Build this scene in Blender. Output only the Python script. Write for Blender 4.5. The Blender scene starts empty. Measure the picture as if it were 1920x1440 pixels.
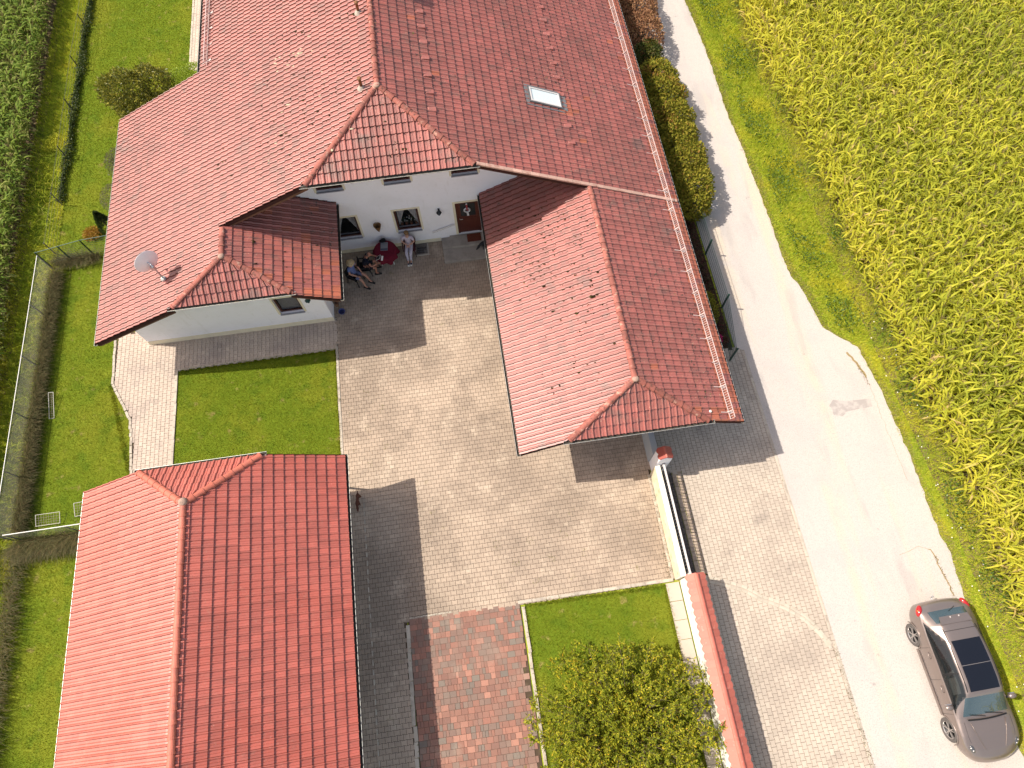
import bpy, bmesh, math, random
import numpy as np
from mathutils import Vector, Matrix, Euler
R = math.radians
rng = np.random.default_rng(7)
random.seed(7)
sc = bpy.context.scene
C = sc.collection

# ------------------------------------------------------------------ camera
CAM = Vector((0.0, 0.0, 24.2))
RT = Vector((0.98947488, -0.14411983, -0.01299783))
UP = Vector((0.13780307, 0.91106353, 0.38855315))
FW = Vector((0.04415636, 0.38625472, -0.92133463))
cd = bpy.data.cameras.new('camera')
cam = bpy.data.objects.new('camera', cd)
C.objects.link(cam)
cd.sensor_fit = 'HORIZONTAL'
cd.sensor_width = 36.0
cd.lens = 1243.887 / 1920 * 36.0
cd.clip_start = 0.1
cd.clip_end = 900
mw = Matrix.Identity(4)
for i in range(3):
    mw[i][0], mw[i][1], mw[i][2], mw[i][3] = RT[i], UP[i], -FW[i], CAM[i]
cam.matrix_world = mw
sc.camera = cam

# ------------------------------------------------------------------ world, sun, exposure
SUN = Vector((-0.781, 0.195, 1.0)).normalized()
world = bpy.data.worlds.new('World')
sc.world = world
world.use_nodes = True
wn = world.node_tree
bg = wn.nodes['Background']
sky = wn.nodes.new('ShaderNodeTexSky')
sky.sky_type = 'NISHITA'
sky.sun_disc = False
sky.sun_elevation = math.asin(SUN.z)
sky.sun_rotation = math.atan2(SUN.x, SUN.y)
sky.altitude = 400
sky.air_density = 1.0
sky.dust_density = 2.0
wmx = wn.nodes.new('ShaderNodeMix'); wmx.data_type = 'RGBA'; wmx.blend_type = 'MULTIPLY'   # white balance of the sky light: warm
wmx.inputs[0].default_value = 1.0
wmx.inputs[7].default_value = (1.22, 0.985, 0.76, 1)
wn.links.new(sky.outputs[0], wmx.inputs[6])
wn.links.new(wmx.outputs[2], bg.inputs[0])
bg.inputs[1].default_value = 0.15
sd = bpy.data.lights.new('sun', 'SUN')
sd.energy = 3.35
sd.angle = R(0.5)
sd.color = (1.0, 0.935, 0.83)
sun = bpy.data.objects.new('sun', sd)
C.objects.link(sun)
sun.location = SUN * 60
sun.rotation_euler = (-SUN).to_track_quat('-Z', 'Y').to_euler()
sc.view_settings.view_transform = 'Standard'
sc.view_settings.look = 'None'
sc.view_settings.exposure = 0.92
sc.view_settings.gamma = 1.0
sc.view_settings.use_curve_mapping = False
sc.render.engine = 'CYCLES'

# ------------------------------------------------------------------ object helpers
def tag(o, label=None, cat=None, group=None, kind=None):
    if label: o['label'] = label
    if cat: o['category'] = cat
    if group: o['group'] = group
    if kind: o['kind'] = kind
    return o

def empty(name, loc=(0, 0, 0), rz=0.0, label=None, cat=None, group=None, kind=None):
    o = bpy.data.objects.new(name, None)
    o.empty_display_size = 0.2
    C.objects.link(o)
    o.location = loc
    o.rotation_euler = (0, 0, rz)
    return tag(o, label, cat, group, kind)

def link(name, me, parent=None, loc=None, rot=None):
    o = bpy.data.objects.new(name, me)
    C.objects.link(o)
    if parent is not None: o.parent = parent
    if loc is not None: o.location = loc
    if rot is not None: o.rotation_euler = rot
    return o

def copy_tree(o, parent=None):
    c = o.copy()
    C.objects.link(c)
    c.parent = parent
    for ch in list(o.children):
        copy_tree(ch, c)
    return c

def setmats(me, mats):
    for m in (mats if isinstance(mats, (list, tuple)) else [mats]):
        me.materials.append(m)

def mesh_np(name, V, F, mats, tint=None, midx=None, smooth=False):
    """big meshes straight from arrays: V (n,3), F (m,k)"""
    V = np.ascontiguousarray(V, dtype=np.float32)
    F = np.ascontiguousarray(F, dtype=np.int32)
    me = bpy.data.meshes.new(name)
    m, k = F.shape
    me.vertices.add(len(V))
    me.vertices.foreach_set('co', V.ravel())
    me.loops.add(m * k)
    me.loops.foreach_set('vertex_index', F.ravel())
    me.polygons.add(m)
    me.polygons.foreach_set('loop_start', np.arange(0, m * k, k, dtype=np.int32))
    if midx is not None:
        me.polygons.foreach_set('material_index', np.ascontiguousarray(midx, dtype=np.int32))
    me.polygons.foreach_set('use_smooth', np.full(m, bool(smooth)))
    setmats(me, mats)
    if tint is not None:
        a = me.attributes.new('tint', 'FLOAT', 'FACE')
        a.data.foreach_set('value', np.ascontiguousarray(tint, dtype=np.float32))
    me.update(calc_edges=True)
    return me

class MB:
    """collects shapes for one mesh object"""
    def __init__(s, o=(0, 0, 0)):
        s.v = []; s.f = []; s.m = []; s.cur = 0
        s.o = Vector(o)
    def add(s, vs, fs, M=None):
        b = len(s.v)
        for p in vs:
            p = Vector(p)
            if M is not None: p = M @ p
            s.v.append(p)
        for f in fs:
            s.f.append([b + i for i in f]); s.m.append(s.cur)
        return s
    def box(s, x0, x1, y0, y1, z0, z1, M=None):
        vs = [(x0, y0, z0), (x1, y0, z0), (x1, y1, z0), (x0, y1, z0), (x0, y0, z1), (x1, y0, z1), (x1, y1, z1), (x0, y1, z1)]
        fs = [(0, 3, 2, 1), (4, 5, 6, 7), (0, 1, 5, 4), (1, 2, 6, 5), (2, 3, 7, 6), (3, 0, 4, 7)]
        return s.add(vs, fs, M)
    def beam(s, a, b, w, h, upv=(0, 0, 1)):
        a = Vector(a); b = Vector(b); d = (b - a); L = d.length; d.normalize()
        u = Vector(upv)
        x = d.cross(u)
        if x.length < 1e-4: x = d.cross(Vector((1, 0, 0)))
        x.normalize(); u = x.cross(d)
        vs = []
        for p in (a, b):
            for sx, sz in ((-1, -1), (1, -1), (1, 1), (-1, 1)):
                vs.append(p + x * (sx * w / 2) + u * (sz * h / 2))
        return s.add(vs, [(0, 3, 2, 1), (4, 5, 6, 7), (0, 1, 5, 4), (1, 2, 6, 5), (2, 3, 7, 6), (3, 0, 4, 7)])
    def prism(s, poly, z0, z1):
        n = len(poly)
        vs = [(p[0], p[1], z0 if not callable(z0) else z0(*p[:2])) for p in poly] + [(p[0], p[1], z1 if not callable(z1) else z1(*p[:2])) for p in poly]
        a = sum(poly[i][0] * poly[(i + 1) % n][1] - poly[(i + 1) % n][0] * poly[i][1] for i in range(n))
        fs = [tuple(range(n - 1, -1, -1)), tuple(range(n, 2 * n))] + [(i, (i + 1) % n, n + (i + 1) % n, n + i) for i in range(n)]
        if a < 0: fs = [tuple(reversed(f)) for f in fs]
        return s.add(vs, fs)
    def xz(s, poly, y0, y1):
        """polygon in x,z pushed along y"""
        n = len(poly)
        vs = [(p[0], y0, p[1]) for p in poly] + [(p[0], y1, p[1]) for p in poly]
        a = sum(poly[i][0] * poly[(i + 1) % n][1] - poly[(i + 1) % n][0] * poly[i][1] for i in range(n))
        fs = [tuple(range(n)), tuple(range(2 * n - 1, n - 1, -1))] + [(i, n + i, n + (i + 1) % n, (i + 1) % n) for i in range(n)]
        if a < 0: fs = [tuple(reversed(f)) for f in fs]
        return s.add(vs, fs)
    def tube(s, path, r, n=6, cap=True):
        P = [Vector(p) for p in path]
        rr = r if isinstance(r, (list, tuple)) else [r] * len(P)
        b = len(s.v)
        prev = None
        for i, p in enumerate(P):
            t = (P[min(i + 1, len(P) - 1)] - P[max(i - 1, 0)]).normalized()
            if prev is None:
                x = t.cross(Vector((0, 0, 1)))
                if x.length < 0.05: x = t.cross(Vector((0, 1, 0)))
            else:
                x = prev - t * prev.dot(t)
            x.normalize(); prev = x
            y = t.cross(x)
            for k in range(n):
                a = 2 * math.pi * k / n
                s.v.append(p + x * (rr[i] * math.cos(a)) + y * (rr[i] * math.sin(a)))
        for i in range(len(P) - 1):
            for k in range(n):
                s.f.append([b + i * n + k, b + i * n + (k + 1) % n, b + (i + 1) * n + (k + 1) % n, b + (i + 1) * n + k]); s.m.append(s.cur)
        if cap:
            s.f.append([b + k for k in range(n)][::-1]); s.m.append(s.cur)
            s.f.append([b + (len(P) - 1) * n + k for k in range(n)]); s.m.append(s.cur)
        return s
    def lathe(s, prof, n=16, M=None, cap=True):
        b = len(s.v)
        for r, z in prof:
            for k in range(n):
                a = 2 * math.pi * k / n
                p = Vector((r * math.cos(a), r * math.sin(a), z))
                s.v.append(M @ p if M is not None else p)
        for i in range(len(prof) - 1):
            for k in range(n):
                s.f.append([b + i * n + k, b + i * n + (k + 1) % n, b + (i + 1) * n + (k + 1) % n, b + (i + 1) * n + k]); s.m.append(s.cur)
        if cap:
            s.f.append([b + k for k in range(n)][::-1]); s.m.append(s.cur)
            s.f.append([b + (len(prof) - 1) * n + k for k in range(n)]); s.m.append(s.cur)
        return s
    def ball(s, c, r, n=10, m=6, sc3=(1, 1, 1), M=None):
        T = Matrix.Translation(Vector(c)) @ (M.to_4x4() if M is not None else Matrix.Identity(4)) @ Matrix.Diagonal((sc3[0], sc3[1], sc3[2], 1))
        prof = [(max(1e-4, r * math.sin(math.pi * i / m)), -r * math.cos(math.pi * i / m)) for i in range(m + 1)]
        return s.lathe(prof, n, T, cap=False)
    def mesh(s, name, mats, smooth=False):
        me = bpy.data.meshes.new(name)
        me.from_pydata([tuple(p - s.o) for p in s.v], [], s.f)
        setmats(me, mats)
        me.polygons.foreach_set('material_index', s.m)
        me.polygons.foreach_set('use_smooth', [bool(smooth)] * len(s.f))
        me.update()
        return me
    def build(s, name, mats, parent=None, smooth=False, **kw):
        o = link(name, s.mesh(name, mats, smooth), parent)
        if kw: tag(o, **kw)
        return o

def bevel(o, w, seg=2):
    bm = bmesh.new(); bm.from_mesh(o.data)
    bmesh.ops.bevel(bm, geom=bm.edges[:], offset=w, segments=seg, profile=0.6, affect='EDGES', clamp_overlap=True)
    bm.to_mesh(o.data); bm.free()
    return o

def evaluated(o):
    dg = bpy.context.evaluated_depsgraph_get()
    dg.update()
    me = bpy.data.meshes.new_from_object(o.evaluated_get(dg))
    return me

def skin(verts, edges, radii, lv=1, root=0):
    me = bpy.data.meshes.new('skin_tmp')
    me.from_pydata(verts, edges, [])
    o = bpy.data.objects.new('skin_tmp', me)
    C.objects.link(o)
    o.modifiers.new('s', 'SKIN').use_smooth_shade = True
    for i, d in enumerate(me.skin_vertices[0].data):
        r = radii[i]
        d.radius = (r, r) if not isinstance(r, tuple) else r
        d.use_root = (i == root)
    sm = o.modifiers.new('u', 'SUBSURF'); sm.levels = lv; sm.render_levels = lv
    out = evaluated(o)
    bpy.data.objects.remove(o); bpy.data.meshes.remove(me)
    for p in out.polygons: p.use_smooth = True
    out.materials.clear()
    return out

def in_poly(x, y, poly):
    x = np.asarray(x); y = np.asarray(y)
    ins = np.zeros(x.shape, bool)
    n = len(poly)
    for i in range(n):
        x0, y0 = poly[i][:2]; x1, y1 = poly[(i + 1) % n][:2]
        if y0 == y1: continue
        c = ((y0 > y) != (y1 > y)) & (x < (x1 - x0) * (y - y0) / (y1 - y0) + x0)
        ins ^= c
    return ins

def project(P):
    """pixel (of 1920x1440) and pixels per metre, for choosing which pieces are nearest"""
    d = np.asarray(P) - np.array(CAM)
    w = d @ np.array(FW)
    return 960 + 1243.887 * (d @ np.array(RT)) / w, 720 - 1243.887 * (d @ np.array(UP)) / w, 1243.887 / w

# ------------------------------------------------------------------ materials
def mk(name, base, rough=0.8, spec=0.4, layers=(), tint=0.0, bump=None, metal=0.0, coat=0.0, trans=0.0, tint2=None,
       coord='pos', alpha=None, fresh=None, sheen=0.0):
    m = bpy.data.materials.new(name)
    m.use_nodes = True
    nt = m.node_tree; N = nt.nodes; Lk = nt.links
    bs = N['Principled BSDF']; out = N['Material Output']
    bs.inputs['Roughness'].default_value = rough
    bs.inputs['Specular IOR Level'].default_value = spec
    bs.inputs['Metallic'].default_value = metal
    bs.inputs['Coat Weight'].default_value = coat
    bs.inputs['Coat Roughness'].default_value = 0.05
    if coord == 'pos':
        co = N.new('ShaderNodeNewGeometry').outputs['Position']
    else:
        co = N.new('ShaderNodeTexCoord').outputs['Object']
    def noise(scale, detail=3.0, stretch=None, rough_=0.55):
        v = co
        if stretch:
            mp = N.new('ShaderNodeMapping'); mp.inputs['Scale'].default_value = stretch
            Lk.new(co, mp.inputs['Vector']); v = mp.outputs[0]
        t = N.new('ShaderNodeTexNoise')
        t.inputs['Scale'].default_value = scale; t.inputs['Detail'].default_value = detail; t.inputs['Roughness'].default_value = rough_
        Lk.new(v, t.inputs['Vector'])
        return t.outputs['Fac']
    def ramp(sock, lo, hi):
        r = N.new('ShaderNodeMapRange'); r.interpolation_type = 'SMOOTHSTEP'
        r.inputs['From Min'].default_value = lo; r.inputs['From Max'].default_value = hi
        Lk.new(sock, r.inputs['Value']); return r.outputs[0]
    def math_(op, a, b):
        q = N.new('ShaderNodeMath'); q.operation = op
        for i, z in enumerate((a, b)):
            if isinstance(z, (int, float)): q.inputs[i].default_value = z
            else: Lk.new(z, q.inputs[i])
        return q.outputs[0]
    def mix(fac, a, b, mode='MIX'):
        q = N.new('ShaderNodeMix'); q.data_type = 'RGBA'; q.blend_type = mode
        for sk, z in ((q.inputs[0], fac), (q.inputs[6], a), (q.inputs[7], b)):
            if isinstance(z, (int, float)): sk.default_value = z
            elif isinstance(z, (tuple, list)): sk.default_value = (*z[:3], 1.0)
            else: Lk.new(z, sk)
        return q.outputs[2]
    col = base
    tsock = None
    if tint or tint2 or fresh:
        a1 = N.new('ShaderNodeAttribute'); a1.attribute_name = 'tint'; a1.attribute_type = 'GEOMETRY'
        a2 = N.new('ShaderNodeAttribute'); a2.attribute_name = 'tint'; a2.attribute_type = 'OBJECT'
        tsock = math_('ADD', a1.outputs['Fac'], a2.outputs['Fac'])
        fsock = math_('GREATER_THAN', tsock, 1.5)
        tsock = math_('FRACT', tsock, 0.0)
    if tint2:
        cr = N.new('ShaderNodeValToRGB')
        els = cr.color_ramp.elements
        while len(els) < len(tint2): els.new(0.5)
        for i, c in enumerate(tint2):
            els[i].position = i / (len(tint2) - 1); els[i].color = (*c, 1)
        Lk.new(tsock, cr.inputs[0]); col = cr.outputs[0]
    for l in layers:
        f = ramp(noise(l['s'], l.get('d', 4.0), l.get('st'), l.get('r', 0.55)), l['lo'], l['hi'])
        if 'mask' in l:
            f = math_('MULTIPLY', f, ramp(noise(l['mask'][0], 2.0), l['mask'][1], l['mask'][2]))
        f = math_('MULTIPLY', f, l.get('a', 1.0))
        col = mix(f, col, l['c'], l.get('mode', 'MIX'))
    if fresh:
        col = mix(math_('MULTIPLY', fsock, 0.6), col, fresh)
    if tint:
        mr = N.new('ShaderNodeMapRange'); mr.inputs['To Min'].default_value = 1 - tint; mr.inputs['To Max'].default_value = 1 + tint
        Lk.new(tsock, mr.inputs['Value'])
        cb = N.new('ShaderNodeCombineColor')
        for i in range(3): Lk.new(mr.outputs[0], cb.inputs[i])
        col = mix(1.0, col, cb.outputs[0], 'MULTIPLY')
    if isinstance(col, (tuple, list)): bs.inputs['Base Color'].default_value = (*col[:3], 1)
    else: Lk.new(col, bs.inputs['Base Color'])
    if bump:
        for bp in (bump if isinstance(bump, list) else [bump]):
            b = N.new('ShaderNodeBump'); b.inputs['Strength'].default_value = bp[1]; b.inputs['Distance'].default_value = bp[2] if len(bp) > 2 else 0.02
            Lk.new(noise(bp[0], 4.0), b.inputs['Height'])
            if bs.inputs['Normal'].is_linked: Lk.new(bs.inputs['Normal'].links[0].from_socket, b.inputs['Normal'])
            Lk.new(b.outputs[0], bs.inputs['Normal'])
    last = bs.outputs[0]
    if trans:
        tr = N.new('ShaderNodeBsdfTranslucent'); mx = N.new('ShaderNodeMixShader'); mx.inputs[0].default_value = trans
        if isinstance(col, (tuple, list)): tr.inputs[0].default_value = (*col[:3], 1)
        else: Lk.new(col, tr.inputs[0])
        Lk.new(last, mx.inputs[1]); Lk.new(tr.outputs[0], mx.inputs[2]); last = mx.outputs[0]
    if alpha is not None:
        tp = N.new('ShaderNodeBsdfTransparent'); mx = N.new('ShaderNodeMixShader'); mx.inputs[0].default_value = alpha
        Lk.new(tp.outputs[0], mx.inputs[1]); Lk.new(last, mx.inputs[2]); last = mx.outputs[0]
    Lk.new(last, out.inputs[0])
    return m

def LY(s, c, lo, hi, a=1.0, **k): return dict(s=s, c=c, lo=lo, hi=hi, a=a, **k)

TILE_HOUSE = mk('aged_red_roof_tile', (0.325, 0.093, 0.074), 0.48, 0.9, tint=0.17, bump=(60, 0.25, 0.01), fresh=(0.42, 0.115, 0.045), layers=[
    LY(0.35, (0.255, 0.078, 0.06), 0.42, 0.62, 0.8, d=5), LY(2.6, (0.19, 0.085, 0.066), 0.5, 0.70, 0.65, d=6), LY(14, (0.42, 0.22, 0.17), 0.56, 0.7, 0.35),
    LY(0.9, (0.15, 0.085, 0.068), 0.57, 0.70, 0.75, d=6, mask=(0.22, 0.46, 0.6)), LY(8.0, (0.045, 0.032, 0.018), 0.615, 0.66, 0.95, mask=(0.30, 0.50, 0.58)), LY(13.0, (0.04, 0.03, 0.018), 0.64, 0.69, 0.9, mask=(0.55, 0.50, 0.58)), LY(6.0, (0.16, 0.125, 0.02), 0.665, 0.70, 0.85, mask=(0.5, 0.55, 0.62)),
    LY(17, (0.5, 0.40, 0.27), 0.64, 0.70, 0.65, mask=(0.6, 0.5, 0.6))])
TILE_GARAGE = mk('bright_red_roof_tile', (0.43, 0.106, 0.076), 0.44, 0.9, tint=0.14, bump=(60, 0.2, 0.01), fresh=(0.47, 0.115, 0.03), layers=[
    LY(0.5, (0.39, 0.085, 0.055), 0.45, 0.65, 0.7), LY(2.2, (0.33, 0.09, 0.065), 0.52, 0.7, 0.6, d=6), LY(9, (0.42, 0.17, 0.12), 0.55, 0.72, 0.4), LY(11, (0.07, 0.03, 0.02), 0.74, 0.78, 0.8), LY(20, (0.6, 0.36, 0.3), 0.67, 0.72, 0.6, mask=(0.9, 0.45, 0.6))])
LAP_HOUSE = mk('shaded_tile_lap', (0.17, 0.056, 0.042), 0.8, 0.2, tint=0.2, layers=[LY(5, (0.10, 0.045, 0.034), 0.45, 0.65, 0.7)])  # darker tile colour: shade of the laps and front edges painted in
LAP_GARAGE = mk('shaded_garage_tile_lap', (0.27, 0.062, 0.04), 0.8, 0.2, tint=0.2, layers=[LY(5, (0.18, 0.05, 0.035), 0.45, 0.65, 0.7)])  # same painted shade lines for the garage tiles
CAP_HOUSE = mk('mortared_ridge_clay', (0.315, 0.105, 0.08), 0.75, 0.3, tint=0.24, bump=(30, 0.5, 0.02), layers=[
    LY(2, (0.22, 0.085, 0.068), 0.45, 0.62, 0.7), LY(6, (0.50, 0.33, 0.25), 0.56, 0.70, 0.6), LY(8, (0.09, 0.05, 0.038), 0.56, 0.68, 0.75)])
CAP_PALE = mk('pale_verge_clay', (0.52, 0.33, 0.265), 0.75, 0.3, tint=0.15, layers=[LY(4, (0.36, 0.17, 0.13), 0.5, 0.68, 0.7)])
CAP_GARAGE = mk('garage_ridge_clay', (0.46, 0.13, 0.085), 0.6, 0.4, tint=0.12, bump=(30, 0.3, 0.02), layers=[LY(5, (0.30, 0.10, 0.08), 0.5, 0.7, 0.6)])
MORTAR = mk('ridge_mortar', (0.36, 0.24, 0.19), 0.9, 0.2, bump=(40, 0.6, 0.02), layers=[LY(8, (0.2, 0.15, 0.12), 0.5, 0.7, 0.6)])
WOOD_DARK = mk('dark_brown_wood', (0.06, 0.028, 0.02), 0.6, 0.3, layers=[LY(4, (0.09, 0.05, 0.03), 0.4, 0.7, 0.6, st=(1, 8, 8))])
WOOD_MID = mk('verge_board_wood', (0.15, 0.075, 0.045), 0.7, 0.3, layers=[LY(5, (0.09, 0.045, 0.03), 0.4, 0.7, 0.6)])
DECK = mk('roof_underlay', (0.05, 0.022, 0.018), 0.9, 0.1)
PLASTER = mk('white_plaster', (0.89, 0.865, 0.885), 0.9, 0.2, bump=(45, 0.35, 0.01), layers=[LY(0.9, (0.80, 0.77, 0.77), 0.45, 0.7, 0.5), LY(6, (0.70, 0.67, 0.64), 0.55, 0.75, 0.3), LY(2.0, (0.60, 0.56, 0.50), 0.58, 0.76, 0.2, d=6, st=(2.5, 2.5, .5))])
CREAM = mk('cream_trim', (0.76, 0.68, 0.50), 0.85, 0.2, layers=[LY(3, (0.66, 0.58, 0.44), 0.45, 0.7, 0.5)])
ZINC = mk('weathered_zinc', (0.60, 0.61, 0.58), 0.45, 0.5, metal=0.5, layers=[LY(4, (0.42, 0.43, 0.40), 0.45, 0.65, 0.7)])
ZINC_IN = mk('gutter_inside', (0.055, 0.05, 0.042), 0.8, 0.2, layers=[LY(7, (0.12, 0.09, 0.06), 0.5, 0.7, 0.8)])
WIN_BROWN = mk('brown_window_frame', (0.075, 0.024, 0.017), 0.45, 0.4)
SILL = mk('grey_stone_sill', (0.36, 0.35, 0.38), 0.6, 0.4, layers=[LY(12, (0.26, 0.25, 0.28), 0.45, 0.65, 0.6)])
GLASS = mk('window_glass', (0.012, 0.014, 0.016), 0.03, 0.6, alpha=0.22)
SNOW_METAL = mk('pinkish_galvanised_metal', (0.60, 0.47, 0.44), 0.5, 0.4, metal=0.2)
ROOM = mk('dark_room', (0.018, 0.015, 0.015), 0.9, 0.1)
CURTAIN = mk('white_net_curtain', (0.75, 0.73, 0.74), 0.9, 0.1, layers=[LY(3, (0.42, 0.41, 0.44), 0.4, 0.6, 0.7, st=(14, 1, 1))])
SKYLIGHT_GLASS = mk('skylight_blind_glass', (0.62, 0.70, 0.72), 0.08, 0.6, coat=0.6, layers=[LY(1.6, (0.70, 0.70, 0.62), 0.45, 0.6, 0.7)])
GREY_METAL = mk('grey_painted_metal', (0.20, 0.195, 0.20), 0.45, 0.5, metal=0.3)
PALE_METAL = mk('pale_galvanised_metal', (0.66, 0.62, 0.60), 0.5, 0.5, metal=0.2)
STEEL = mk('brushed_steel', (0.55, 0.55, 0.57), 0.35, 0.5, metal=0.8)
GREEN_METAL = mk('dark_green_coated_metal', (0.012, 0.045, 0.032), 0.45, 0.4)
GREEN_PALE = mk('grey_green_coated_wire', (0.12, 0.19, 0.16), 0.5, 0.4)
WHITE_PAINT = mk('white_paint', (0.80, 0.78, 0.72), 0.6, 0.3)
BLACK_IRON = mk('black_iron', (0.018, 0.018, 0.02), 0.5, 0.4)
PAVER = mk('grey_beige_paver', (0.42, 0.328, 0.25), 0.9, 0.25, tint=0.10, bump=(55, 0.4, 0.006), layers=[
    LY(0.22, (0.275, 0.215, 0.165), 0.41, 0.59, 0.85, d=7, r=.6), LY(0.7, (0.25, 0.195, 0.15), 0.47, 0.68, 0.65, d=8, r=.65), LY(1.1, (0.53, 0.43, 0.33), 0.52, 0.70, 0.6, d=8, r=.65),
    LY(2.6, (0.19, 0.17, 0.06), 0.64, 0.72, 0.45, mask=(0.5, 0.5, 0.62)), LY(12, (0.28, 0.22, 0.18), 0.52, 0.72, 0.4)])
PAVER_DRIVE = mk('pale_grey_paver', (0.475, 0.40, 0.325), 0.9, 0.25, tint=0.09, bump=(55, 0.4, 0.006), layers=[
    LY(0.35, (0.365, 0.305, 0.25), 0.44, 0.64, 0.75, d=7, r=.6), LY(0.9, (0.27, 0.23, 0.195), 0.56, 0.72, 0.55, d=8, r=.65), LY(12, (0.36, 0.30, 0.26), 0.52, 0.72, 0.4)])
PAVER_PATH = mk('cream_grey_paver', (0.47, 0.385, 0.315), 0.9, 0.25, tint=0.10, bump=(55, 0.4, 0.006), layers=[
    LY(0.6, (0.34, 0.28, 0.245), 0.48, 0.64, 0.7, d=6), LY(12, (0.30, 0.245, 0.205), 0.52, 0.72, 0.4)])
JOINT = mk('paver_joint_sand', (0.075, 0.054, 0.037), 1.0, 0.1, layers=[LY(3, (0.12, 0.088, 0.06), 0.45, 0.7, 0.8), LY(1.5, (0.10, 0.11, 0.03), 0.6, 0.72, 0.7)])
PAD = mk('mixed_red_paver', (0.3, 0.14, 0.11), 0.9, 0.25, tint2=[(0.165, 0.14, 0.118), (0.235, 0.135, 0.105), (0.27, 0.135, 0.10), (0.215, 0.115, 0.09), (0.19, 0.16, 0.132), (0.285, 0.135, 0.10), (0.40, 0.205, 0.15)],
         bump=(50, 0.4, 0.006), layers=[LY(0.8, (0.25, 0.17, 0.135), 0.45, 0.7, 0.5), LY(9, (0.2, 0.13, 0.1), 0.5, 0.7, 0.4), LY(1.1, (0.35, 0.27, 0.21), 0.56, 0.7, 0.35)])
KERB = mk('pale_concrete_kerb', (0.45, 0.395, 0.325), 0.9, 0.2, tint=0.1, bump=(30, 0.4, 0.01), layers=[LY(2.5, (0.31, 0.265, 0.22), 0.45, 0.65, 0.7), LY(7, (0.15, 0.13, 0.06), 0.62, 0.7, 0.7)])
KERB_PALE = mk('pale_granite_kerb', (0.47, 0.41, 0.335), 0.9, 0.2, tint=0.1, bump=(30, 0.4, 0.01), layers=[LY(3, (0.42, 0.37, 0.30), 0.45, 0.65, 0.7)])
SLAB = mk('smooth_concrete_slab', (0.42, 0.365, 0.305), 0.85, 0.25, tint=0.08, bump=(20, 0.3, 0.005), layers=[LY(1.7, (0.38, 0.33, 0.29), 0.45, 0.68, 0.6)])
STEP = mk('grey_stone_step', (0.33, 0.29, 0.25), 0.8, 0.3, bump=(40, 0.3, 0.005), layers=[LY(3, (0.25, 0.22, 0.19), 0.42, 0.66, 0.8)])
ROAD = mk('pale_worn_asphalt', (0.485, 0.435, 0.397), 0.92, 0.25, bump=[(120, 0.5, 0.006), (9, 0.3, 0.01)], layers=[
    LY(0.5, (0.55, 0.45, 0.34), 0.50, 0.68, 0.85, st=(1.9, 0.16, 1), d=5), LY(0.9, (0.36, 0.325, 0.31), 0.54, 0.68, 0.6, st=(1.5, 0.3, 1), d=6), LY(0.8, (0.45, 0.405, 0.38), 0.48, 0.68, 0.75, d=6), LY(26, (0.33, 0.295, 0.27), 0.50, 0.66, 0.75), LY(5, (0.43, 0.385, 0.35), 0.5, 0.7, 0.6, d=6), LY(70, (0.60, 0.55, 0.50), 0.55, 0.7, 0.6),
    LY(1.9, (0.25, 0.23, 0.22), 0.68, 0.75, 0.6)])
ROAD_PATCH = mk('grey_asphalt_patch', (0.34, 0.305, 0.285), 0.95, 0.2, bump=(90, 0.5, 0.006), layers=[LY(3, (0.44, 0.395, 0.365), 0.42, 0.62, 0.95), LY(30, (0.32, 0.29, 0.27), 0.5, 0.7, 0.5)])
CRACK = mk('dry_moss_in_crack', (0.27, 0.21, 0.10), 1.0, 0.1, layers=[LY(6, (0.30, 0.22, 0.12), 0.45, 0.6, 0.9)])
GRAVEL = mk('dark_grey_gravel', (0.16, 0.135, 0.12), 0.95, 0.2, tint=0.5)
GROUND = mk('meadow_ground', (0.32, 0.35, 0.04), 1.0, 0.1, bump=(12, 0.6, 0.05), layers=[
    LY(0.5, (0.23, 0.31, 0.03), 0.42, 0.62, 0.8, d=6), LY(1.2, (0.38, 0.32, 0.10), 0.55, 0.7, 0.7), LY(1.0, (0.38, 0.26, 0.17), 0.64, 0.72, 0.8), LY(9, (0.13, 0.18, 0.02), 0.45, 0.7, 0.6)])
LAWN = mk('mown_lawn_ground', (0.125, 0.175, 0.013), 1.0, 0.1, bump=(70, 0.25, 0.02), layers=[
    LY(0.30, (0.195, 0.21, 0.02), 0.42, 0.62, 0.8, d=6), LY(1.4, (0.09, 0.145, 0.012), 0.48, 0.68, 0.7), LY(2.2, (0.32, 0.26, 0.09), 0.60, 0.74, 0.7), LY(22, (0.10, 0.15, 0.01), 0.45, 0.7, 0.5)])
SOIL = mk('field_soil', (0.17, 0.125, 0.07), 1.0, 0.1, bump=(10, 0.6, 0.05), layers=[LY(2.0, (0.065, 0.045, 0.03), 0.42, 0.62, 0.8)])
BED_SOIL = mk('bed_soil', (0.05, 0.034, 0.024), 1.0, 0.1, bump=(14, 0.6, 0.05), layers=[LY(3.0, (0.075, 0.055, 0.03), 0.42, 0.62, 0.8)])
BLADE = mk('lawn_blade', (0.1, 0.15, 0.02), 0.8, 0.08, trans=0.35, tint2=[(0.125, 0.177, 0.010), (0.181, 0.230, 0.012), (0.250, 0.274, 0.018), (0.350, 0.291, 0.048)], layers=[
    LY(0.30, (0.255, 0.255, 0.018), 0.45, 0.66, 0.7, d=7), LY(1.4, (0.095, 0.155, 0.008), 0.5, 0.68, 0.6, d=6), LY(2.2, (0.34, 0.26, 0.10), 0.59, 0.74, 0.7, d=6)])
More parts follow.
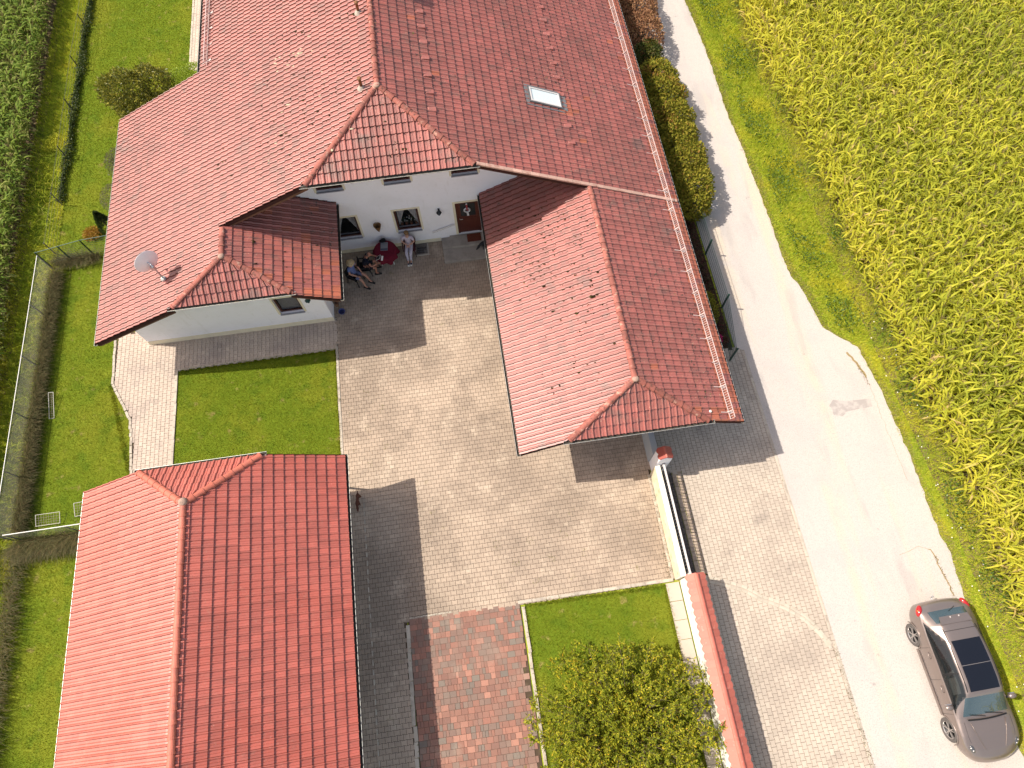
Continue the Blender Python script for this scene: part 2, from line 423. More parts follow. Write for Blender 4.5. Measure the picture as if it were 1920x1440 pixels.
VERGE_BLADE = mk('verge_blade', (0.1, 0.15, 0.02), 0.8, 0.08, trans=0.3, tint2=[(0.217, 0.312, 0.029), (0.348, 0.436, 0.032), (0.507, 0.520, 0.040), (0.667, 0.507, 0.160)], layers=[
    LY(0.9, (0.24, 0.35, 0.04), 0.50, 0.66, 0.5, d=5), LY(0.6, (0.64, 0.58, 0.05), 0.48, 0.66, 0.6), LY(1.6, (0.42, 0.26, 0.15), 0.64, 0.74, 0.5)])
def leafmat(name, cols, rough=0.5, trans=0.3, spec=0.35): return mk(name, cols[0], rough, spec, trans=trans, tint2=cols)
CORN_R = leafmat('ripe_corn_leaf', [(.26, .31, .04), (.42, .45, .05), (.58, .57, .06), (.72, .65, .08), (.66, .48, .22)], 0.55, 0.52, .12)
CORN_L = leafmat('green_corn_leaf', [(0.090, 0.150, 0.022), (0.144, 0.221, 0.030), (0.198, 0.267, 0.035), (0.288, 0.312, 0.080), (0.360, 0.325, 0.140)], 0.6, 0.4, .12)
STALK = leafmat('corn_stalk', [(0.15, 0.14, 0.04), (0.22, 0.15, 0.07)], 0.7, 0.1)
HEDGE_G = leafmat('hedge_leaf', [(0.086, 0.099, 0.013), (0.161, 0.171, 0.020), (0.265, 0.248, 0.028), (0.368, 0.303, 0.044), (0.299, 0.143, 0.044)], 0.7, .3, .12)
HEDGE_B = leafmat('copper_hedge_leaf', [(0.18, 0.085, 0.045), (0.32, 0.16, 0.085), (0.44, 0.25, 0.135), (0.27, 0.19, 0.05)], .8, .3, .1)
SHRUB_R = leafmat('green_orange_leaf', [(0.045, 0.07, 0.01), (0.08, 0.10, 0.015), (0.12, 0.11, 0.02), (0.24, 0.11, 0.025)])
SHRUB_L = leafmat('laurel_leaf', [(.07, .085, .014), (.15, .16, .022), (.30, .27, .035), (.52, .44, .09)], 0.4)
SHRUB_LIME = leafmat('lime_leaf', [(.16, .24, .02), (.26, .34, .025), (.36, .42, .04)])
CONIFER = leafmat('dark_conifer_needles', [(0.02, 0.04, 0.01), (0.035, 0.06, 0.014), (0.06, 0.08, 0.02)])
GREY_BUSH = leafmat('grey_twiggy_leaf', [(0.10, 0.09, 0.055), (0.14, 0.13, 0.075), (0.19, 0.15, 0.09)])
BIG_SHRUB = leafmat('olive_yellow_leaf', [(0.100, 0.140, 0.016), (0.211, 0.250, 0.021), (0.363, 0.366, 0.026), (0.562, 0.488, 0.039), (0.720, 0.464, 0.039)], 0.6, .38, .15)
BARK = mk('grey_brown_bark', (0.17, 0.125, 0.085), 0.9, 0.2, layers=[LY(9, (0.10, 0.075, 0.05), 0.42, 0.66, 0.8)])
IVY = leafmat('ivy_leaf', [(0.03, 0.055, 0.012), (0.055, 0.085, 0.016), (0.09, 0.11, 0.02)])
DRY_GRASS = leafmat('dry_tall_grass', [(0.06, 0.075, 0.018), (0.10, 0.095, 0.03), (0.17, 0.13, 0.05), (0.10, 0.055, 0.03)], 0.7)
FLOWER_BED = leafmat('dark_red_bedding_leaf', [(0.06, 0.012, 0.012), (0.09, 0.022, 0.018), (0.055, 0.07, 0.015), (0.17, 0.03, 0.04)])
RED_TRIM = mk('red_clay_coping', (0.50, 0.135, 0.095), 0.55, 0.4, tint=0.1, bump=(40, 0.3, 0.01), layers=[LY(1.5, (0.42, 0.12, 0.09), 0.45, 0.68, 0.6), LY(9, (0.55, 0.30, 0.24), 0.6, 0.72, 0.5)])
RED_DARK = mk('dark_red_clay_coping', (0.34, 0.07, 0.05), 0.5, 0.4, tint=0.1, bump=(40, 0.3, 0.01))
WALL_WHITE = mk('whitewashed_garden_wall', (0.78, 0.755, 0.70), 0.9, 0.2, bump=(30, 0.4, 0.01), layers=[LY(1.2, (0.70, 0.62, 0.40), 0.48, 0.66, 0.75), LY(4, (0.5, 0.43, 0.28), 0.62, 0.72, 0.6)])
STAIN_WALL = mk('yellow_stained_render', (.62, .545, .38), .9, .2, bump=(30, .4, .01), layers=[LY(1.3, (.68, .63, .50), .45, .65, .8), LY(5, (.36, .28, .12), .58, .7, .7)])
WALL_GREY = mk('grey_concrete_wall', (0.40, 0.41, 0.42), 0.9, 0.2, bump=(30, 0.3, 0.01))
MOSS = leafmat('dark_roof_moss', [(.018, .014, .008), (.04, .028, .012), (.06, .05, .014), (.14, .11, .02)], .95, .05, .1)
LICHEN = leafmat('pale_lichen', [(.55, .46, .30), (.62, .55, .40), (.45, .36, .24)], .95, .05, .1)
FRINGE = leafmat('dry_fringe_grass', [(.24, .20, .08), (.36, .30, .13), (.46, .38, .18), (.28, .27, .05)], .8, .3, .1)
FRAME_GREY = mk('dull_white_frame', (.52, .50, .44), .6, .3)
BLACK_CLOTH = mk('black_cloth', (0.012, 0.011, 0.013), 0.9, 0.1)
p = dict(rough=0.85, spec=0.2)
# ================================================================== THE SETTING
def sheet(name, poly, z, mat, kind='structure', parent=None):
    me = bpy.data.meshes.new(name)
    me.from_pydata([(x, y, z) for x, y in poly], [], [list(range(len(poly)))])
    if me.polygons[0].normal.z < 0: me.flip_normals()
    setmats(me, mat)
    o = link(name, me, parent)
    if kind and parent is None: o['kind'] = kind
    return o

sheet('ground', [(-260, -200), (260, -200), (260, 320), (-260, 320)], -0.04, GROUND)
ROAD_R = [(13.0, 120), (13.05, 40), (13.17, 30.3), (13.33, 27.6), (13.34, 25.2), (13.28, 22.8), (13.42, 20.1), (13.49, 16.4), (13.47, 14.3), (13.53, 13.3), (13.79, 12.65),
          (13.88, 11.9), (14.03, 10.8), (14.4, 10.35), (14.73, 10.06), (15.13, 9.68), (15.25, 8.8), (15.41, 7.7), (15.44, 6.6), (15.52, 5.2), (15.5, 3.9),
          (15.47, 2.9), (15.48, 2.1), (15.58, 1.4), (15.52, .36), (15.46, -.2), (15.40, -2.3), (15.33, -4.6), (15.39, -5.0), (15.4, -60)]
def ragged(line, step=0.16, amp=0.018):
    out = []
    for a, b in zip(line, line[1:]):
        L = math.dist(a, b)
        n = max(1, min(int(L / step), 120))
        for i in range(n):
            t = i / n
            out.append((a[0] + (b[0] - a[0]) * t + random.gauss(0, amp), a[1] + (b[1] - a[1]) * t))
    return out
ROAD_RR = ragged(ROAD_R)
ROAD_L = [(10.62, -60), (10.62, 10.2), (10.28, 10.4), (10.32, 120)]
sheet('road', ROAD_L + ROAD_RR, 0.004, ROAD)
pp = [(13.25, 7.0), (13.55, 6.9), (13.75, 7.06), (14.3, 7.1), (14.8, 7.12), (14.86, 7.45), (14.3, 7.47), (13.8, 7.5), (13.4, 7.62), (13.2, 7.4)]
sheet('road_patch', ragged(pp + pp[:1], .1, .02), 0.008, ROAD_PATCH)
def strip(name, line, w, z, mat):
    b = MB()
    pts = [Vector((x, y, z)) for x, y in line]
    L = []; Rr = []
    for i, p in enumerate(pts):
        t = (pts[min(i + 1, len(pts) - 1)] - pts[max(i - 1, 0)]).normalized()
        nrm = Vector((-t.y, t.x, 0)); ww = w[min(i, len(w) - 1)] if isinstance(w, list) else w
        L.append(p + nrm * ww); Rr.append(p - nrm * ww)
    n = len(pts)
    b.add(L + Rr, [(i, n + i, n + i + 1, i + 1) for i in range(n - 1)])
    o = b.build(name, mat); o['kind'] = 'structure'
    return o
strip('road_crack', ragged([(14.62, 9.5), (14.85, 9.0), (14.98, 8.55), (15.02, 8.0), (15.03, 6.6), (15.06, 5.2), (15.08, 4.0)], .12, .02), [.045] * 9 + [.004] * 33, 0.010, CRACK)
cr = ragged([(13.75, 1.58), (14.2, 1.66), (14.55, 1.78), (14.9, 1.6), (15.0, 1.45), (15.03, .9), (15.12, .3), (15.15, -.1)], .1, .02)
strip('road_crack', cr, [.004] * 10 + [.02] * (len(cr) - 10), 0.010, CRACK)

LAWN_C = [(-12.02, 6.9), (-12.02, 12.72), (-5.72, 12.72), (-5.72, 6.9)]
LAWN_L = [(-17.5, -8), (-17.5, 18.3), (-13.4, 18.6), (-13.4, 14.6), (-14.70, 14.6), (-14.66, 12.6), (-14.2, 11.7), (-13.78, 10.8), (-13.6, 8.7), (-13.6, 7.2), (-13.3, 7.2), (-13.3, -8)]
LAWN_R = [(0.36, -6), (0.40, 1.85), (5.36, 1.78), (5.36, -6)]
LAWN_UL = [(-17.6, 18.7), (-17.7, 44), (-12.32, 44), (-12.32, 29.3), (-10.3, 29.3), (-10.3, 24.0), (-13.3, 24.0), (-13.3, 18.7)]
for pl in (LAWN_C, LAWN_L, LAWN_R, LAWN_UL): sheet('lawn', pl, -0.028, LAWN)
sheet('meadow_strip', [(-19.6, -10), (-19.6, 44), (-17.72, 44), (-17.52, 18), (-17.5, -10)], -0.03, GROUND)
sheet('field_soil', [(-60, -20), (-60, 60), (-19.5, 60), (-18.9, 18), (-18.5, -20)], -0.015, SOIL)
sheet('field_soil', [(16.0, -30), (80, -30), (80, 70), (15.2, 70), (15.4, 24), (15.7, 12), (16.1, 3)], -0.015, SOIL)

# ------------------------------------------------------------------ interlocking pavers
def bone():
    """double-T paver, long axis along x, 0.2 x 0.18/0.145, pitch 0.2 x 0.1625"""
    g = 0.0046
    h, k = 0.09 - g, 0.0725 - g
    top = [(-.1 + g, -h), (-.058, -h), (-.042, -k), (.042, -k), (.058, -h), (.1 - g, -h), (.1 - g, h), (.058, h), (.042, k), (-.042, k), (-.058, h), (-.1 + g, h)]
    return np.array(top)
BONE = bone()
def bone_arrays(rot):
    o = BONE if not rot else BONE[:, ::-1] * np.array([-1, 1])
    n = len(o)
    ins = o * 0.965
    V = np.concatenate([np.c_[ins, np.zeros(n)], np.c_[o, np.full(n, -.004)], np.c_[o, np.full(n, -.02)]])
    return V, n
def paver_mesh(name, rot, mat):
    V, n = bone_arrays(rot)
    fs = [list(range(n))] + [[r * n + i, (r + 1) * n + i, (r + 1) * n + (i + 1) % n, r * n + (i + 1) % n] for r in (0, 1) for i in range(n)]
    me = bpy.data.meshes.new(name)
    me.from_pydata([tuple(v) for v in V], [], fs)
    setmats(me, mat)
    return me
def pick_nearest(P, n, visible=None):
    u, v, s = project(P)
    score = s.copy()
    score[(u < 8) | (u > 1912) | (v < 8) | (v > 1432)] = 0
    if visible is not None: score[~visible] = 0
    return np.argsort(-score)[:n]
def hidden_mask(P):
    """ground points that a roof covers in the photograph (roofs as polygons on the ground, cast from the camera)"""
    h = np.zeros(len(P), bool)
    for poly, z in ROOF_SHADE:
        pr = []
        for x, y in poly:
            zz = z(x, y) if callable(z) else z
            k = CAM.z / (CAM.z - zz)
            pr.append((x * k, y * k))
        h |= in_poly(P[:, 0], P[:, 1], pr)
    return h
ROOF_SHADE = []
def paving(thing_name, poly, mat, rot, keep=300, z=0.0, holes=(), name='paver'):
    xs = [p[0] for p in poly]; ys = [p[1] for p in poly]
    root = sheet(thing_name, poly, -0.016 + z, JOINT)
    px, py = (0.1625, 0.2) if rot else (0.2, 0.1625)
    ix = np.arange(int(min(xs) / px) - 2, int(max(xs) / px) + 3); iy = np.arange(int(min(ys) / py) - 2, int(max(ys) / py) + 3)
    gx, gy = np.meshgrid(ix, iy)
    if rot: X = gx * px; Y = gy * py + (gx % 2) * 0.1
    else: X = gx * px + (gy % 2) * 0.1; Y = gy * py
    P = np.c_[X.ravel(), Y.ravel(), np.zeros(X.size)].astype(float)
    ok = in_poly(P[:, 0], P[:, 1], poly)
    for h in holes: ok &= ~in_poly(P[:, 0], P[:, 1], h)
    u, v, s = project(P)
    ok &= (u > -260) & (u < 2180) & (v > -200) & (v < 1760)
    P = P[ok]
    P[:, 2] = z + rng.normal(0, 0.0016, len(P))
    tint = np.clip(rng.normal(.5, .2, len(P)), 0.02, .98)
    sel = pick_nearest(P, keep, ~hidden_mask(P))
    selm = np.zeros(len(P), bool); selm[sel] = True
    me = paver_mesh(name, rot, mat)
    for i in np.nonzero(selm)[0]:
        o = link(name, me, root, tuple(P[i])); o['tint'] = float(tint[i])
    Q = P[~selm]; tq = tint[~selm]
    V, n = bone_arrays(rot)
    k = len(Q)
    if k:
        ang = rng.normal(0, .004, k)
        ca, sa = np.cos(ang), np.sin(ang)
        VV = np.empty((k, 3 * n, 3))
        VV[:, :, 0] = V[None, :, 0] * ca[:, None] - V[None, :, 1] * sa[:, None] + Q[:, None, 0]
        VV[:, :, 1] = V[None, :, 0] * sa[:, None] + V[None, :, 1] * ca[:, None] + Q[:, None, 1]
        VV[:, :, 2] = V[None, :, 2] + Q[:, None, 2]
        # tops as quads: outline 0..11 -> five quads; then the chamfer and side quads
        top = [(0, 1, 10, 11), (1, 2, 9, 10), (2, 3, 8, 9), (3, 4, 7, 8), (4, 5, 6, 7)]
        if True:
            f = [list(q) for q in top] + [[r * n + i, (r + 1) * n + i, (r + 1) * n + (i + 1) % n, r * n + (i + 1) % n] for r in (0, 1) for i in range(n)]
        f = np.array(f)
        FF = (f[None] + (np.arange(k) * 3 * n)[:, None, None]).reshape(-1, 4)
        o = link('paver_field', mesh_np('paver_field', VV.reshape(-1, 3), FF, mat, np.repeat(tq, len(f))), root)
        o['kind'] = 'stuff'
    return root

# roofs seen from the camera, to know which pieces on the ground it can see
T = .452
XR, ZR = -2.11, 7.73
zL = lambda x: ZR - T * abs(x - XR)
XC, XW = 4.88, -8.31
ZC, ZW = zL(4.88), zL(-8.31)
zcar = lambda x: ZC - T * (XC - x)
zwing = lambda x: ZW - T * (x - XW)
GX, GZ, GT = -9.32, 4.70, .514
zg = lambda x: GZ - GT * abs(x - GX)
ROOF_SHADE += [([(-13.66, -9), (-13.66, 7.36), (-5.0, 7.36), (-5.0, -9)], lambda x, y: zg(x)),
               ([(.94, 6.38), (8.52, 6.38), (8.52, 17), (.94, 17)], lambda x, y: zL(x) if x > XC else zcar(x)),
               ([(-13.9, 13.0), (-4.68, 13.0), (-4.68, 17.3), (-13.9, 17.3)], lambda x, y: zL(x) if x < XW else zwing(x)),
               ([(-5, 15.6), (.8, 15.6), (.8, 40), (-5, 40)], 6.4)]
COURT = [(-5.65, 6.6), (-5.65, 14.2), (-5.90, 14.2), (-5.90, 17.5), (5.95, 17.5), (5.95, 6.0), (5.76, 6.0), (5.76, 1.92), (-3.70, 1.92), (-3.70, -6), (-5.65, -6)]
paving('courtyard_paving', COURT, PAVER, False, holes=[[(-.78, 16.2), (2.2, 16.2), (2.2, 17.4), (-.78, 17.4)], [(-2.0, 16.78), (-1.6, 16.78), (-1.6, 17.2), (-2.0, 17.2)]])
DRIVE = [(6.40, -6), (6.40, 1.85), (6.95, 1.95), (6.95, 5.70), (5.93, 5.70), (5.93, 10.35), (10.60, 10.35), (10.62, -6)]
sheet('carport_floor', [(5.95, 10.3), (5.95, 17.4), (8.45, 17.4), (8.45, 10.3)], -.002, SLAB)
paving('driveway', DRIVE, PAVER_DRIVE, True)
PATH = [(-14.62, 14.8), (-14.57, 12.5), (-14.15, 11.7), (-13.73, 10.8), (-13.55, 8.7), (-13.5, 6.0), (-12.08, 6.0), (-12.08, 12.74), (-5.62, 12.74), (-5.62, 14.3), (-13.2, 14.3), (-13.2, 14.8)]
paving('garden_path', PATH, PAVER_PATH, True, keep=200)

paving('eave_path', [(-12.25, 29.4), (-12.25, 42), (-10.9, 42), (-10.9, 29.4)], PAVER_PATH, True, keep=60)
# mixed red pad of rows of unequal stones
pad = sheet('paved_parking_pad', [(-3.66, -6), (-3.66, 1.94), (0.24, 1.94), (0.2, -6)], -0.016, JOINT)
def stone(w, d):
    b = MB(); g = .003; c = .004
    x, y = w / 2 - g, d / 2 - g
    vs = [(-x + c, -y + c, 0), (x - c, -y + c, 0), (x - c, y - c, 0), (-x + c, y - c, 0), (-x, -y, -c), (x, -y, -c), (x, y, -c), (-x, y, -c), (-x, -y, -.02), (x, -y, -.02), (x, y, -.02), (-x, y, -.02)]
    b.add(vs, [(0, 1, 2, 3)] + [(r * 4 + i, r * 4 + 4 + i, r * 4 + 4 + (i + 1) % 4, r * 4 + (i + 1) % 4) for r in (0, 1) for i in range(4)])
    return b.mesh('paver', PAD)
SW = [0.10, 0.16, 0.22, 0.26]; SD = .188
STONES = {w: stone(w, SD) for w in SW}
recs = []
y = 1.85
while y > -5.9:
    x = -3.64 + random.choice((0, .02))
    while x < 0.18:
        w = random.choices(SW, (3, 3, 3, 2))[0]
        if x + w > .25: break
        recs.append((x + w / 2, y, w)); x += w
    y -= SD
recs.sort(key=lambda r: -r[1])
order = pick_nearest(np.array([(r[0], r[1], 0) for r in recs]), 300)
chosen = set(order.tolist()); left = []
for i, (x, yy, w) in enumerate(recs):
    if i in chosen:
        o = link('paver', STONES[w], pad, (x, yy, random.gauss(0.0, .002))); o['tint'] = random.random() * .97
    elif yy > -3.6: left.append((x, yy, w))
if left:
    b = MB()
    for x, yy, w in left: b.box(x - w / 2 + .003, x + w / 2 - .003, yy - SD / 2 + .003, yy + SD / 2 - .003, -.02, 0)
    o = b.build('paver_field', PAD, pad); o['kind'] = 'stuff'
    at = o.data.attributes.new('tint', 'FLOAT', 'FACE'); at.data.foreach_set('value', np.repeat(rng.random(len(left)) * .97, 6).astype(np.float32))

# kerb stones, edge by edge
def kerbs(name, line, L, w, h, mat=KERB, item='kerb_stone', gap=.006, jit=.004):
    root = empty(name, (line[0][0], line[0][1], 0), kind='structure')
    o0 = Vector((line[0][0], line[0][1], 0))
    b = MB(); b.box(-L / 2 + gap / 2, L / 2 - gap / 2, -w / 2, w / 2, -.03, 0)
    me = b.mesh(item, mat)
    bm = bmesh.new(); bm.from_mesh(me); bmesh.ops.bevel(bm, geom=[e for e in bm.edges if all(v.co.z > -.01 for v in e.verts)], offset=.008, segments=1, affect='EDGES'); bm.to_mesh(me); bm.free()
    carry = 0.0
    for a, c in zip(line, line[1:]):
        a = Vector((*a, 0)); c = Vector((*c, 0)); d = c - a; T_ = d.length; d.normalize()
        t = L / 2 - carry
        while t < T_:
            p = a + d * t - o0
            o = link(item, me, root, (p.x + random.gauss(0, jit), p.y + random.gauss(0, jit), h + random.gauss(0, .003)), (0, 0, math.atan2(d.y, d.x) + random.gauss(0, .01)))
            o['tint'] = random.random() * .9 + .02
            t += L
        carry = T_ - (t - L / 2) if t - L / 2 < T_ else 0.0
        carry = (T_ + L / 2 - t)
    return root
kerbs('lawn_kerb', [(-5.64, 8.0), (-5.66, 12.76)], .5, .10, .02)
kerbs('lawn_kerb', [(-12.08, 6.8), (-12.08, 12.76)], .5, .10, .02)
kerbs('lawn_kerb', [(-12.1, 12.77), (-5.7, 12.77)], .5, .07, .016)
kerbs('lawn_kerb', [(-14.66, 14.7), (-14.61, 12.5), (-14.19, 11.7), (-13.77, 10.8), (-13.59, 8.7), (-13.55, 6.8)], .17, .10, .018, jit=.012)
kerbs('lawn_kerb', [(0.32, -4.2), (0.34, 1.96), (5.75, 1.92)], .5, .11, .02)
kerbs('pad_kerb', [(-3.72, -4.5), (-3.72, 2.0)], .45, .13, .012, jit=.02)
kerbs('pad_kerb', [(-3.6, 1.99), (-2.2, 1.985)], .09, .045, .014, jit=.006)
kerbs('lawn_kerb', [(-12.30, 29.4), (-12.30, 42)], .5, .10, .02)
kerbs('drain_row', [(-4.94, -4.5), (-4.94, 6.4)], .3, .05, .008, gap=.12)
CURVE = [(6.95, 1.80), (7.47, 1.6), (8.03, 1.34), (8.56, .95), (8.9, .76), (9.33, .52), (9.84, .1), (10.2, -.4), (10.42, -.85)]
kerbs('driveway_kerb', CURVE, .19, .11, .022, jit=.008, mat=KERB_PALE)
kerbs('driveway_kerb', [(x - .045, y - .12) for x, y in CURVE], .19, .11, .018, jit=.008, mat=KERB_PALE)
kerbs('driveway_kerb', [(10.56, -.9), (10.56, -5.6)], .19, .11, .012, jit=.008)
kerbs('driveway_kerb', [(10.56, 10.0), (10.56, -.6)], .5, .08, .008)
kerbs('courtyard_kerb', [(5.68, 5.75), (5.68, 1.95)], .2, .10, .012, item='sett', jit=.002)
# slabs beside the tiled wall
slabs = empty('slab_walk', (5.62, 1.8, 0), kind='structure')
b = MB(); b.box(-.235, .235, -.305, .305, -.03, 0); SLABM = b.mesh('slab', SLAB)
for i in range(13):
    o = link('slab', SLABM, slabs, (0.0, -.28 - i * .625, .008 + random.gauss(0, .002)), (0, 0, random.gauss(0, .004))); o['tint'] = random.random() * .95
# strips beside the sliding gate: gravel, then setts
gs = sheet('gravel_strip', [(6.06, 1.7), (6.06, 5.8), (6.52, 5.8), (6.52, 1.7)], -.012, GRAVEL)
n = 5200
P0 = np.c_[rng.uniform(6.08, 6.5, n), rng.uniform(1.75, 5.75, n), rng.uniform(-.01, .008, n)]
tet = np.array([(-1, -1, 0), (1, -.8, 0), (.9, 1, 0), (-1, .9, 0), (-.6, -.5, 1), (.6, -.5, .9), (.5, .6, 1.1), (-.5, .5, .9)]) * np.array([.014, .011, .011])
an = rng.uniform(0, 6.28, n); s_ = rng.uniform(.6, 1.3, n)
VV = np.empty((n, 8, 3))
VV[:, :, 0] = (tet[None, :, 0] * np.cos(an)[:, None] - tet[None, :, 1] * np.sin(an)[:, None]) * s_[:, None] + P0[:, None, 0]
VV[:, :, 1] = (tet[None, :, 0] * np.sin(an)[:, None] + tet[None, :, 1] * np.cos(an)[:, None]) * s_[:, None] + P0[:, None, 1]
VV[:, :, 2] = tet[None, :, 2] * s_[:, None] + P0[:, None, 2]
ff = np.array([(4, 5, 6, 7), (0, 1, 5, 4), (1, 2, 6, 5), (2, 3, 7, 6), (3, 0, 4, 7)])
go = link('gravel', mesh_np('gravel', VV.reshape(-1, 3), (ff[None] + (np.arange(n) * 8)[:, None, None]).reshape(-1, 4), GRAVEL, np.repeat(rng.random(n), 5)))
go['kind'] = 'stuff'
kerbs('sett_strip', [(6.62, 5.8), (6.62, 1.9)], .16, .17, .004, mat=PAVER, item='sett')
kerbs('sett_strip', [(6.81, 5.8), (6.81, 1.9)], .16, .17, .004, mat=PAVER, item='sett')
sheet('flower_bed', [(8.42, 10.3), (8.42, 44), (10.2, 44), (10.2, 10.3)], -.012, BED_SOIL)

# ================================================================== ROOFS
TW, TG = .215, .335
US = np.array([0, .30, .37, .44, .66, .74, .83, .93, 1.0]) * TW
ZS = np.array([.003, .001, .012, .001, .003, .030, .045, .040, -.006])
def tile_verts():
    """upper surface and front edge of one tile: rows low edge (bottom), low edge (top), high edge"""
    rows = []
    for v, dz in ((-.012, .010), (-.016, .043), (TG, .004)):
        for k in range(9):
            z = ZS[k] + dz if v > -.014 and dz > .005 else ZS[k] + dz
            if dz == .010: z = ZS[k] * .9 + .004
            rows.append((US[k], v, z))
    return np.array(rows)
TV = tile_verts()
TF = np.array([(r * 9 + k, r * 9 + k + 1, (r + 1) * 9 + k + 1, (r + 1) * 9 + k) for r in (0, 1) for k in range(8)])
TM = np.array([1 if r == 0 or k == 7 else 0 for r in (0, 1) for k in range(8)])   # front edge and steep side lap take the darker, painted-shade material
def tile_face(O, U, V, vmax, lo, hi, fresh=None):
    """all tiles of one plane. lo(v), hi(v): limits along U at distance v up the slope. Returns whole tiles (origin) and cut tiles (vertices)."""
    O = np.array(O, float); U = np.array(U, float); V = np.array(V, float); Nn = np.cross(U, V)
    whole = []; cutv = []; fr_w = []; fr_c = []
    j = 0
    while j * TG < vmax - .05:
        v0, v1 = j * TG, min((j + 1) * TG, vmax)
        vm = (v0 + v1) / 2
        e = 1e-4
        l0, l1, h0, h1 = lo(v0 + e), lo(v1 - e), hi(v0 + e), hi(v1 - e)
        if abs(l0 - l1) > .6: l0 = l1 = lo(vm)
        if abs(h0 - h1) > .6: h0 = h1 = hi(vm)
        a, c = min(l0, l1), max(h0, h1)
        i0 = math.floor(a / TW) - 1; i1 = math.ceil(c / TW) + 1
        for i in range(i0, i1):
            u0 = i * TW; u1 = u0 + TW
            if u1 <= a + .01 or u0 >= c - .01: continue
            full = u0 >= max(l0, l1) - .03 and u1 <= min(h0, h1) + .03 and v1 - v0 > TG * .98
            if full:
                whole.append(O + U * u0 + V * v0); fr_w.append(fresh(u0, v0) if fresh else 0)
            else:
                P = TV.copy(); P[:, 0] += u0; P[:, 1] = np.minimum(P[:, 1], v1 - v0) + v0
                t = np.clip((P[:, 1] - v0) / (v1 - v0), 0, 1)
                lv = l0 + (l1 - l0) * t; hv = h0 + (h1 - h0) * t
                Pu = np.clip(P[:, 0], lv, np.maximum(hv, lv))
                if Pu.max() - Pu.min() < .01: continue
                P[:, 0] = Pu
                cutv.append(O + P[:, :1] * U + P[:, 1:2] * V + P[:, 2:] * Nn); fr_c.append(fresh(u0, v0) if fresh else 0)
        j += 1
    return dict(O=O, U=U, V=V, N=Nn, whole=np.array(whole), cut=cutv, fw=np.array(fr_w), fc=np.array(fr_c))
def lay_tiles(roof, faces, mat, lap, base, keep=300, pref=None):
    """whole tiles nearest the camera become objects sharing one mesh, the rest one joined piece"""
    allp = np.concatenate([f['whole'] for f in faces])
    fid = np.concatenate([np.full(len(f['whole']), k) for k, f in enumerate(faces)])
    u, v, s = project(allp)
    view = np.array(CAM) - allp; view /= np.linalg.norm(view, axis=1)[:, None]
    nn = np.array([f['N'] for f in faces])[fid]
    score = s * np.sqrt(np.clip((view * nn).sum(1), 0.01, 1))
    score[(u < 10) | (u > 1910) | (v < 10) | (v > 1430)] = 0
    if pref is not None: score *= pref(allp, fid)
    sel = np.zeros(len(allp), bool); sel[np.argsort(-score)[:keep]] = True
    tint = rng.random(len(allp)) * .98
    fr = np.concatenate([f['fw'] for f in faces])
    tint = tint + fr * 2
    me = bpy.data.meshes.new('tile')
    me.from_pydata([tuple(p) for p in TV], [], [list(f) for f in TF])
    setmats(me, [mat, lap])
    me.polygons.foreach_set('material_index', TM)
    base = Vector(base)
    for i in np.nonzero(sel)[0]:
        f = faces[fid[i]]
        M = Matrix((f['U'], f['V'], f['N'])).transposed()
        o = link('tile', me, roof, Vector(allp[i]) - base + Vector(f['N']) * random.uniform(0, .003), M.to_euler())
        o['tint'] = float(tint[i])
    VV = []; tt = []
    for k, f in enumerate(faces):
        m = (fid == k) & ~sel
        W = allp[m]
        if len(W):
            jit = rng.uniform(0, .004, (len(W), 1, 1))
            loc = TV[None, :, :1] * f['U'] + TV[None, :, 1:2] * f['V'] + (TV[None, :, 2:] + jit) * f['N']
            VV.append(W[:, None, :] + loc); tt.append(tint[m])
        if f['cut']:
            VV.append(np.array(f['cut'])); tt.append(rng.random(len(f['cut'])) * .98 + f['fc'] * 2)
    VV = np.concatenate(VV); tt = np.concatenate(tt)
    k = len(VV)
    FF = (TF[None] + (np.arange(k) * 27)[:, None, None]).reshape(-1, 4)
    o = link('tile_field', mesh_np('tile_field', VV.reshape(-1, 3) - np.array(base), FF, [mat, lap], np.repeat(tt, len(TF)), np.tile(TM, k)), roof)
    o['kind'] = 'stuff'
    return o
def cap_mesh(mat, r=.098, L=.40):
    b = MB(); n = 8
    rows = ((0, r * 1.14), (.06, r * 1.14), (.061, r), (L, r * .86))
    for v, rr in rows:
        for k in range(n + 1):
            a = math.pi * k / n
            b.v.append(Vector((rr * math.cos(a) * 1.05, v, rr * math.sin(a) * .8)))
    for i in range(3):
        for k in range(n):
            q = i * (n + 1) + k
            b.f.append([q, q + 1, q + n + 2, q + n + 1][::-1]); b.m.append(0)
    b.f.append(list(range(n, -1, -1))); b.m.append(0)
    return b.mesh('ridge_cap', mat, smooth=False)
def caps(roof, A, B, me, base, pitch=.345, lift=0.02, tw=0.0):
    A = Vector(A); B = Vector(B); d = B - A; L = d.length; d.normalize()
    n = max(1, round(L / pitch)); st = L / n
    x = d.cross(Vector((0, 0, 1))).normalized(); z = x.cross(d)
    M = Matrix((x, d, z)).transposed()
    for i in range(n):
        o = link('ridge_cap', me, roof, A + d * (i * st) + z * (lift + random.uniform(0, .006)) - Vector(base), (M @ Euler((random.gauss(0, .01), random.gauss(0, .03), random.gauss(0, .012))).to_matrix()).to_euler())
        o['tint'] = random.random() * .98
def deck(roof, polys, base, mat=DECK):
    b = MB(base)
    for poly, zf in polys:
        b.prism(poly, lambda x, y: zf(x, y) - .16, lambda x, y: zf(x, y) - .012)
    return b
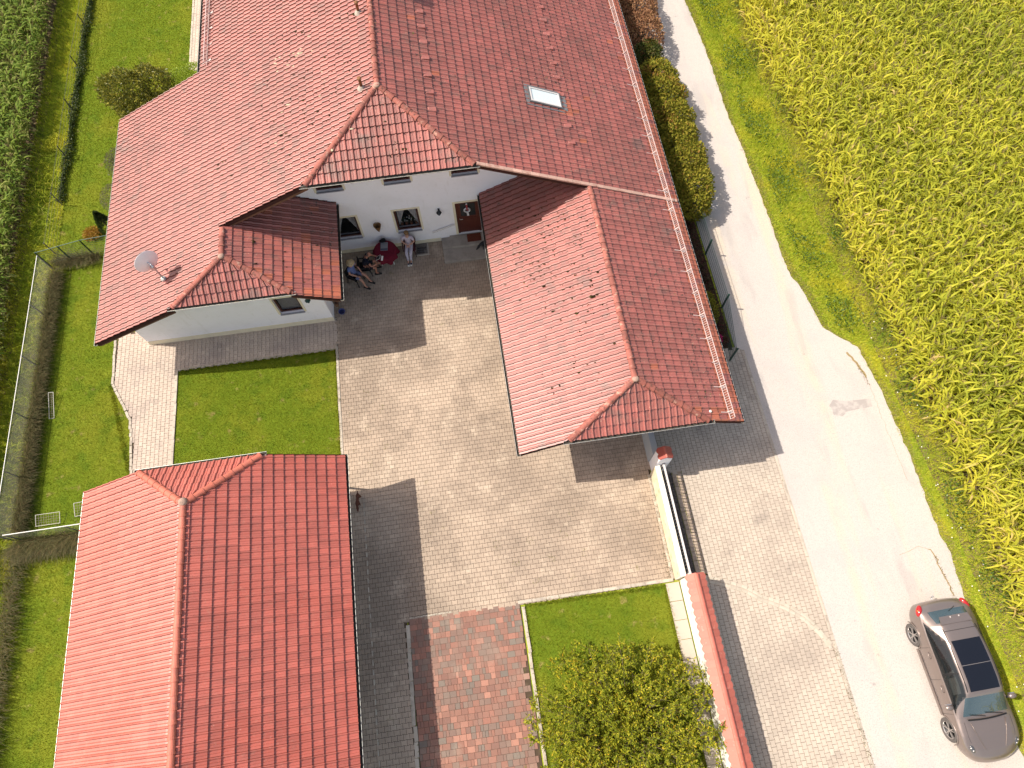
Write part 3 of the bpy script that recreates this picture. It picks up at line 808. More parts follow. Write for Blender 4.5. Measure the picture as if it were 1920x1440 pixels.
def gutter(parent, A, B, base, r=.062, ends=True, up=None):
    """half pipe from A to B"""
    A = Vector(A); B = Vector(B); d = (B - A).normalized(); x = d.cross(Vector((0, 0, 1))).normalized()
    b = MB(base); n = 8
    for rr, flip in ((r, 0), (r * .86, 1)):
        b.cur = flip
        k0 = len(b.v)
        for p in (A, B):
            for k in range(n + 1):
                a = math.pi + math.pi * k / n
                b.v.append(p + x * (rr * math.cos(a)) + Vector((0, 0, rr * math.sin(a))))
        for k in range(n):
            q = [k0 + k, k0 + k + 1, k0 + n + 2 + k, k0 + n + 1 + k]
            b.f.append(q if flip else q[::-1]); b.m.append(flip)
    b.cur = 0
    m = n + 1
    for e in (0, 1):   # rims
        for sd in (0, n):
            pass
    b.f.append([0, m, 2 * m + m, 2 * m]); b.m.append(0)
    b.f.append([n, 2 * m + n, 3 * m + n, m + n]); b.m.append(0)
    if ends:
        b.f.append(list(range(0, m))); b.m.append(0)
        b.f.append(list(range(m, 2 * m))[::-1]); b.m.append(0)
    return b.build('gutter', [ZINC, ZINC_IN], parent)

# ------------------------------------------------------------------ the house
HB = (-2.0, 20.0, 0.0)
house = empty('house', HB, label='white farmhouse with steep aged red tiled roof round a paved courtyard', cat='house')
ca = 1 / math.sqrt(1 + T * T); sa = T * ca
XL, XRr = -13.90, 8.52
def hipy(x, xa, ya, xe, ye): return ya + (ye - ya) * abs(x - xa) / abs(xe - xa)
def front_L(x):
    if x > -4.96: return hipy(x, -2.11, 18.29, -4.96, 15.6)
    if x > XW: return 15.6
    if x > -10.36: return hipy(x, XW, 14.33, -10.36, 13.12)
    return 13.0
def back_L(x): return 23.9 if x < -9.71 else 43.0
def front_R(x):
    if x < .74: return hipy(x, -2.11, 18.29, .74, 15.6)
    if x < XC: return 15.6
    if x < 7.20: return hipy(x, XC, 7.83, 7.20, 6.42)
    return 6.38
def front_C(x): return hipy(x, XC, 7.83, 2.56, 6.42) if x > 2.56 else 6.38
def front_W(x): return hipy(x, XW, 14.33, -6.26, 13.12) if x < -6.26 else 13.0
Y0 = 20.0
faces = []
# left slope: looking from -x, right is -y.  u = Y0 - y
faces.append(tile_face((XL, Y0, zL(XL)), (0, -1, 0), (ca, 0, sa), (XR - XL) / ca, lambda v: Y0 - back_L(XL + v * ca), lambda v: Y0 - front_L(XL + v * ca)))
fr_right = lambda u, v: 1 if ((Y0 + u < 6.75 or v < .34) and random.random() < .8) or random.random() < .004 or (Y0 + u > 18.9 and Y0 + u < 20.0 and 3.6 < v < 4.4 and random.random() < .5) else 0
faces.append(tile_face((XRr, Y0, zL(XRr)), (0, 1, 0), (-ca, 0, sa), (XRr - XR) / ca, lambda v: front_R(XRr - v * ca) - Y0, lambda v: 43.0 - Y0, fr_right))
faces.append(tile_face((.94, Y0, zcar(.94)), (0, -1, 0), (ca, 0, sa), (XC - .94) / ca, lambda v: Y0 - 17.33, lambda v: Y0 - front_C(.94 + v * ca)))
fr_w = lambda u, v: 1 if (Y0 + u < 13.25 and random.random() < .8) or random.random() < .10 else 0
faces.append(tile_face((-4.68, Y0, zwing(-4.68)), (0, 1, 0), (-ca, 0, sa), (XW + 4.68) / -ca, lambda v: front_W(-4.68 - v * ca) - Y0, lambda v: 17.33 - Y0, fr_w))
def hip_face(x0, x1, xa, yg, zg_, ya, za, sgn=1):
    run = abs(ya - yg); rise = za - zg_; L = math.hypot(run, rise)
    V = (0, sgn * run / L, rise / L)
    if sgn > 0:
        return tile_face((xa, yg, zg_), (1, 0, 0), V, L, lambda v: (x0 - xa) * (1 - v / L), lambda v: (x1 - xa) * (1 - v / L))
    return tile_face((xa, yg, zg_), (-1, 0, 0), V, L, lambda v: (xa - x1) * (1 - v / L), lambda v: (xa - x0) * (1 - v / L))
faces.append(hip_face(-4.96, .74, XR, 15.6, 6.44, 18.29, ZR))
faces.append(hip_face(2.56, 7.20, XC, 6.42, 3.52, 7.83, ZC))
faces.append(hip_face(-10.36, -6.26, XW, 13.12, 4.0, 14.33, ZW))
pl = lambda a, b_, c: None
db = MB(HB)
zLf = lambda x, y: zL(x)
def slab_roof(b, poly, zf): b.prism(poly, lambda x, y: zf(x, y) - .15, lambda x, y: zf(x, y) - .01)
slab_roof(db, [(XR, 18.29), (-4.96, 15.6), (XW, 15.6), (XW, 14.33), (-10.36, 13.12), (-10.36, 13.0), (XL, 13.0), (XL, 23.9), (-9.71, 23.9), (-9.71, 43), (XR, 43)], zLf)
slab_roof(db, [(XR, 18.29), (XR, 43), (XRr, 43), (XRr, 6.38), (7.2, 6.38), (7.2, 6.42), (XC, 7.83), (XC, 15.6), (.74, 15.6)], zLf)
slab_roof(db, [(XC, 7.83), (XC, 15.6), (XC, 17.3), (.94, 17.3), (.94, 6.38), (2.56, 6.38), (2.56, 6.42)], lambda x, y: zcar(x))
slab_roof(db, [(XW, 14.33), (-6.26, 13.12), (-6.26, 13.0), (-4.68, 13.0), (-4.68, 17.3), (XW, 17.3)], lambda x, y: zwing(x))
for (x0, x1, xa, yg, zz, ya, za) in ((-4.96, .74, XR, 15.6, 6.44, 18.29, ZR), (2.56, 7.2, XC, 6.42, 3.52, 7.83, ZC), (-10.36, -6.26, XW, 13.12, 4.0, 14.33, ZW)):
    slab_roof(db, [(x0, yg), (x1, yg), (xa, ya)], lambda x, y: zz + (za - zz) * (y - yg) / (ya - yg))
roof = db.build('roof', DECK, house)
def hpref(P, fid):
    w = np.ones(len(P))
    w[(fid == 2) | (fid == 5) | (fid == 6)] *= 1.1
    w[(fid == 1) & (P[:, 1] > 15)] *= .8
    return w
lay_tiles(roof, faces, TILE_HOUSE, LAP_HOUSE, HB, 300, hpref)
CAPM = cap_mesh(CAP_HOUSE)
caps(roof, (XR, 18.2, ZR), (XR, 42, ZR), CAPM, HB)
for a, b_ in (((-4.96, 15.6, 6.44), (XR, 18.29, ZR)), ((.74, 15.6, 6.44), (XR, 18.29, ZR)), ((2.56, 6.42, 3.52), (XC, 7.83, ZC)), ((7.2, 6.42, 3.52), (XC, 7.83, ZC)),
              ((-10.36, 13.12, 4.0), (XW, 14.33, ZW)), ((-6.26, 13.12, 4.0), (XW, 14.33, ZW))): caps(roof, a, b_, CAPM, HB)
caps(roof, (XC, 7.8, ZC), (XC, 15.5, ZC), CAPM, HB)
caps(roof, (XW, 14.3, ZW), (XW, 15.5, ZW), CAPM, HB)
# mortar lump at each apex
for (x, y_, z) in ((XR, 18.25, ZR), (XC, 7.8, ZC), (XW, 14.3, ZW)):
    b = MB(HB); b.ball((x, y_, z + .05), .12, 9, 6, (1.0, 1.0, .55)); b.build('mortar_cap', MORTAR, roof, True)
# verge and cross line: a row of edge tiles along the front of the main roof, going on across the right slope
b = MB(); b.box(0, .33, -.065, .065, 0, .055); VERGE = b.mesh('verge_tile', CAP_PALE)
def verge(A, B, me=VERGE, lift=.03):
    A = Vector(A); B = Vector(B); d = (B - A); L = d.length; d.normalize(); n = int(L / .34)
    yv = Vector((0, 0, 1)).cross(d).normalized(); z = d.cross(yv)
    M = Matrix((d, yv, z)).transposed().to_euler()
    for i in range(n + 1):
        o = link('verge_tile', me, roof, A + d * (i * .34) + z * lift - Vector(HB), M); o['tint'] = random.random() * .98
verge((.80, 15.62, zL(.80)), (XC, 15.62, ZC)); verge((XC + .2, 15.62, zL(XC + .2)), (8.2, 15.62, zL(8.2)))
for A, B in (((-4.96, 15.66, 6.4), (XW, 15.66, ZW)), ((-10.4, 13.06, zL(-10.4)), (XL, 13.06, zL(XL))), ((-6.2, 13.06, zwing(-6.2)), (-4.68, 13.06, zwing(-4.68))),
             ((.8, 15.7, zL(.8)), (XC, 15.7, ZC)), ((2.5, 6.44, zcar(2.5)), (.94, 6.44, zcar(.94))), ((7.25, 6.44, zL(7.25)), (XRr, 6.44, zL(XRr))),
             ((XL, 23.86, zL(XL)), (-9.71, 23.86, zL(-9.71))), ((-4.9, 15.74, 6.50), (.7, 15.74, 6.50)), ((2.6, 6.56, 3.58), (7.1, 6.56, 3.58)), ((-10.3, 13.26, 4.06), (-6.3, 13.26, 4.06))):
    b = MB(HB); b.beam(Vector(A) - Vector((0, 0, .13)), Vector(B) - Vector((0, 0, .13)), .05, .22); b.build('verge_board', WOOD_MID, roof)
# gutters
for A, B in (((-5.15, 15.53, 6.445), (.93, 15.53, 6.445)), ((2.36, 6.35, 3.525), (7.40, 6.35, 3.525)), ((-10.55, 13.05, 4.0), (-6.07, 13.05, 4.0)),
             ((XL - .05, 12.98, zL(XL) - .04), (XL - .05, 23.9, zL(XL) - .04)), ((XRr + .05, 6.36, zL(XRr) - .04), (XRr + .05, 43, zL(XRr) - .04)),
             ((.88, 6.36, zcar(.94) - .04), (.88, 17.3, zcar(.94) - .04)), ((-4.62, 12.98, zwing(-4.68) - .04), (-4.62, 17.3, zwing(-4.68) - .04)), ((-9.76, 24.0, zL(-9.71) - .04), (-9.76, 43, zL(-9.71) - .04))):
    gutter(house, A, B, HB)
b = MB(HB)
for x, s in ((-5.15, 1), (.93, -1)): b.box(min(x, x - s * .02), max(x, x - s * .02), 15.46, 15.62, 6.30, 6.50)
# moss clumps caught in the tile laps
def moss(n, x0, x1, y0, y1, zf, clus, size=.03):
    c = np.c_[rng.uniform(x0, x1, clus), rng.uniform(y0, y1, clus)]
    k = rng.integers(0, clus, n)
    P = c[k] + rng.normal(0, .5, (n, 2)) * np.array([1.0, .8])
    P = P[(P[:, 0] > x0) & (P[:, 0] < x1) & (P[:, 1] > y0) & (P[:, 1] < y1)]
    P[:, 1] = np.round(P[:, 1] / TW) * TW + rng.normal(-.02, .02, len(P))   # they sit along the rolls
    m = len(P)
    z = np.array([zf(*q) for q in P]) + .035
    base = np.array([(1, 0, 0), (.5, .87, 0), (-.5, .87, 0), (-1, 0, 0), (-.5, -.87, 0), (.5, -.87, 0), (.5, 0, .6), (-.5, 0, .6)])
    sz = size * rng.gamma(2.2, .45, m)
    V = base[None] * sz[:, None, None] * np.stack([rng.uniform(.8, 2.2, m), rng.uniform(.6, 1.1, m), np.ones(m)], 1)[:, None, :]
    V += np.c_[P, z][:, None, :]
    V += rng.normal(0, .006, V.shape)
    f = np.array([(0, 1, 6, 6), (1, 2, 7, 6), (2, 3, 7, 7), (3, 4, 7, 7), (4, 5, 6, 7), (5, 0, 6, 6)])
    quads = np.array([(0, 1, 2, 6), (2, 7, 6, 6), (2, 3, 4, 7), (4, 5, 6, 7), (5, 0, 6, 6)])
    ok = np.array([(1, 2, 7, 6), (4, 5, 6, 7)]); tri = np.array([(0, 1, 6), (2, 3, 7), (3, 4, 7), (5, 0, 6)])
    faces_m = [list(q + 8 * i) for i in range(m) for q in ok] + [list(q + 8 * i) for i in range(m) for q in tri]
    return V.reshape(-1, 3), faces_m, m
MV = []; MF = []; off = 0
hipz = lambda x, y: 6.44 + (ZR - 6.44) * (y - 15.6) / 2.69
for args in ((520, -6.8, -2.6, 17.5, 23.5, lambda x, y: zL(x), 22, .014), (200, -9.5, -3.0, 15.8, 20.0, lambda x, y: zL(x), 14, .012), (460, 1.2, 4.6, 10.2, 15.8, lambda x, y: zcar(x), 22, .017), (110, 2.0, 4.6, 7.6, 10.5, lambda x, y: zcar(x), 12, .014),
             (190, -7.9, -4.9, 13.6, 16.8, lambda x, y: zwing(x), 14, .02), (80, -3.2, -.9, 15.8, 17.6, hipz, 8, .02), (170, -1.8, 3.0, 16.5, 24.0, lambda x, y: zL(x), 20, .013), (70, 5.1, 7.6, 7.5, 12.0, lambda x, y: zL(x), 8, .013)):
    V, F, m = moss(*args)
    MV.append(V); MF += [[i + off for i in f] for f in F]; off += len(V)
MV = np.concatenate(MV) - np.array(HB)
mm = bpy.data.meshes.new('moss'); mm.from_pydata([tuple(v) for v in MV], [], MF); mm.materials.append(MOSS)
at = mm.attributes.new('tint', 'FLOAT', 'FACE'); at.data.foreach_set('value', (rng.beta(1.3, 2.4, len(MF)) * .97).astype(np.float32))
o = link('moss', mm, roof); o['kind'] = 'stuff'
MV = []; MF = []; off = 0
for args in ((70, -6.4, -4.4, 21.2, 22.3, lambda x, y: zL(x) - .01, 4, .028), (90, -6.5, -3.0, 16.5, 21, lambda x, y: zL(x) - .01, 9, .016), (60, 1.2, 4.6, 7, 15, lambda x, y: zcar(x) - .01, 14, .012)):
    V, F, m = moss(*args); MV.append(V); MF += [[i + off for i in f] for f in F]; off += len(V)
mm = bpy.data.meshes.new('lichen'); mm.from_pydata([tuple(v) for v in np.concatenate(MV) - np.array(HB)], [], MF); mm.materials.append(LICHEN)
at = mm.attributes.new('tint', 'FLOAT', 'FACE'); at.data.foreach_set('value', (rng.random(len(MF)) * .97).astype(np.float32))
o = link('lichen', mm, roof); o['kind'] = 'stuff'
# walls -------------------------------------------------
def wall_holes(b, x0, x1, z0, z1, y0, y1, holes):
    """wall of boxes round rectangular openings"""
    xs = sorted({x0, x1, *[h[0] for h in holes], *[h[1] for h in holes]})
    for a, c in zip(xs, xs[1:]):
        zz = z0
        for h in sorted([h for h in holes if h[0] <= a + 1e-6 and h[1] >= c - 1e-6], key=lambda h: h[2]):
            if h[2] > zz + 1e-6: b.box(a, c, y0, y1, zz, h[2])
            zz = h[3]
        if z1 > zz: b.box(a, c, y0, y1, zz, z1)
YW = 17.33
H_UP = [(-5.19, -4.19, 4.03, 5.15), (-2.64, -1.64, 4.03, 5.15), (-.07, .93, 4.03, 5.15)]
H_GR = [(-5.12, -4.13, 1.0, 2.36), (-2.61, -1.62, 1.0, 2.38)]
H_DOOR = (-.11, .90, .31, 2.37)
b = MB(HB)
wall_holes(b, -5.74, .96, 0, 5.7, YW, YW + .3, H_UP + H_GR + [H_DOOR])
zu = lambda x: zL(x) - .16
b.xz([(-5.74, 5.7), (.96, 5.7), (.96, zu(.96)), (-.55, zu(-.55)), (-1.1, 6.9), (-3.1, 6.9), (-3.65, zu(-3.65)), (-5.74, zu(-5.74))], YW, YW + .3)
b.xz([(-9.2, zu(-9.2)), (-9.2, 2.0), (-5.74, 2.0), (-5.74, zu(-5.74))], YW, YW + .3)
b.xz([(.96, 0), (7.9, 0), (7.9, zu(7.9)), (.96, zu(.96))], YW, YW + .3)
b.build('wall', PLASTER, house)
# wing: front wall with one window, sides
YG = 14.08
H_WING = [(-7.55, -6.62, 1.05, 2.2)]
b = MB(HB)
wall_holes(b, -13.2, -5.70, 0, 2.3, YG, YG + .3, H_WING)
b.xz([(-13.2, 2.3), (-5.70, 2.3), (-5.70, zwing(-5.70) - .16), (-7.2, zwing(-7.2) - .16), (-7.5, 3.95), (-9.1, 3.95), (-9.4, zu(-9.4)), (-13.2, zu(-13.2))], YG, YG + .3)
b.build('wall', PLASTER, house)
b = MB(HB)
b.box(-13.2, -12.9, YG + .3, 23.5, 0, 2.35)
b.box(-9.1, -8.8, 23.2, 42.5, 0, 4.2); b.box(-13.2, -9.1, 23.2, 23.5, 0, 2.35)
b.box(7.6, 7.9, 15.2, 42.5, 0, 2.7)
b.build('wall', PLASTER, house)
b = MB(HB); b.box(-6.0, -5.70, YG + .3, YG + .75, 0, 2.7); b.box(-6.0, -5.72, YG + 1.8, YW, 0, 2.7); b.box(-6.0, -5.72, YG + .75, YG + 1.8, 2.2, 2.7)
b.build('wall', PLASTER, house)
b = MB(HB); b.box(-5.9, -5.80, YG + .75, YG + 1.8, 0.02, 2.2); b.build('side_door', WOOD_DARK, house)
b = MB(HB); b.beam((-4.95, 13.1, 2.72), (-4.95, 17.3, 2.72), .12, .18); b.build('eave_beam', WOOD_DARK, house)
b = MB(HB); b.beam((1.25, 7.4, 2.48), (1.25, 17.3, 2.48), .14, .2); b.beam((8.1, 7.4, 2.48), (8.1, 15, 2.48), .14, .2); b.beam((1.2, 8.4, 2.70), (8.2, 8.4, 2.70), .16, .2); b.build('carport_beam', WOOD_DARK, house)
for x, y_ in ((1.25, 8.4), (1.25, 12.0), (8.1, 8.4), (8.1, 12.2), (4.7, 8.4)):
    b = MB(HB); b.box(x - .08, x + .08, y_ - .08, y_ + .08, 0, 2.64); b.build('carport_post', WOOD_DARK, house)
b = MB(HB); b.xz([(1.4, 2.87), (8.0, 2.87), (6.9, 3.42), (2.9, 3.42)], 8.32, 8.36); b.build('gable_board', WOOD_MID, house)
# plinths and trims
b = MB(HB); b.box(-13.215, -5.685, YG - .015, YG, 0, .28); b.box(-5.74, -.9, YW - .015, YW, 0, .22); b.build('plinth', CREAM, house)
def window(h, y_, deep=.085, curtain=0):
    x0, x1, z0, z1 = h
    t = MB(HB)
    w = .085
    for bx in ((x0 - w, x0, z0 - .02, z1 + w), (x1, x1 + w, z0 - .02, z1 + w), (x0, x1, z1, z1 + w)): t.box(bx[0], bx[1], y_ - .014, y_ + .02, bx[2], bx[3])
    t.build('window_surround', CREAM, house)
    wroot = MB(HB)
    f = .075
    yf = y_ + deep
    for bx in ((x0, x0 + f, z0, z1), (x1 - f, x1, z0, z1), (x0 + f, x1 - f, z0, z0 + f), (x0 + f, x1 - f, z1 - f, z1)): wroot.box(bx[0], bx[1], yf, yf + .07, bx[2], bx[3])
    win = wroot.build('window', WIN_BROWN, house)
    g = MB(HB); g.box(x0 + f, x1 - f, yf + .03, yf + .045, z0 + f, z1 - f); g.build('pane', GLASS, win)
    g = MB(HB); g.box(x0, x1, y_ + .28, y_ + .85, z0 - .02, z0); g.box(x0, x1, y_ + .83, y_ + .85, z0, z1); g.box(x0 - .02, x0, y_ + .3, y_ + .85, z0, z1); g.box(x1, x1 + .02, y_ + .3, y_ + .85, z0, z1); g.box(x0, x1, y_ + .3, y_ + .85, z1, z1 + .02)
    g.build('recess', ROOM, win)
    sl = MB(HB); sl.box(x0 - .02, x1 + .02, y_ - .065, yf, z0 - .045, z0 - .002); sl.build('sill', SILL, house)
    if curtain == 1:
        c = MB(HB); xm = (x0 + x1) / 2; n = 10
        for sgn in (-1, 1):
            vs = []
            for i in range(n + 1):
                t_ = i / n
                x = xm + sgn * (.0 + t_ * (x1 - x0 - .18) / 2)
                zb = z1 - .15 - (t_ ** 1.2) * (z1 - z0 - .25)
                yy = yf + .11 + .015 * math.sin(i * 2.6)
                vs += [(x, yy, z1 - .08), (x, yy + .02, zb)]
            c.add(vs, [(2 * i, 2 * i + 1, 2 * i + 3, 2 * i + 2) for i in range(n)])
        c.build('curtain', CURTAIN, win)
    return win
for h in H_UP: window(h, YW)
window(H_GR[0], YW, curtain=1); wm = window(H_GR[1], YW, curtain=1)
ww = window(H_WING[0], YG)
b = MB(HB); b.box(-7.46, -6.71, YG + .17, YG + .18, 1.2, 2.1); b.build('blind', mk('grey_blind', (.36, .34, .34), .7), ww)
# pot plants behind the middle window
fl = [mk('white_petal', (.75, .72, .68), .7), mk('pot_leaf', (.05, .09, .02), .6), mk('clay_pot', (.32, .13, .07), .8)]
for k in range(4):
    x = -2.42 + k * .2
    t = empty('pot_plant', (x, YW + .33, 1.0), label=['white orchid in a clay pot at the left end behind the middle ground floor window', 'taller white flowering pot plant second behind the middle window', 'small white flowering pot plant third behind the middle window', 'leafy white flowering plant at the right end behind the middle window'][k], cat='pot plant', group='pot plants behind the window')
    m_ = MB(); m_.lathe([(.05, 0), (.07, .13)], 10); m_.build('pot', fl[2], t)
    m_ = MB()
    for q in range(16):
        a = q * 2.4; r_ = .03 + .05 * random.random(); zz = .16 + .2 * random.random()
        p0 = Vector((math.cos(a) * r_, math.sin(a) * r_ - .02, zz)); d = Vector((math.cos(a) * .07, math.sin(a) * .07, .05))
        sd = d.cross(Vector((0, 0, 1))).normalized() * .018
        m_.add([p0, p0 + d * .5 + sd, p0 + d, p0 + d * .5 - sd], [(0, 1, 2, 3)])
    m_.build('foliage', fl[1], t)
    m_ = MB()
    for q in range(6): m_.ball((random.uniform(-.06, .06), random.uniform(-.07, .0), .26 + random.uniform(0, .3 if k in (1, 2) else .15)), .028, 6, 4)
    m_.build('flower', fl[0], t, True)
# front door
x0, x1, z0, z1 = H_DOOR
t = MB(HB)
for bx in ((x0 - .1, x0, z0, z1 + .1), (x1, x1 + .1, z0, z1 + .1), (x0, x1, z1, z1 + .1)): t.box(bx[0], bx[1], YW - .016, YW + .02, bx[2], bx[3])
t.build('door_surround', CREAM, house)
b = MB(HB); yd = YW + .07
b.box(x0, x1, yd, yd + .06, z0, z1)
for (a, c, e, g) in ((x0 + .16, x1 - .16, .48, 1.28), (x0 + .24, x1 - .24, .56, 1.20)):
    b.box(a, c, yd - .012 if a < x0 + .2 else yd - .022, yd, e, g)
b.box(x0, x0 + .09, yd - .03, yd, z0, z1); b.box(x1 - .09, x1, yd - .03, yd, z0, z1)
DOOR = mk('red_brown_door', (.105, .026, .017), .45, .4, layers=[LY(3, (.075, .018, .012), .4, .65, .7, st=(6, 1, 1))])
door = b.build('front_door', DOOR, house)
b = MB(HB); b.box(x0 + .2, x1 - .2, yd - .014, yd - .004, 1.42, 2.2); b.build('door_pane', mk('door_glass', (.03, .03, .03), .08, .6), door)
b = MB(HB); b.tube([(x0 + .13, yd - .01, 1.3), (x0 + .13, yd - .08, 1.3), (x0 + .25, yd - .08, 1.3)], .012); b.build('handle', STEEL, door)
# steps before the door
b = MB(HB); b.box(-.88, 2.2, 16.1, 17.32, 0, .15); bevel(b.build('door_step', STEP, house), .012, 1)
b = MB(HB); b.box(-.52, 2.2, 16.72, 17.32, .152, .30); bevel(b.build('door_step', STEP, house), .012, 1)
b = MB(HB); b.box(-.88, -.52, 16.75, 17.32, .152, .2); b.build('door_step', STEP, house)
# chimney just beyond the frame, whose shade lies on the right slope
b = MB(HB); b.box(-1.95, -1.25, 23.3, 24.1, 6.9, 8.35); ch = b.build('chimney', mk('rendered_chimney', (.4, .33, .28), .9, bump=(30, .4, .01)), roof)
b = MB(HB); b.box(-2.03, -1.17, 23.22, 24.18, 8.35, 8.45); b.build('chimney_cap', SLAB, house)
# vent pipes
for x, y_, z in ((-2.55, 22.05, 7.53), (-2.65, 18.46, 7.49)):
    b = MB(HB); b.lathe([(.05, -.1), (.05, .42), (.075, .43), (.075, .47)], 12, Matrix.Translation((x, y_, z))); v_ = b.build('vent_pipe', mk('rusty_brown_pipe', (.17, .08, .035), .7, .3, layers=[LY(12, (.3, .14, .06), .45, .65, .7)]), house, True)
    b = MB(HB); b.lathe([(.16, .02), (.14, .05), (.07, .14)], 12, Matrix.Translation((x, y_, z))); b.build('vent_collar', SLAB, v_)
# tread tiles in two rows on the right slope
b = MB(); b.add([(0, -.10, .0), (.30, -.10, 0), (.30, .10, 0), (0, .10, 0), (.02, -.09, .03), (.27, -.09, .085), (.27, .09, .085), (.02, .09, .03)], [(4, 5, 6, 7), (0, 1, 5, 4), (1, 2, 6, 5), (2, 3, 7, 6), (3, 0, 4, 7)])
TREAD = b.mesh('tread_tile', TILE_HOUSE)
ra = math.atan(T)
for xx, ys_ in ((-.55, (22.5, 21.72, 20.93, 20.13, 19.3, 18.49, 17.68)), (4.42, (24.9, 24.1, 23.28, 22.5, 21.67, 20.87, 19.97, 18.37, 17.55))):
    for y_ in ys_:
        o = link('tread_tile', TREAD, roof, Vector((xx, y_, zL(xx) + .02)) - Vector(HB), (0, ra, 0)); o['tint'] = .5 + random.random() * .45
# skylight
M = Matrix.Translation((3.83, 19.54, zL(3.83))) @ Euler((0, ra, 0)).to_matrix().to_4x4()
b = MB(HB)
for bx in ((-.70, .70, -.40, -.33, .0, .11), (-.70, .70, .33, .40, 0, .11), (-.70, -.63, -.33, .33, 0, .11), (.63, .70, -.33, .33, 0, .11)): b.box(*bx, M)
skl = b.build('skylight', mk('skylight_frame', (.16, .155, .155), .35, .5, metal=.5), house)
b = MB(HB)
for bx in ((-.64, .64, -.35, -.30, .09, .125), (-.64, .64, .30, .35, .09, .125), (-.64, -.59, -.30, .30, .09, .125), (.59, .64, -.30, .30, .09, .125)): b.box(*bx, M)
b.build('sash', PALE_METAL, skl)
b = MB(HB); b.box(-.6, .6, -.31, .31, .06, .095, M); b.build('pane', SKYLIGHT_GLASS, skl)
b = MB(HB)
for bx in ((-.80, .80, -.52, -.40, .03, .05), (-.80, .80, .40, .52, .03, .05), (.70, .95, -.40, .40, .03, .055), (-.82, -.70, -.40, .40, .03, .05)): b.box(*bx, M)
b.build('flashing', GREY_METAL, skl)
# snow guards
def snow_guard(x, y0, y1, slope):
    base = Vector((x, 0, zL(x)))
    ang = ra if slope > 0 else -ra
    n = Vector((math.sin(ang), 0, math.cos(ang))); d = Vector((math.cos(ang), 0, -math.sin(ang)))
    b = MB(HB)
    lo_, hi_ = base + n * .07, base + n * .26 + d * .03
    for q in (lo_, hi_): b.beam(q + Vector((0, y0, 0)), q + Vector((0, y1, 0)), .022, .022)
    y_ = y0
    while y_ < y1:
        b.beam(lo_ + Vector((0, y_, 0)), hi_ + Vector((0, y_, 0)), .012, .012, (0, 1, 0)); y_ += .085
    g = b.build('snow_guard', SNOW_METAL, house)
    br = MB()
    br.box(-.30, .06, -.015, .015, .04, .055); br.add([(-.06, -.012, .05), (.02, -.012, .05), (.04, -.012, .27), (.01, -.012, .27), (-.06, .012, .05), (.02, .012, .05), (.04, .012, .27), (.01, .012, .27)], [(0, 1, 2, 3), (7, 6, 5, 4), (0, 4, 5, 1), (1, 5, 6, 2), (2, 6, 7, 3), (3, 7, 4, 0)])
    br.box(-.02, .2, -.05, .05, .045, .05)
    me = br.mesh('bracket', SNOW_METAL)
    y_ = y0 + .25
    while y_ < y1:
        o = link('bracket', me, g, base + Vector((0, y_, 0)) - Vector(HB), (0, ang, 0) if slope > 0 else (0, ang, math.pi) if False else (0, ang, 0))
        y_ += .93
snow_guard(8.02, 6.45, 42.0, 1)
snow_guard(-9.28, 24.0, 42.0, -1)
# white spot on a tile at the lower right corner and downpipe bracket
b = MB(HB); b.ball((7.35, 6.72, zL(7.35) + .06), .05, 8, 6, (1, 1, .6)); b.build('vent_knob', WHITE_PAINT, house, True)

# ------------------------------------------------------------------ the garage
GB = (-9.3, 0.0, 0.0)
garage = empty('garage', GB, label='garage with bright red tiled roof in the lower left', cat='garage')
gca = 1 / math.sqrt(1 + GT * GT); gsa = GT * gca
def gback(x):
    if -11.25 < x < -7.39: return 5.8 + (7.32 - 5.8) * abs(x - GX) / 1.93
    return 7.36
gf = []
gf.append(tile_face((-13.66, 0, zg(-13.66)), (0, -1, 0), (gca, 0, gsa), (GX + 13.66) / gca, lambda v: -gback(-13.66 + v * gca), lambda v: 9.0))
gf.append(tile_face((-5.0, 0, zg(-5.0)), (0, 1, 0), (-gca, 0, gsa), (-5.0 - GX) / gca, lambda v: -9.0, lambda v: gback(-5.0 - v * gca)))
gf.append(hip_face(-11.25, -7.39, GX, 7.32, 3.71, 5.8, GZ, -1))
db = MB(GB)
slab_roof(db, [(GX, 5.8), (GX, -9), (-13.66, -9), (-13.66, 7.36), (-11.25, 7.36), (-11.25, 7.32)], lambda x, y: zg(x))
slab_roof(db, [(GX, 5.8), (GX, -9), (-5.0, -9), (-5.0, 7.36), (-7.39, 7.36), (-7.39, 7.32)], lambda x, y: zg(x))
slab_roof(db, [(-11.25, 7.32), (-7.39, 7.32), (GX, 5.8)], lambda x, y: 3.71 + (GZ - 3.71) * (7.32 - y) / 1.52)
groof = db.build('roof', DECK, garage)
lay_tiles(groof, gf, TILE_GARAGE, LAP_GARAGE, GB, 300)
CAPG = cap_mesh(CAP_GARAGE)
caps(groof, (GX, -8.8, GZ), (GX, 5.75, GZ), CAPG, GB)
caps(groof, (-11.25, 7.32, 3.71), (GX, 5.8, GZ), CAPG, GB); caps(groof, (-7.39, 7.32, 3.71), (GX, 5.8, GZ), CAPG, GB)
b = MB(GB); b.ball((GX, 5.85, GZ + .05), .13, 9, 6, (1.1, 1.1, .7)); b.build('mortar_cap', MORTAR, groof, True)
for A, B in (((-11.3, 7.3, zg(-11.3)), (-13.66, 7.3, zg(-13.66))), ((-7.35, 7.3, zg(-7.35)), (-5.0, 7.3, zg(-5.0))), ((-11.2, 7.26, 3.62), (-7.4, 7.26, 3.62))):
    b = MB(GB); b.beam(Vector(A) - Vector((0, 0, .13)), Vector(B) - Vector((0, 0, .13)), .05, .22); b.build('verge_board', WOOD_MID, groof)
gutter(garage, (-11.42, 7.39, 3.68), (-7.22, 7.39, 3.68), GB)
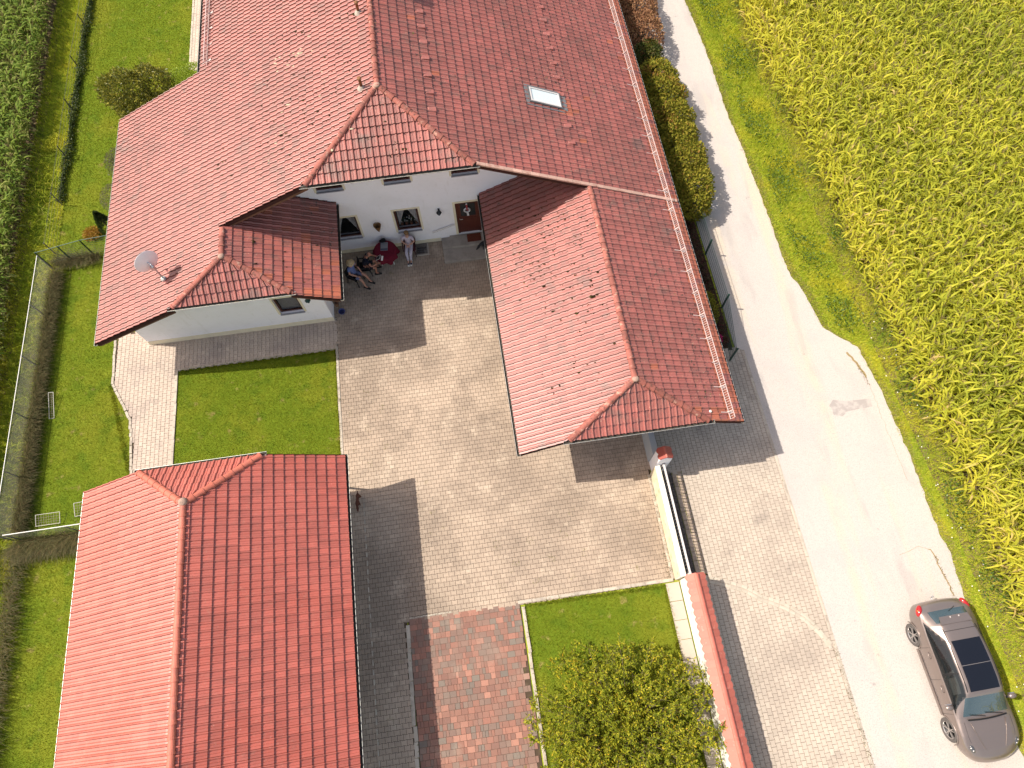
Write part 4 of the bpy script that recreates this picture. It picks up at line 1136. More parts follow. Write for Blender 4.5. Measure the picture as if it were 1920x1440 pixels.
gutter(garage, (-4.95, -9, zg(-5.0) - .04), (-4.95, 7.38, zg(-5.0) - .04), GB)
gutter(garage, (-13.71, -9, zg(-13.66) - .04), (-13.71, 7.38, zg(-13.66) - .04), GB)
b = MB(GB)
b.box(-13.1, -12.85, -9, 6.75, 0, 2.3); b.box(-5.80, -5.55, -9, 6.75, 0, 2.25); b.box(-12.85, -5.80, 6.5, 6.75, 0, 2.3)
b.xz([(-12.85, 2.3), (-5.80, 2.3), (-7.6, 3.5), (-11.0, 3.5)], 6.5, 6.75)
b.build('wall', PLASTER, garage)
b = MB(GB); b.tube([(-5.05, 7.0, 1.95), (-5.3, 6.95, 1.75), (-5.48, 6.9, 1.6), (-5.48, 6.9, .05)], .04, 8); b.build('downpipe', ZINC, garage)
# ================================================================== THINGS ON AND ROUND THE HOUSE
def scallop_run(parent, y0, y1, zc, side, xe, xr, ze, zr_, mat, base, n, name='coping_tile'):
    """overlapping clay coping tiles along y with rounded outer ends, one side of a wall cap"""
    L = (y1 - y0) / n
    b = MB(); t = .022; m = 6
    d = xe - xr
    prof = []
    for k in range(m + 1):
        a = math.pi * k / m
        prof.append((xe + (.05 * math.sin(a) - .05) * (1 if d > 0 else -1), -L / 2 + L * k / m))
    def zz(x): return zr_ + (ze - zr_) * (x - xr) / d
    poly = [(xr, -L / 2 - .012)] + [(prof[0][0], -L / 2 - .012)] + prof[1:-1] + [(prof[-1][0], L / 2)] + [(xr, L / 2)]
    b.prism(poly, lambda x, y: zz(x) + .012 * (y / L), lambda x, y: zz(x) + t - .014 * (y / L))
    b.o = Vector((base[0], 0, 0))
    me = b.mesh(name, mat)
    for i in range(n):
        o = link(name, me, parent, (0, y0 + L * (i + .5) - base[1], random.uniform(0, .004)), (0, 0, random.gauss(0, .006)))
        o['tint'] = random.random() * .95
tw = empty('garden_wall', (6.15, -2, 0), label='white garden wall under a red clay tile coping beside the lawn', cat='garden wall')
b = MB((6.15, -2, 0)); b.box(5.90, 6.40, -7, 1.88, 0, 1.2); b.xz([(5.90, 1.2), (6.40, 1.2), (6.15, 1.36)], -7, 1.88); b.build('wall', WALL_WHITE, tw)
scallop_run(tw, -7, 1.92, 0, -1, 5.80, 6.14, 1.19, 1.40, RED_TRIM, (6.15, -2), 40)
scallop_run(tw, -7, 1.92, 0, 1, 6.50, 6.14, 1.19, 1.40, RED_TRIM, (6.15, -2), 40)
b = MB(); n_ = 6
b.add([(.075 * math.cos(math.pi * k / n_), v, .055 * math.sin(math.pi * k / n_)) for v in (0, .34) for k in range(n_ + 1)], [(k, k + 1, n_ + 2 + k, n_ + 1 + k)[::-1] for k in range(n_)] + [tuple(range(n_, -1, -1))])
RC = b.mesh('ridge_tile', RED_TRIM)
for i in range(27):
    o = link('ridge_tile', RC, tw, (-.01, 3.6 - i * .33 - 0.05, 1.40), (0.012, 0, 0)); o['tint'] = random.random() * .95
# gate pillar
gp = empty('gate_pillar', (6.03, 6.0, 0), label='white gate pillar with a small dark red tiled cap at the carport corner', cat='gate pillar')
b = MB((6.03, 6.0, 0)); b.box(5.80, 6.26, 5.82, 6.22, 0, 1.55); b.xz([(5.80, 1.55), (6.26, 1.55), (6.03, 1.73)], 5.82, 6.22); b.build('shaft', PLASTER, gp)
for i in range(3):
    pass
scallop_run(gp, 5.84, 6.26, 0, -1, 5.76, 6.03, 1.55, 1.77, RED_DARK, (6.03, 6.0), 2)
scallop_run(gp, 5.84, 6.26, 0, 1, 6.32, 6.03, 1.55, 1.77, RED_DARK, (6.03, 6.0), 2)
for i in range(2):
    o = link('ridge_tile', RC, gp, (0, -.17 + i * .19, 1.775), (0, 0, 0)); o.scale = (.5, .62, .5)
    o['tint'] = .3
b = MB((6.03, 6.0, 0)); b.box(6.0, 6.09, 5.79, 5.82, .75, 1.15); b.build('gate_catch', GREY_METAL, gp)
# low wall with stained courtyard face
lw = empty('low_wall', (5.85, 3.9, 0), label='low white wall with a yellow stained face between pillar and tiled wall', cat='wall')
b = MB((5.85, 3.9, 0)); b.box(5.75, 5.93, 1.90, 5.81, 0, .98); bevel(b.build('wall', WALL_WHITE, lw), .012, 1)
b = MB((5.85, 3.9, 0)); b.box(5.742, 5.75, 1.93, 5.79, 0, .93); b.build('stained_face', STAIN_WALL, lw)
# sliding gate standing along the wall
sg = empty('sliding_gate', (6.04, 3.9, 0), label='grey metal sliding gate parked along the low white wall', cat='gate')
b = MB((6.04, 3.9, 0)); b.beam((6.04, 1.97, 1.08), (6.04, 5.78, 1.08), .06, .06); b.build('top_rail', PALE_METAL, sg)
b = MB((6.04, 3.9, 0)); b.beam((6.04, 1.97, .16), (6.04, 5.78, .16), .06, .08); b.build('bottom_rail', PALE_METAL, sg)
b = MB(); b.box(-.012, .012, -.012, .012, .18, 1.06); GB_ = b.mesh('bar', GREY_METAL)
for i in range(34): link('bar', GB_, sg, (0, -1.86 + i * .112, 0))
b = MB((6.04, 3.9, 0)); b.box(6.005, 6.075, 1.93, 1.99, .1, 1.12); b.box(6.005, 6.075, 5.74, 5.80, .1, 1.12); b.build('end_post', PALE_METAL, sg)
gw = empty('grey_wall', (5.9, 7.4, 0), label='low grey concrete wall running from the pillar under the carport roof', cat='wall')
b = MB((5.9, 7.4, 0)); b.box(5.76, 5.98, 6.24, 9.6, 0, 1.0); b.build('wall', WALL_GREY, gw)
for i in (0,):
    pass
# satellite dish
dish = empty('satellite_dish', (-10.80, 14.45, 3.86), label='round grey satellite dish on a pole on the left roof slope', cat='satellite dish')
b = MB(); b.tube([(0, 0, -.05), (0, 0, .95)], .028, 8); b.build('mast', STEEL, dish, True)
b = MB(); b.lathe([(.11, .0), (.10, .06), (.05, .10)], 10, Matrix.Rotation(-ra, 4, 'Y')); b.build('mast_collar', ZINC, dish)
dn = Vector((-.66, .74, -.02)).normalized()
Md = Matrix.Translation((-.10, .09, .92)) @ dn.to_track_quat('Z', 'Y').to_matrix().to_4x4()
b = MB()
pr = [(.001, 0), (.12, .008), (.22, .03), (.33, .062), (.425, .105)]
b.lathe(pr, 28, Md, cap=False); b.lathe([(r_, z_ + .012) for r_, z_ in pr][::-1], 28, Md, cap=False); b.lathe([(.425, .105), (.433, .111), (.425, .117)], 28, Md, cap=False)
b.build('reflector', mk('pinkish_grey_dish', (.86, .78, .78), .5, .4, coord='obj', layers=[LY(3, (.78, .70, .70), .45, .65, .5)]), dish, True)
b = MB(); b.beam(Md @ Vector((0, -.30, .03)), Md @ Vector((0, -.20, .52)), .03, .03); b.ball(Md @ Vector((0, -.19, .55)), .05, 8, 6, (1, 1, 1.5)); b.build('receiver_arm', WHITE_PAINT, dish)
b = MB(); b.box(-.09, .03, -.05, .07, .62, .80); b.beam((0, 0, .9), (-.10, .09, .92), .06, .08); b.build('bracket', STEEL, dish)
# wall things
t = empty('wall_lantern', (-.79, YW, 2.12), label='dark iron wall lantern between the middle window and the door', cat='lantern')
b = MB(); b.box(-.04, .04, -.02, 0, -.08, .08); b.tube([(0, -.01, .02), (0, -.1, .10), (0, -.14, .06)], .012, 6); b.build('bracket', BLACK_IRON, t)
b = MB(); b.lathe([(.03, -.13), (.06, -.10), (.085, .03), (.09, .04)], 6, Matrix.Translation((0, -.15, -.03))); b.build('lamp_glass', mk('smoky_glass', (.05, .05, .055), .15, .5), t)
b = MB(); b.lathe([(.12, .01), (.07, .07), (.015, .11)], 6, Matrix.Translation((0, -.15, -.02))); b.lathe([(.012, -.2), (.03, -.16)], 6, Matrix.Translation((0, -.15, .0))); b.build('cap', BLACK_IRON, t)
t = empty('wall_lantern', (-6.22, YG, 1.98), label='dark green lantern beside the small window on the left wing', cat='lantern')
b = MB(); b.box(-.04, .04, -.02, 0, -.08, .08); b.tube([(0, -.01, .02), (0, -.1, .08)], .012, 6); b.build('bracket', GREEN_METAL, t)
b = MB(); b.lathe([(.03, -.13), (.09, .03), (.12, .04), (.02, .12)], 6, Matrix.Translation((0, -.14, -.02))); b.build('lamp_shade', GREEN_METAL, t)
t = empty('wall_basket', (-3.37, YW, 1.65), label='cone shaped brown basket with a hoop handle hung on the white wall', cat='basket')
BASKET = mk('brown_wicker', (.23, .12, .045), .8, .3, layers=[LY(30, (.10, .05, .02), .45, .6, .8), LY(4, (.33, .18, .07), .5, .7, .5)])
b = MB(); b.lathe([(.012, -.32), (.06, -.2), (.11, -.05), (.15, .10), (.16, .12), (.13, .11), (.09, .0)], 14, Matrix.Translation((0, -.13, 0)), cap=False); b.build('body', BASKET, t, True)
b = MB(); b.tube([(.15 * math.cos(a), -.13, .12 + .2 * math.sin(a)) for a in [math.pi * k / 10 for k in range(11)]], .012, 6); b.build('handle', BASKET, t)
t = empty('handrail', (-.7, YW, .9), label='short steel handrail fixed to the wall beside the door steps', cat='handrail')
b = MB((-.7, YW, .9)); b.tube([(-1.2, YW - .07, .74), (-.24, YW - .07, 1.10)], .032, 8); b.build('rail', PALE_METAL, t)
b = MB((-.7, YW, .9))
for x, z in ((-1.0, .81), (-.42, 1.03)): b.tube([(x, YW, z - .05), (x, YW - .07, z - .05), (x, YW - .07, z)], .01, 6)
b.build('bracket', BLACK_IRON, t)
t = empty('door_wreath', (.36, YW + .03, 1.86), label='white ring wreath with a red ribbon hanging on the front door', cat='wreath')
b = MB(); b.tube([(.115 * math.cos(a), -.03, .115 * math.sin(a)) for a in [2 * math.pi * k / 18 for k in range(19)]], .034, 8); b.build('ring', CURTAIN, t, True)
b = MB(); b.beam((0, -.05, .38), (0, -.06, .05), .07, .02, (0, 1, 0)); b.beam((0, -.05, .05), (.05, -.05, .0), .05, .02, (0, 1, 0)); b.build('ribbon', mk('dusty_red_ribbon', (.28, .05, .055), .8), t)
b = MB(); b.beam((0, -.05, -.08), (.03, -.05, -.34), .08, .02, (0, 1, 0)); b.beam((0, -.05, .44), (0, -.05, .36), .06, .02, (0, 1, 0)); b.build('bow', CURTAIN, t)
t = empty('doormat', (.52, 17.07, .302), label='red brown doormat on the top step before the front door', cat='doormat')
b = MB(); b.box(-.30, .30, -.21, .19, 0, .016); bevel(b.build('mat', mk('red_brown_coir', (.17, .05, .03), 1, .1, bump=(150, .8, .01), layers=[LY(40, (.11, .03, .02), .4, .6, .8)]), t), .006, 1)
t = empty('light_shaft_grate', (-1.8, 16.98, 0), kind='thing', label='grey metal grating over the cellar shaft beside the door steps', cat='grate')
b = MB(); b.box(-.31, .31, -.31, -.25, -.02, .05); b.box(-.31, -.25, -.25, .31, -.02, .05); b.box(.25, .31, -.25, .31, -.02, .05); b.build('frame', SLAB, t)
b = MB()
for i in range(14): b.box(-.25 + .018 + i * .0365 - .004, -.25 + .018 + i * .0365 + .004, -.25, .31, .0, .03)
for i in range(5): b.box(-.25, .25, -.2 + i * .11, -.194 + i * .11, .004, .026)
b.build('grille', GREY_METAL, t)
t = empty('blue_bowl', (-5.36, 14.40, 0), label='blue water bowl with a pale rim at the wing corner', cat='bowl')
b = MB(); b.lathe([(.10, 0), (.135, .10), (.14, .11), (.122, .10), (.09, .03), (.001, .03)], 18, cap=False); b.build('basin', mk('blue_plastic', (.05, .07, .24), .4, .5), t, True)
b = MB(); b.lathe([(.118, .075), (.001, .075)], 16, cap=False); b.build('water', mk('water', (.02, .03, .09), .03, .6), t)

# ------------------------------------------------------------------ table and chairs
DARK_RED = mk('wine_red_cloth', (.14, .008, .022), .85, .2, bump=(60, .3, .01), layers=[LY(5, (.10, .006, .018), .4, .65, .7)])
TBL = (-3.28, 16.70, 0)
t = empty('garden_table', TBL, label='round garden table with white legs against the house wall', cat='table')
b = MB(); b.lathe([(.455, .70), (.46, .725), (.455, .735)], 24); b.build('tabletop', WHITE_PAINT, t)
b = MB(); b.tube([(.19, -.19, .70), (.25, -.27, 0)], [.03, .022], 8); LEGM = b.mesh('leg', WHITE_PAINT)
for k in range(4): link('leg', LEGM, t, (0, 0, 0), (0, 0, k * math.pi / 2))
n = 64
vs = []; prof = [(.0, .742, 0), (.25, .742, 0), (.44, .742, 0), (.475, .735, 0), (.50, .66, .012), (.51, .55, .03), (.53, .44, .05)]
for r_, z_, wv in prof:
    for k in range(n):
        a = 2 * math.pi * k / n
        rr = max(.001, r_ + wv * math.sin(a * 9 + .4) + wv * .5 * math.sin(a * 5)); zz = z_ - (0 if z_ > .5 else .06 * math.sin(a * 4 + .8))
        vs.append((rr * math.cos(a), rr * math.sin(a), zz))
b = MB(); b.add(vs, [(i * n + k, i * n + (k + 1) % n, (i + 1) * n + (k + 1) % n, (i + 1) * n + k)[::-1] for i in range(len(prof) - 1) for k in range(n)])
o = b.build('tablecloth', DARK_RED, None, True, label='wine red tablecloth draped over the round garden table', cat='tablecloth'); o.location = TBL
t = empty('magazine', (-3.30, 16.86, .746), -.08, label='grey magazine lying on the red tablecloth', cat='magazine')
b = MB(); b.box(-.15, .15, -.2, .2, 0, .02); b.build('cover', mk('grey_print', (.17, .17, .185), .5, .4, coord='obj', layers=[LY(3, (.27, .27, .29), .45, .55, .9, st=(.2, 9, 1))]), t)
b = MB(); b.box(-.145, .145, -.198, -.10, .0202, .022); b.build('picture', mk('dark_print', (.06, .07, .11), .4, .4), t)
t = empty('black_bag', (-3.34, 17.10, .744), label='black cloth bag on the table against the wall', cat='bag')
b = MB(); b.ball((0, 0, .09), .1, 12, 8, (1.45, .7, .95)); b.ball((.05, .03, .15), .07, 10, 6, (1.3, .7, .8)); b.build('body', BLACK_CLOTH, t, True)
b = MB(); b.tube([(-.1, 0, .15), (-.03, -.03, .22), (.07, -.02, .21), (.11, 0, .14)], .012, 6); b.build('strap', BLACK_CLOTH, t)
def chair(loc, rz, mat_seat, mat_frame, label, round_back=False):
    t = empty('garden_chair', loc, rz, label=label, cat='chair', group='garden chairs by the table')
    b = MB(); b.box(-.23, .23, -.23, .22, .42, .47); bevel(b.build('seat', mat_seat, t), .015, 2)
    b = MB()
    if round_back:
        vs = []; nn = 14
        out = [(.27 * math.cos(math.pi * k / nn), .62 + .34 * math.sin(math.pi * k / nn)) for k in range(nn + 1)] + [(-.25, .46), (.25, .46)]
        b.xz(out, .20, .24); b.build('backrest', mat_seat, t)
        b = MB(); b.tube([(.26, .23, .40)] + [(.28 * math.cos(math.pi * k / nn), .22, .62 + .35 * math.sin(math.pi * k / nn)) for k in range(nn + 1)] + [(-.26, .23, .40)], .022, 6); b.build('back_frame', mat_frame, t)
    else:
        b.box(-.22, .22, .20, .235, .55, .92); bevel(b.build('backrest', mat_seat, t), .012, 2)
        for s in (-1, 1):
            b = MB(); b.beam((s * .22, .22, .42), (s * .22, .25, .90), .03, .03, (0, 1, 0)); b.build('back_post', mat_frame, t)
    for s in (-1, 1):
        b = MB(); b.beam((s * .21, -.21, .43), (s * .23, -.25, 0), .032, .032, (0, 1, 0)); b.build('leg', mat_frame, t)
        b = MB(); b.beam((s * .21, .20, .43), (s * .23, .30, 0), .032, .032, (0, 1, 0)); b.build('leg', mat_frame, t)
        b = MB(); b.beam((s * .26, -.2, .66), (s * .26, .22, .68), .045, .025); b.beam((s * .25, -.19, .43), (s * .26, -.2, .66), .026, .026, (0, 1, 0)); b.build('armrest', mat_frame, t)
    return t
WINE = mk('wine_wicker', (.07, .008, .014), .55, .4, bump=(70, .6, .01)); WINE_D = mk('dark_wine_frame', (.045, .008, .01), .5, .4)
chair((-2.28, 16.90, 0), 0, WINE, WINE_D, 'wine red armchair with a rounded high back under the middle window', True)
chair((-4.22, 16.20, 0), R(88), BLACK_CLOTH, BLACK_IRON, 'black chair between the table and the straw hat sitter')
chair((-4.68, 15.83, 0), R(58), BLACK_CLOTH, BLACK_IRON, 'black chair under the left wing eave furthest from the table')

# ------------------------------------------------------------------ people
def skin_mat(c): return mk('skin', c, .55, .35, coord='obj', layers=[LY(6, tuple(x * .82 for x in c), .45, .7, .5)])
def hand(b, wrist, elbow, side, curl=.5, palm_n=Vector((0, 0, -1))):
    """palm and five bent fingers"""
    w = Vector(wrist); d = (w - Vector(elbow)).normalized()
    pn = (palm_n - d * palm_n.dot(d)).normalized(); sx = d.cross(pn)
    b.ball(w + d * .045, .04, 8, 6, (1, 1, 1), Matrix((sx * 1.0, d * 1.25, pn * .5)).transposed())
    for k, L in enumerate((.06, .072, .078, .068)):
        r0 = w + d * .07 + sx * ((k - 1.5) * .019)
        p1 = r0 + d * (L * .5) + pn * (L * .12 * curl); p2 = p1 + d * (L * .35) + pn * (L * .4 * curl); p3 = p2 + d * (L * .1) + pn * (L * .35 * curl)
        b.tube([r0 - d * .02, p1, p2, p3], [.0095, .009, .008, .006], 6)
    r0 = w + d * .025 + sx * (-.034 * side)
    b.tube([r0, r0 + d * .03 - sx * (.022 * side) + pn * .01, r0 + d * .055 - sx * (.02 * side) + pn * .022], [.011, .010, .008], 6)
def person(loc, rz, J, skinc, shirt, trousers, shoe, hair, label, sleeves=1.0, shorts=False, hairstyle='short', scale=1.0, look=(0, -.25)):
    t = empty('person', loc, rz, label=label, cat='person'); t.scale = (scale,) * 3
    SK = skin_mat(skinc)
    lean = J.get('lean', 0.0); tw_ = J.get('tilt', 0.0)
    pel = Vector((0, 0, .56)); ch = Vector((tw_ * .5, .04 - lean * .45, .98)); nk = Vector((tw_, .03 - lean * .85, 1.19)); hd = nk + Vector((0, look[1] * .12 - lean * .10, .10))
    top = hd + Vector((0, look[1] * .05, .13))
    Vs = [pel, Vector((0, .03 - lean * .2, .76)), ch, nk, hd, top]
    E_ = [(0, 1), (1, 2), (2, 3), (3, 4), (4, 5)]
    Rr = [(.14, .11), (.125, .095), (.145, .10), .052, .086, .075]
    idx = {}
    for s, nm in ((-1, 'L'), (1, 'R')):
        sh = Vector((s * .175 + tw_ * .8, .03 - lean * .75, 1.10)); el = Vector(J['el' + nm]); wr = Vector(J['wr' + nm])
        hip = Vector((s * .09, -.02, .53)); kn = Vector(J['kn' + nm]); an = Vector(J['an' + nm]); to = an + Vector(J.get('toe', (0, -.15, -.035)))
        b0 = len(Vs); Vs += [sh, el, wr, hip, kn, an, to]
        E_ += [(2, b0), (b0, b0 + 1), (b0 + 1, b0 + 2), (0, b0 + 3), (b0 + 3, b0 + 4), (b0 + 4, b0 + 5), (b0 + 5, b0 + 6)]
        Rr += [.058, .042, .030, .088, .060, .040, .034]; idx[nm] = b0
    me = skin([tuple(v) for v in Vs], E_, Rr, 1)
    bm = bmesh.new(); bm.from_mesh(me)
    b = MB()
    for nm, s in (('L', -1), ('R', 1)):
        hand(b, J['wr' + nm], J['el' + nm], s, J.get('curl', .6))
    # face: nose, ears, lips
    fd = Vector((0, -1, look[1] * .6)).normalized(); hc = hd + Vector((0, 0, .035))
    b.ball(hc + fd * .092 + Vector((0, 0, -.008)), .017, 8, 6, (.8, 1, 1.3))
    for s in (-1, 1): b.ball(hc + Vector((s * .083, .01, -.005)), .026, 8, 6, (.4, .8, 1.2))
    b.ball(hc + fd * .076 + Vector((0, 0, -.05)), .02, 8, 5, (1.2, .6, .45))
    tmp = b.mesh('tmp', SK, True); bm.from_mesh(tmp); bm.to_mesh(me); bm.free(); bpy.data.meshes.remove(tmp)
    for p_ in me.polygons: p_.use_smooth = True
    me.materials.clear(); me.materials.append(SK)
    link('body', me, t)
    b = MB()
    for s in (-1, 1): b.ball(hc + fd * .079 + Vector((s * .031, 0, .012)), .011, 8, 6)
    b.build('eyes', mk('eye', (.02, .015, .012), .2, .5), t)
    # shirt
    SV = [Vs[0] + Vector((0, .0, -.05)), Vs[1], Vs[2], Vs[3] - Vector((0, 0, .035))]; SE = [(0, 1), (1, 2), (2, 3)]; SR = [(.168, .138), (.150, .12), (.16, .115), .066]
    for nm in 'LR':
        i = idx[nm]; sh, el, wr = Vs[i], Vs[i + 1], Vs[i + 2]
        a0 = len(SV); e2 = sh + (el - sh) * min(1, sleeves)
        SV += [sh, e2]; SE += [(2, a0), (a0, a0 + 1)]; SR += [.074, .058 if sleeves > .9 else .062]
    ms = skin([tuple(v) for v in SV], SE, SR, 1); ms.materials.append(shirt); link('shirt', ms, t)
    TV_ = [Vs[0], Vs[0] + Vector((0, .01, .17))]; TE = [(0, 1)]; TR = [(.152, .122), (.135, .104)]
    for nm in 'LR':
        i = idx[nm]; hip, kn, an = Vs[i + 3], Vs[i + 4], Vs[i + 5]
        a0 = len(TV_)
        if shorts: TV_ += [hip, hip + (kn - hip) * .86]; TE += [(0, a0), (a0, a0 + 1)]; TR += [.104, .084]
        else: TV_ += [hip, kn, an + (kn - an) * .08]; TE += [(0, a0), (a0, a0 + 1), (a0 + 1, a0 + 2)]; TR += [.102, .074, .054]
    mt = skin([tuple(v) for v in TV_], TE, TR, 1); mt.materials.append(trousers); link('shorts' if shorts else 'trousers', mt, t)
    for nm in 'LR':
        i = idx[nm]; an, to = Vs[i + 5], Vs[i + 6]
        q = skin([tuple(an + Vector((0, .055, -.03))), tuple(an + Vector((0, -.02, -.03))), tuple(to + Vector((0, -.02, .0)))], [(0, 1), (1, 2)], [.044, .05, .042], 1); q.materials.append(shoe); sho = link('shoe', q, t)
        b = MB(); d = (to - an); d.z = 0; d.normalize(); c = an + d * .06; c.z = 0; sd = d.cross(Vector((0, 0, 1))) * .048
        b.add([c - d * .15 - sd, c + d * .15 - sd * .8, c + d * .15 + sd * .8, c - d * .15 + sd] + [v + Vector((0, 0, .022)) for v in (c - d * .15 - sd, c + d * .15 - sd * .8, c + d * .15 + sd * .8, c - d * .15 + sd)], [(3, 2, 1, 0), (4, 5, 6, 7), (0, 1, 5, 4), (1, 2, 6, 5), (2, 3, 7, 6), (3, 0, 4, 7)])
        b.build('sole', WHITE_PAINT if shoe.name.startswith('navy') else BLACK_IRON, sho)
    if hair is not None:
        b = MB()
        if hairstyle == 'bald':
            for k in range(14):
                a = math.pi * (k / 13) ; b.ball(hc + Vector((.085 * math.cos(a), .035 + .065 * math.sin(a), -.0)), .028, 7, 5)
        else:
            b.ball(hc + Vector((0, .022, .045)), .097, 14, 9, (1.0, 1.06, .92)); b.ball(hc + Vector((0, .05, -.02)), .085, 12, 8, (1.02, .9, 1.1))
            for s in (-1, 1): b.ball(hc + Vector((s * .075, .015, .0)), .04, 8, 6, (.6, 1, 1.5))
        b.build('hair', hair, t, True)
    return t, hd, top
J = dict(elL=(-.26, -.03, .84), wrL=(-.03, -.20, .80), elR=(.26, -.03, .84), wrR=(.05, -.22, .83), knL=(-.09, -.42, .53), knR=(.09, -.42, .53), anL=(-.06, -.52, .09), anR=(.05, -.50, .085), curl=.7)
person((-2.27, 16.93, 0), R(-8), J, (.50, .28, .20), mk('pale_lilac_shirt', (.50, .44, .50), .9, .2, coord='obj', layers=[LY(9, (.42, .30, .36), .5, .62, .6)]), mk('pale_lilac_trousers', (.46, .43, .50), .9, .2),
       mk('navy_shoe', (.02, .02, .05), .6, .3), mk('light_brown_hair', (.20, .115, .05), .7, .3), 'person with arms folded in pale lilac top and trousers on the wine red chair', .8, False, 'long', look=(0, -.1))
J = dict(elL=(-.30, -.34, .86), wrL=(-.22, -.58, .90), elR=(.32, -.26, .84), wrR=(.17, -.58, .88), knL=(-.14, -.45, .53), knR=(.20, -.44, .54), anL=(-.12, -.40, .09), anR=(.22, -.40, .09), lean=.30, curl=.9)
person((-4.20, 16.18, 0), R(88), J, (.42, .19, .13), mk('navy_tshirt', (.012, .013, .024), .9, .2), mk('dark_shorts', (.016, .015, .022), .9, .2), mk('dark_sandal', (.03, .025, .02), .7, .3),
       mk('short_grey_hair', (.16, .12, .10), .8, .2), 'person in a dark navy shirt and shorts leaning to the table with a tablet', .55, True, 'bald', look=(0, -.7))
J = dict(elL=(-.25, .0, .86), wrL=(-.12, -.27, .66), elR=(.26, -.02, .85), wrR=(.14, -.30, .64), knL=(-.14, -.43, .52), knR=(.15, -.43, .52), anL=(-.15, -.52, .09), anR=(.17, -.56, .09), curl=.5)
pt, hd, top = person((-4.66, 15.85, 0), R(58), J, (.46, .24, .17), mk('blue_polo_shirt', (.12, .16, .34), .9, .2, coord='obj', layers=[LY(14, (.17, .21, .40), .45, .6, .5)]), mk('blue_grey_shorts', (.13, .15, .25), .9, .2),
       mk('black_shoe', (.015, .014, .014), .6, .3), mk('grey_hair', (.2, .17, .15), .8, .2), 'person in a straw hat, blue polo shirt and shorts seated nearest the left wing eave', .55, True, 'bald', look=(0, -.5))
STRAW = mk('straw', (.52, .40, .24), .85, .2, coord='obj', bump=(120, .5, .01), layers=[LY(30, (.40, .29, .16), .45, .6, .6)])
b = MB(); b.lathe([(.175, .005), (.17, .018), (.11, .03), (.105, .085), (.085, .115), (.03, .12), (.001, .112)], 24, Matrix.Translation(hd + Vector((0, 0, .085))) @ Matrix.Rotation(.12, 4, 'X'), cap=False)
b.lathe([(.001, .004), (.1, .004), (.175, .005)], 24, Matrix.Translation(hd + Vector((0, 0, .085))) @ Matrix.Rotation(.12, 4, 'X'), cap=False)
hat = b.build('straw_hat', STRAW, pt, True)
b = MB(); b.lathe([(.113, .03), (.109, .055)], 24, Matrix.Translation(hd + Vector((0, 0, .085))) @ Matrix.Rotation(.12, 4, 'X'), cap=False); b.build('hat_band', mk('beige_band', (.30, .22, .15), .8), hat)
t = empty('tablet', (-3.53, 16.23, .90), R(80), label='white edged black tablet held over the table edge', cat='tablet')
Mt = Matrix.Rotation(R(-38), 4, 'X')
b = MB(); b.box(-.10, .10, -.13, .13, -.006, .006, Mt); bevel(b.build('case', WHITE_PAINT, t), .004, 1)
b = MB(); b.box(-.085, .085, -.11, .11, .0065, .0085, Mt); b.build('screen', mk('dark_screen', (.008, .008, .01), .08, .6), t)
b = MB(); b.box(-.11, .11, -.20, -.125, -.02, .0, Matrix.Rotation(R(10), 4, 'X')); b.build('cover', WHITE_PAINT, t)
t.location = (-3.56, 16.22, .93)

# ------------------------------------------------------------------ dogs
def dog(loc, rz, mat, label, s=1.0, head_low=False, tail_up=False):
    t = empty('dog', loc, rz, label=label, cat='dog'); t.scale = (s,) * 3
    # forward is +x
    hx = Vector((.42, 0, .28)) if head_low else Vector((.40, 0, .62)); mz = hx + (Vector((.12, 0, -.11)) if head_low else Vector((.14, 0, -.03)))
    nk = Vector((.30, 0, .42)) if head_low else Vector((.28, 0, .54))
    V = [(-.24, 0, .42), (-.05, 0, .42), (.17, 0, .41), tuple(nk), tuple(hx), tuple(mz)]
    E_ = [(0, 1), (1, 2), (2, 3), (3, 4), (4, 5)]; Rr = [(.085, .10), (.08, .095), (.095, .125), .065, .062, .03]
    tl = [(-.33, 0, .45), (-.44, 0, .60 if tail_up else .36), (-.50, 0, .74 if tail_up else .28)]
    b0 = len(V); V += tl; E_ += [(0, b0), (b0, b0 + 1), (b0 + 1, b0 + 2)]; Rr += [.03, .022, .012]
    for sd in (-1, 1):
        b0 = len(V); V += [(.17, sd * .075, .33), (.165, sd * .075, .19), (.18, sd * .075, .16), (.185, sd * .075, .03), (.215, sd * .075, .02)]
        E_ += [(2, b0), (b0, b0 + 1), (b0 + 1, b0 + 2), (b0 + 2, b0 + 3), (b0 + 3, b0 + 4)]; Rr += [.052, .034, .028, .022, .024]
        b0 = len(V); V += [(-.22, sd * .075, .33), (-.16, sd * .08, .23), (-.27, sd * .08, .14), (-.255, sd * .08, .03), (-.22, sd * .08, .02)]
        E_ += [(0, b0), (b0, b0 + 1), (b0 + 1, b0 + 2), (b0 + 2, b0 + 3), (b0 + 3, b0 + 4)]; Rr += [.07, .048, .028, .022, .025]
    me = skin(V, E_, Rr, 1, 1)
    bm = bmesh.new(); bm.from_mesh(me); b = MB()
    for sd in (-1, 1): b.ball(hx + Vector((-.02, sd * .058, .035)), .035, 8, 6, (.8, .35, 1.3))
    b.ball(mz + Vector((.012, 0, .01)), .018, 7, 5)
    tmp = b.mesh('t', mat, True); bm.from_mesh(tmp); bm.to_mesh(me); bm.free()
    me.materials.clear(); me.materials.append(mat)
    for p_ in me.polygons: p_.use_smooth = True
    link('body', me, t)
    b = MB()
    for sd in (-1, 1): b.ball(hx + Vector((.045, sd * .035, .03)), .010, 6, 5)
    b.build('eyes', mk('dog_eye', (.03, .015, .008), .2, .5), t)
dog((.98, 16.62, .15), R(205), mk('black_fur', (.008, .008, .01), .6, .4, bump=(60, .5, .01)), 'black dog half hidden by the carport eave on the door steps', .9, True)
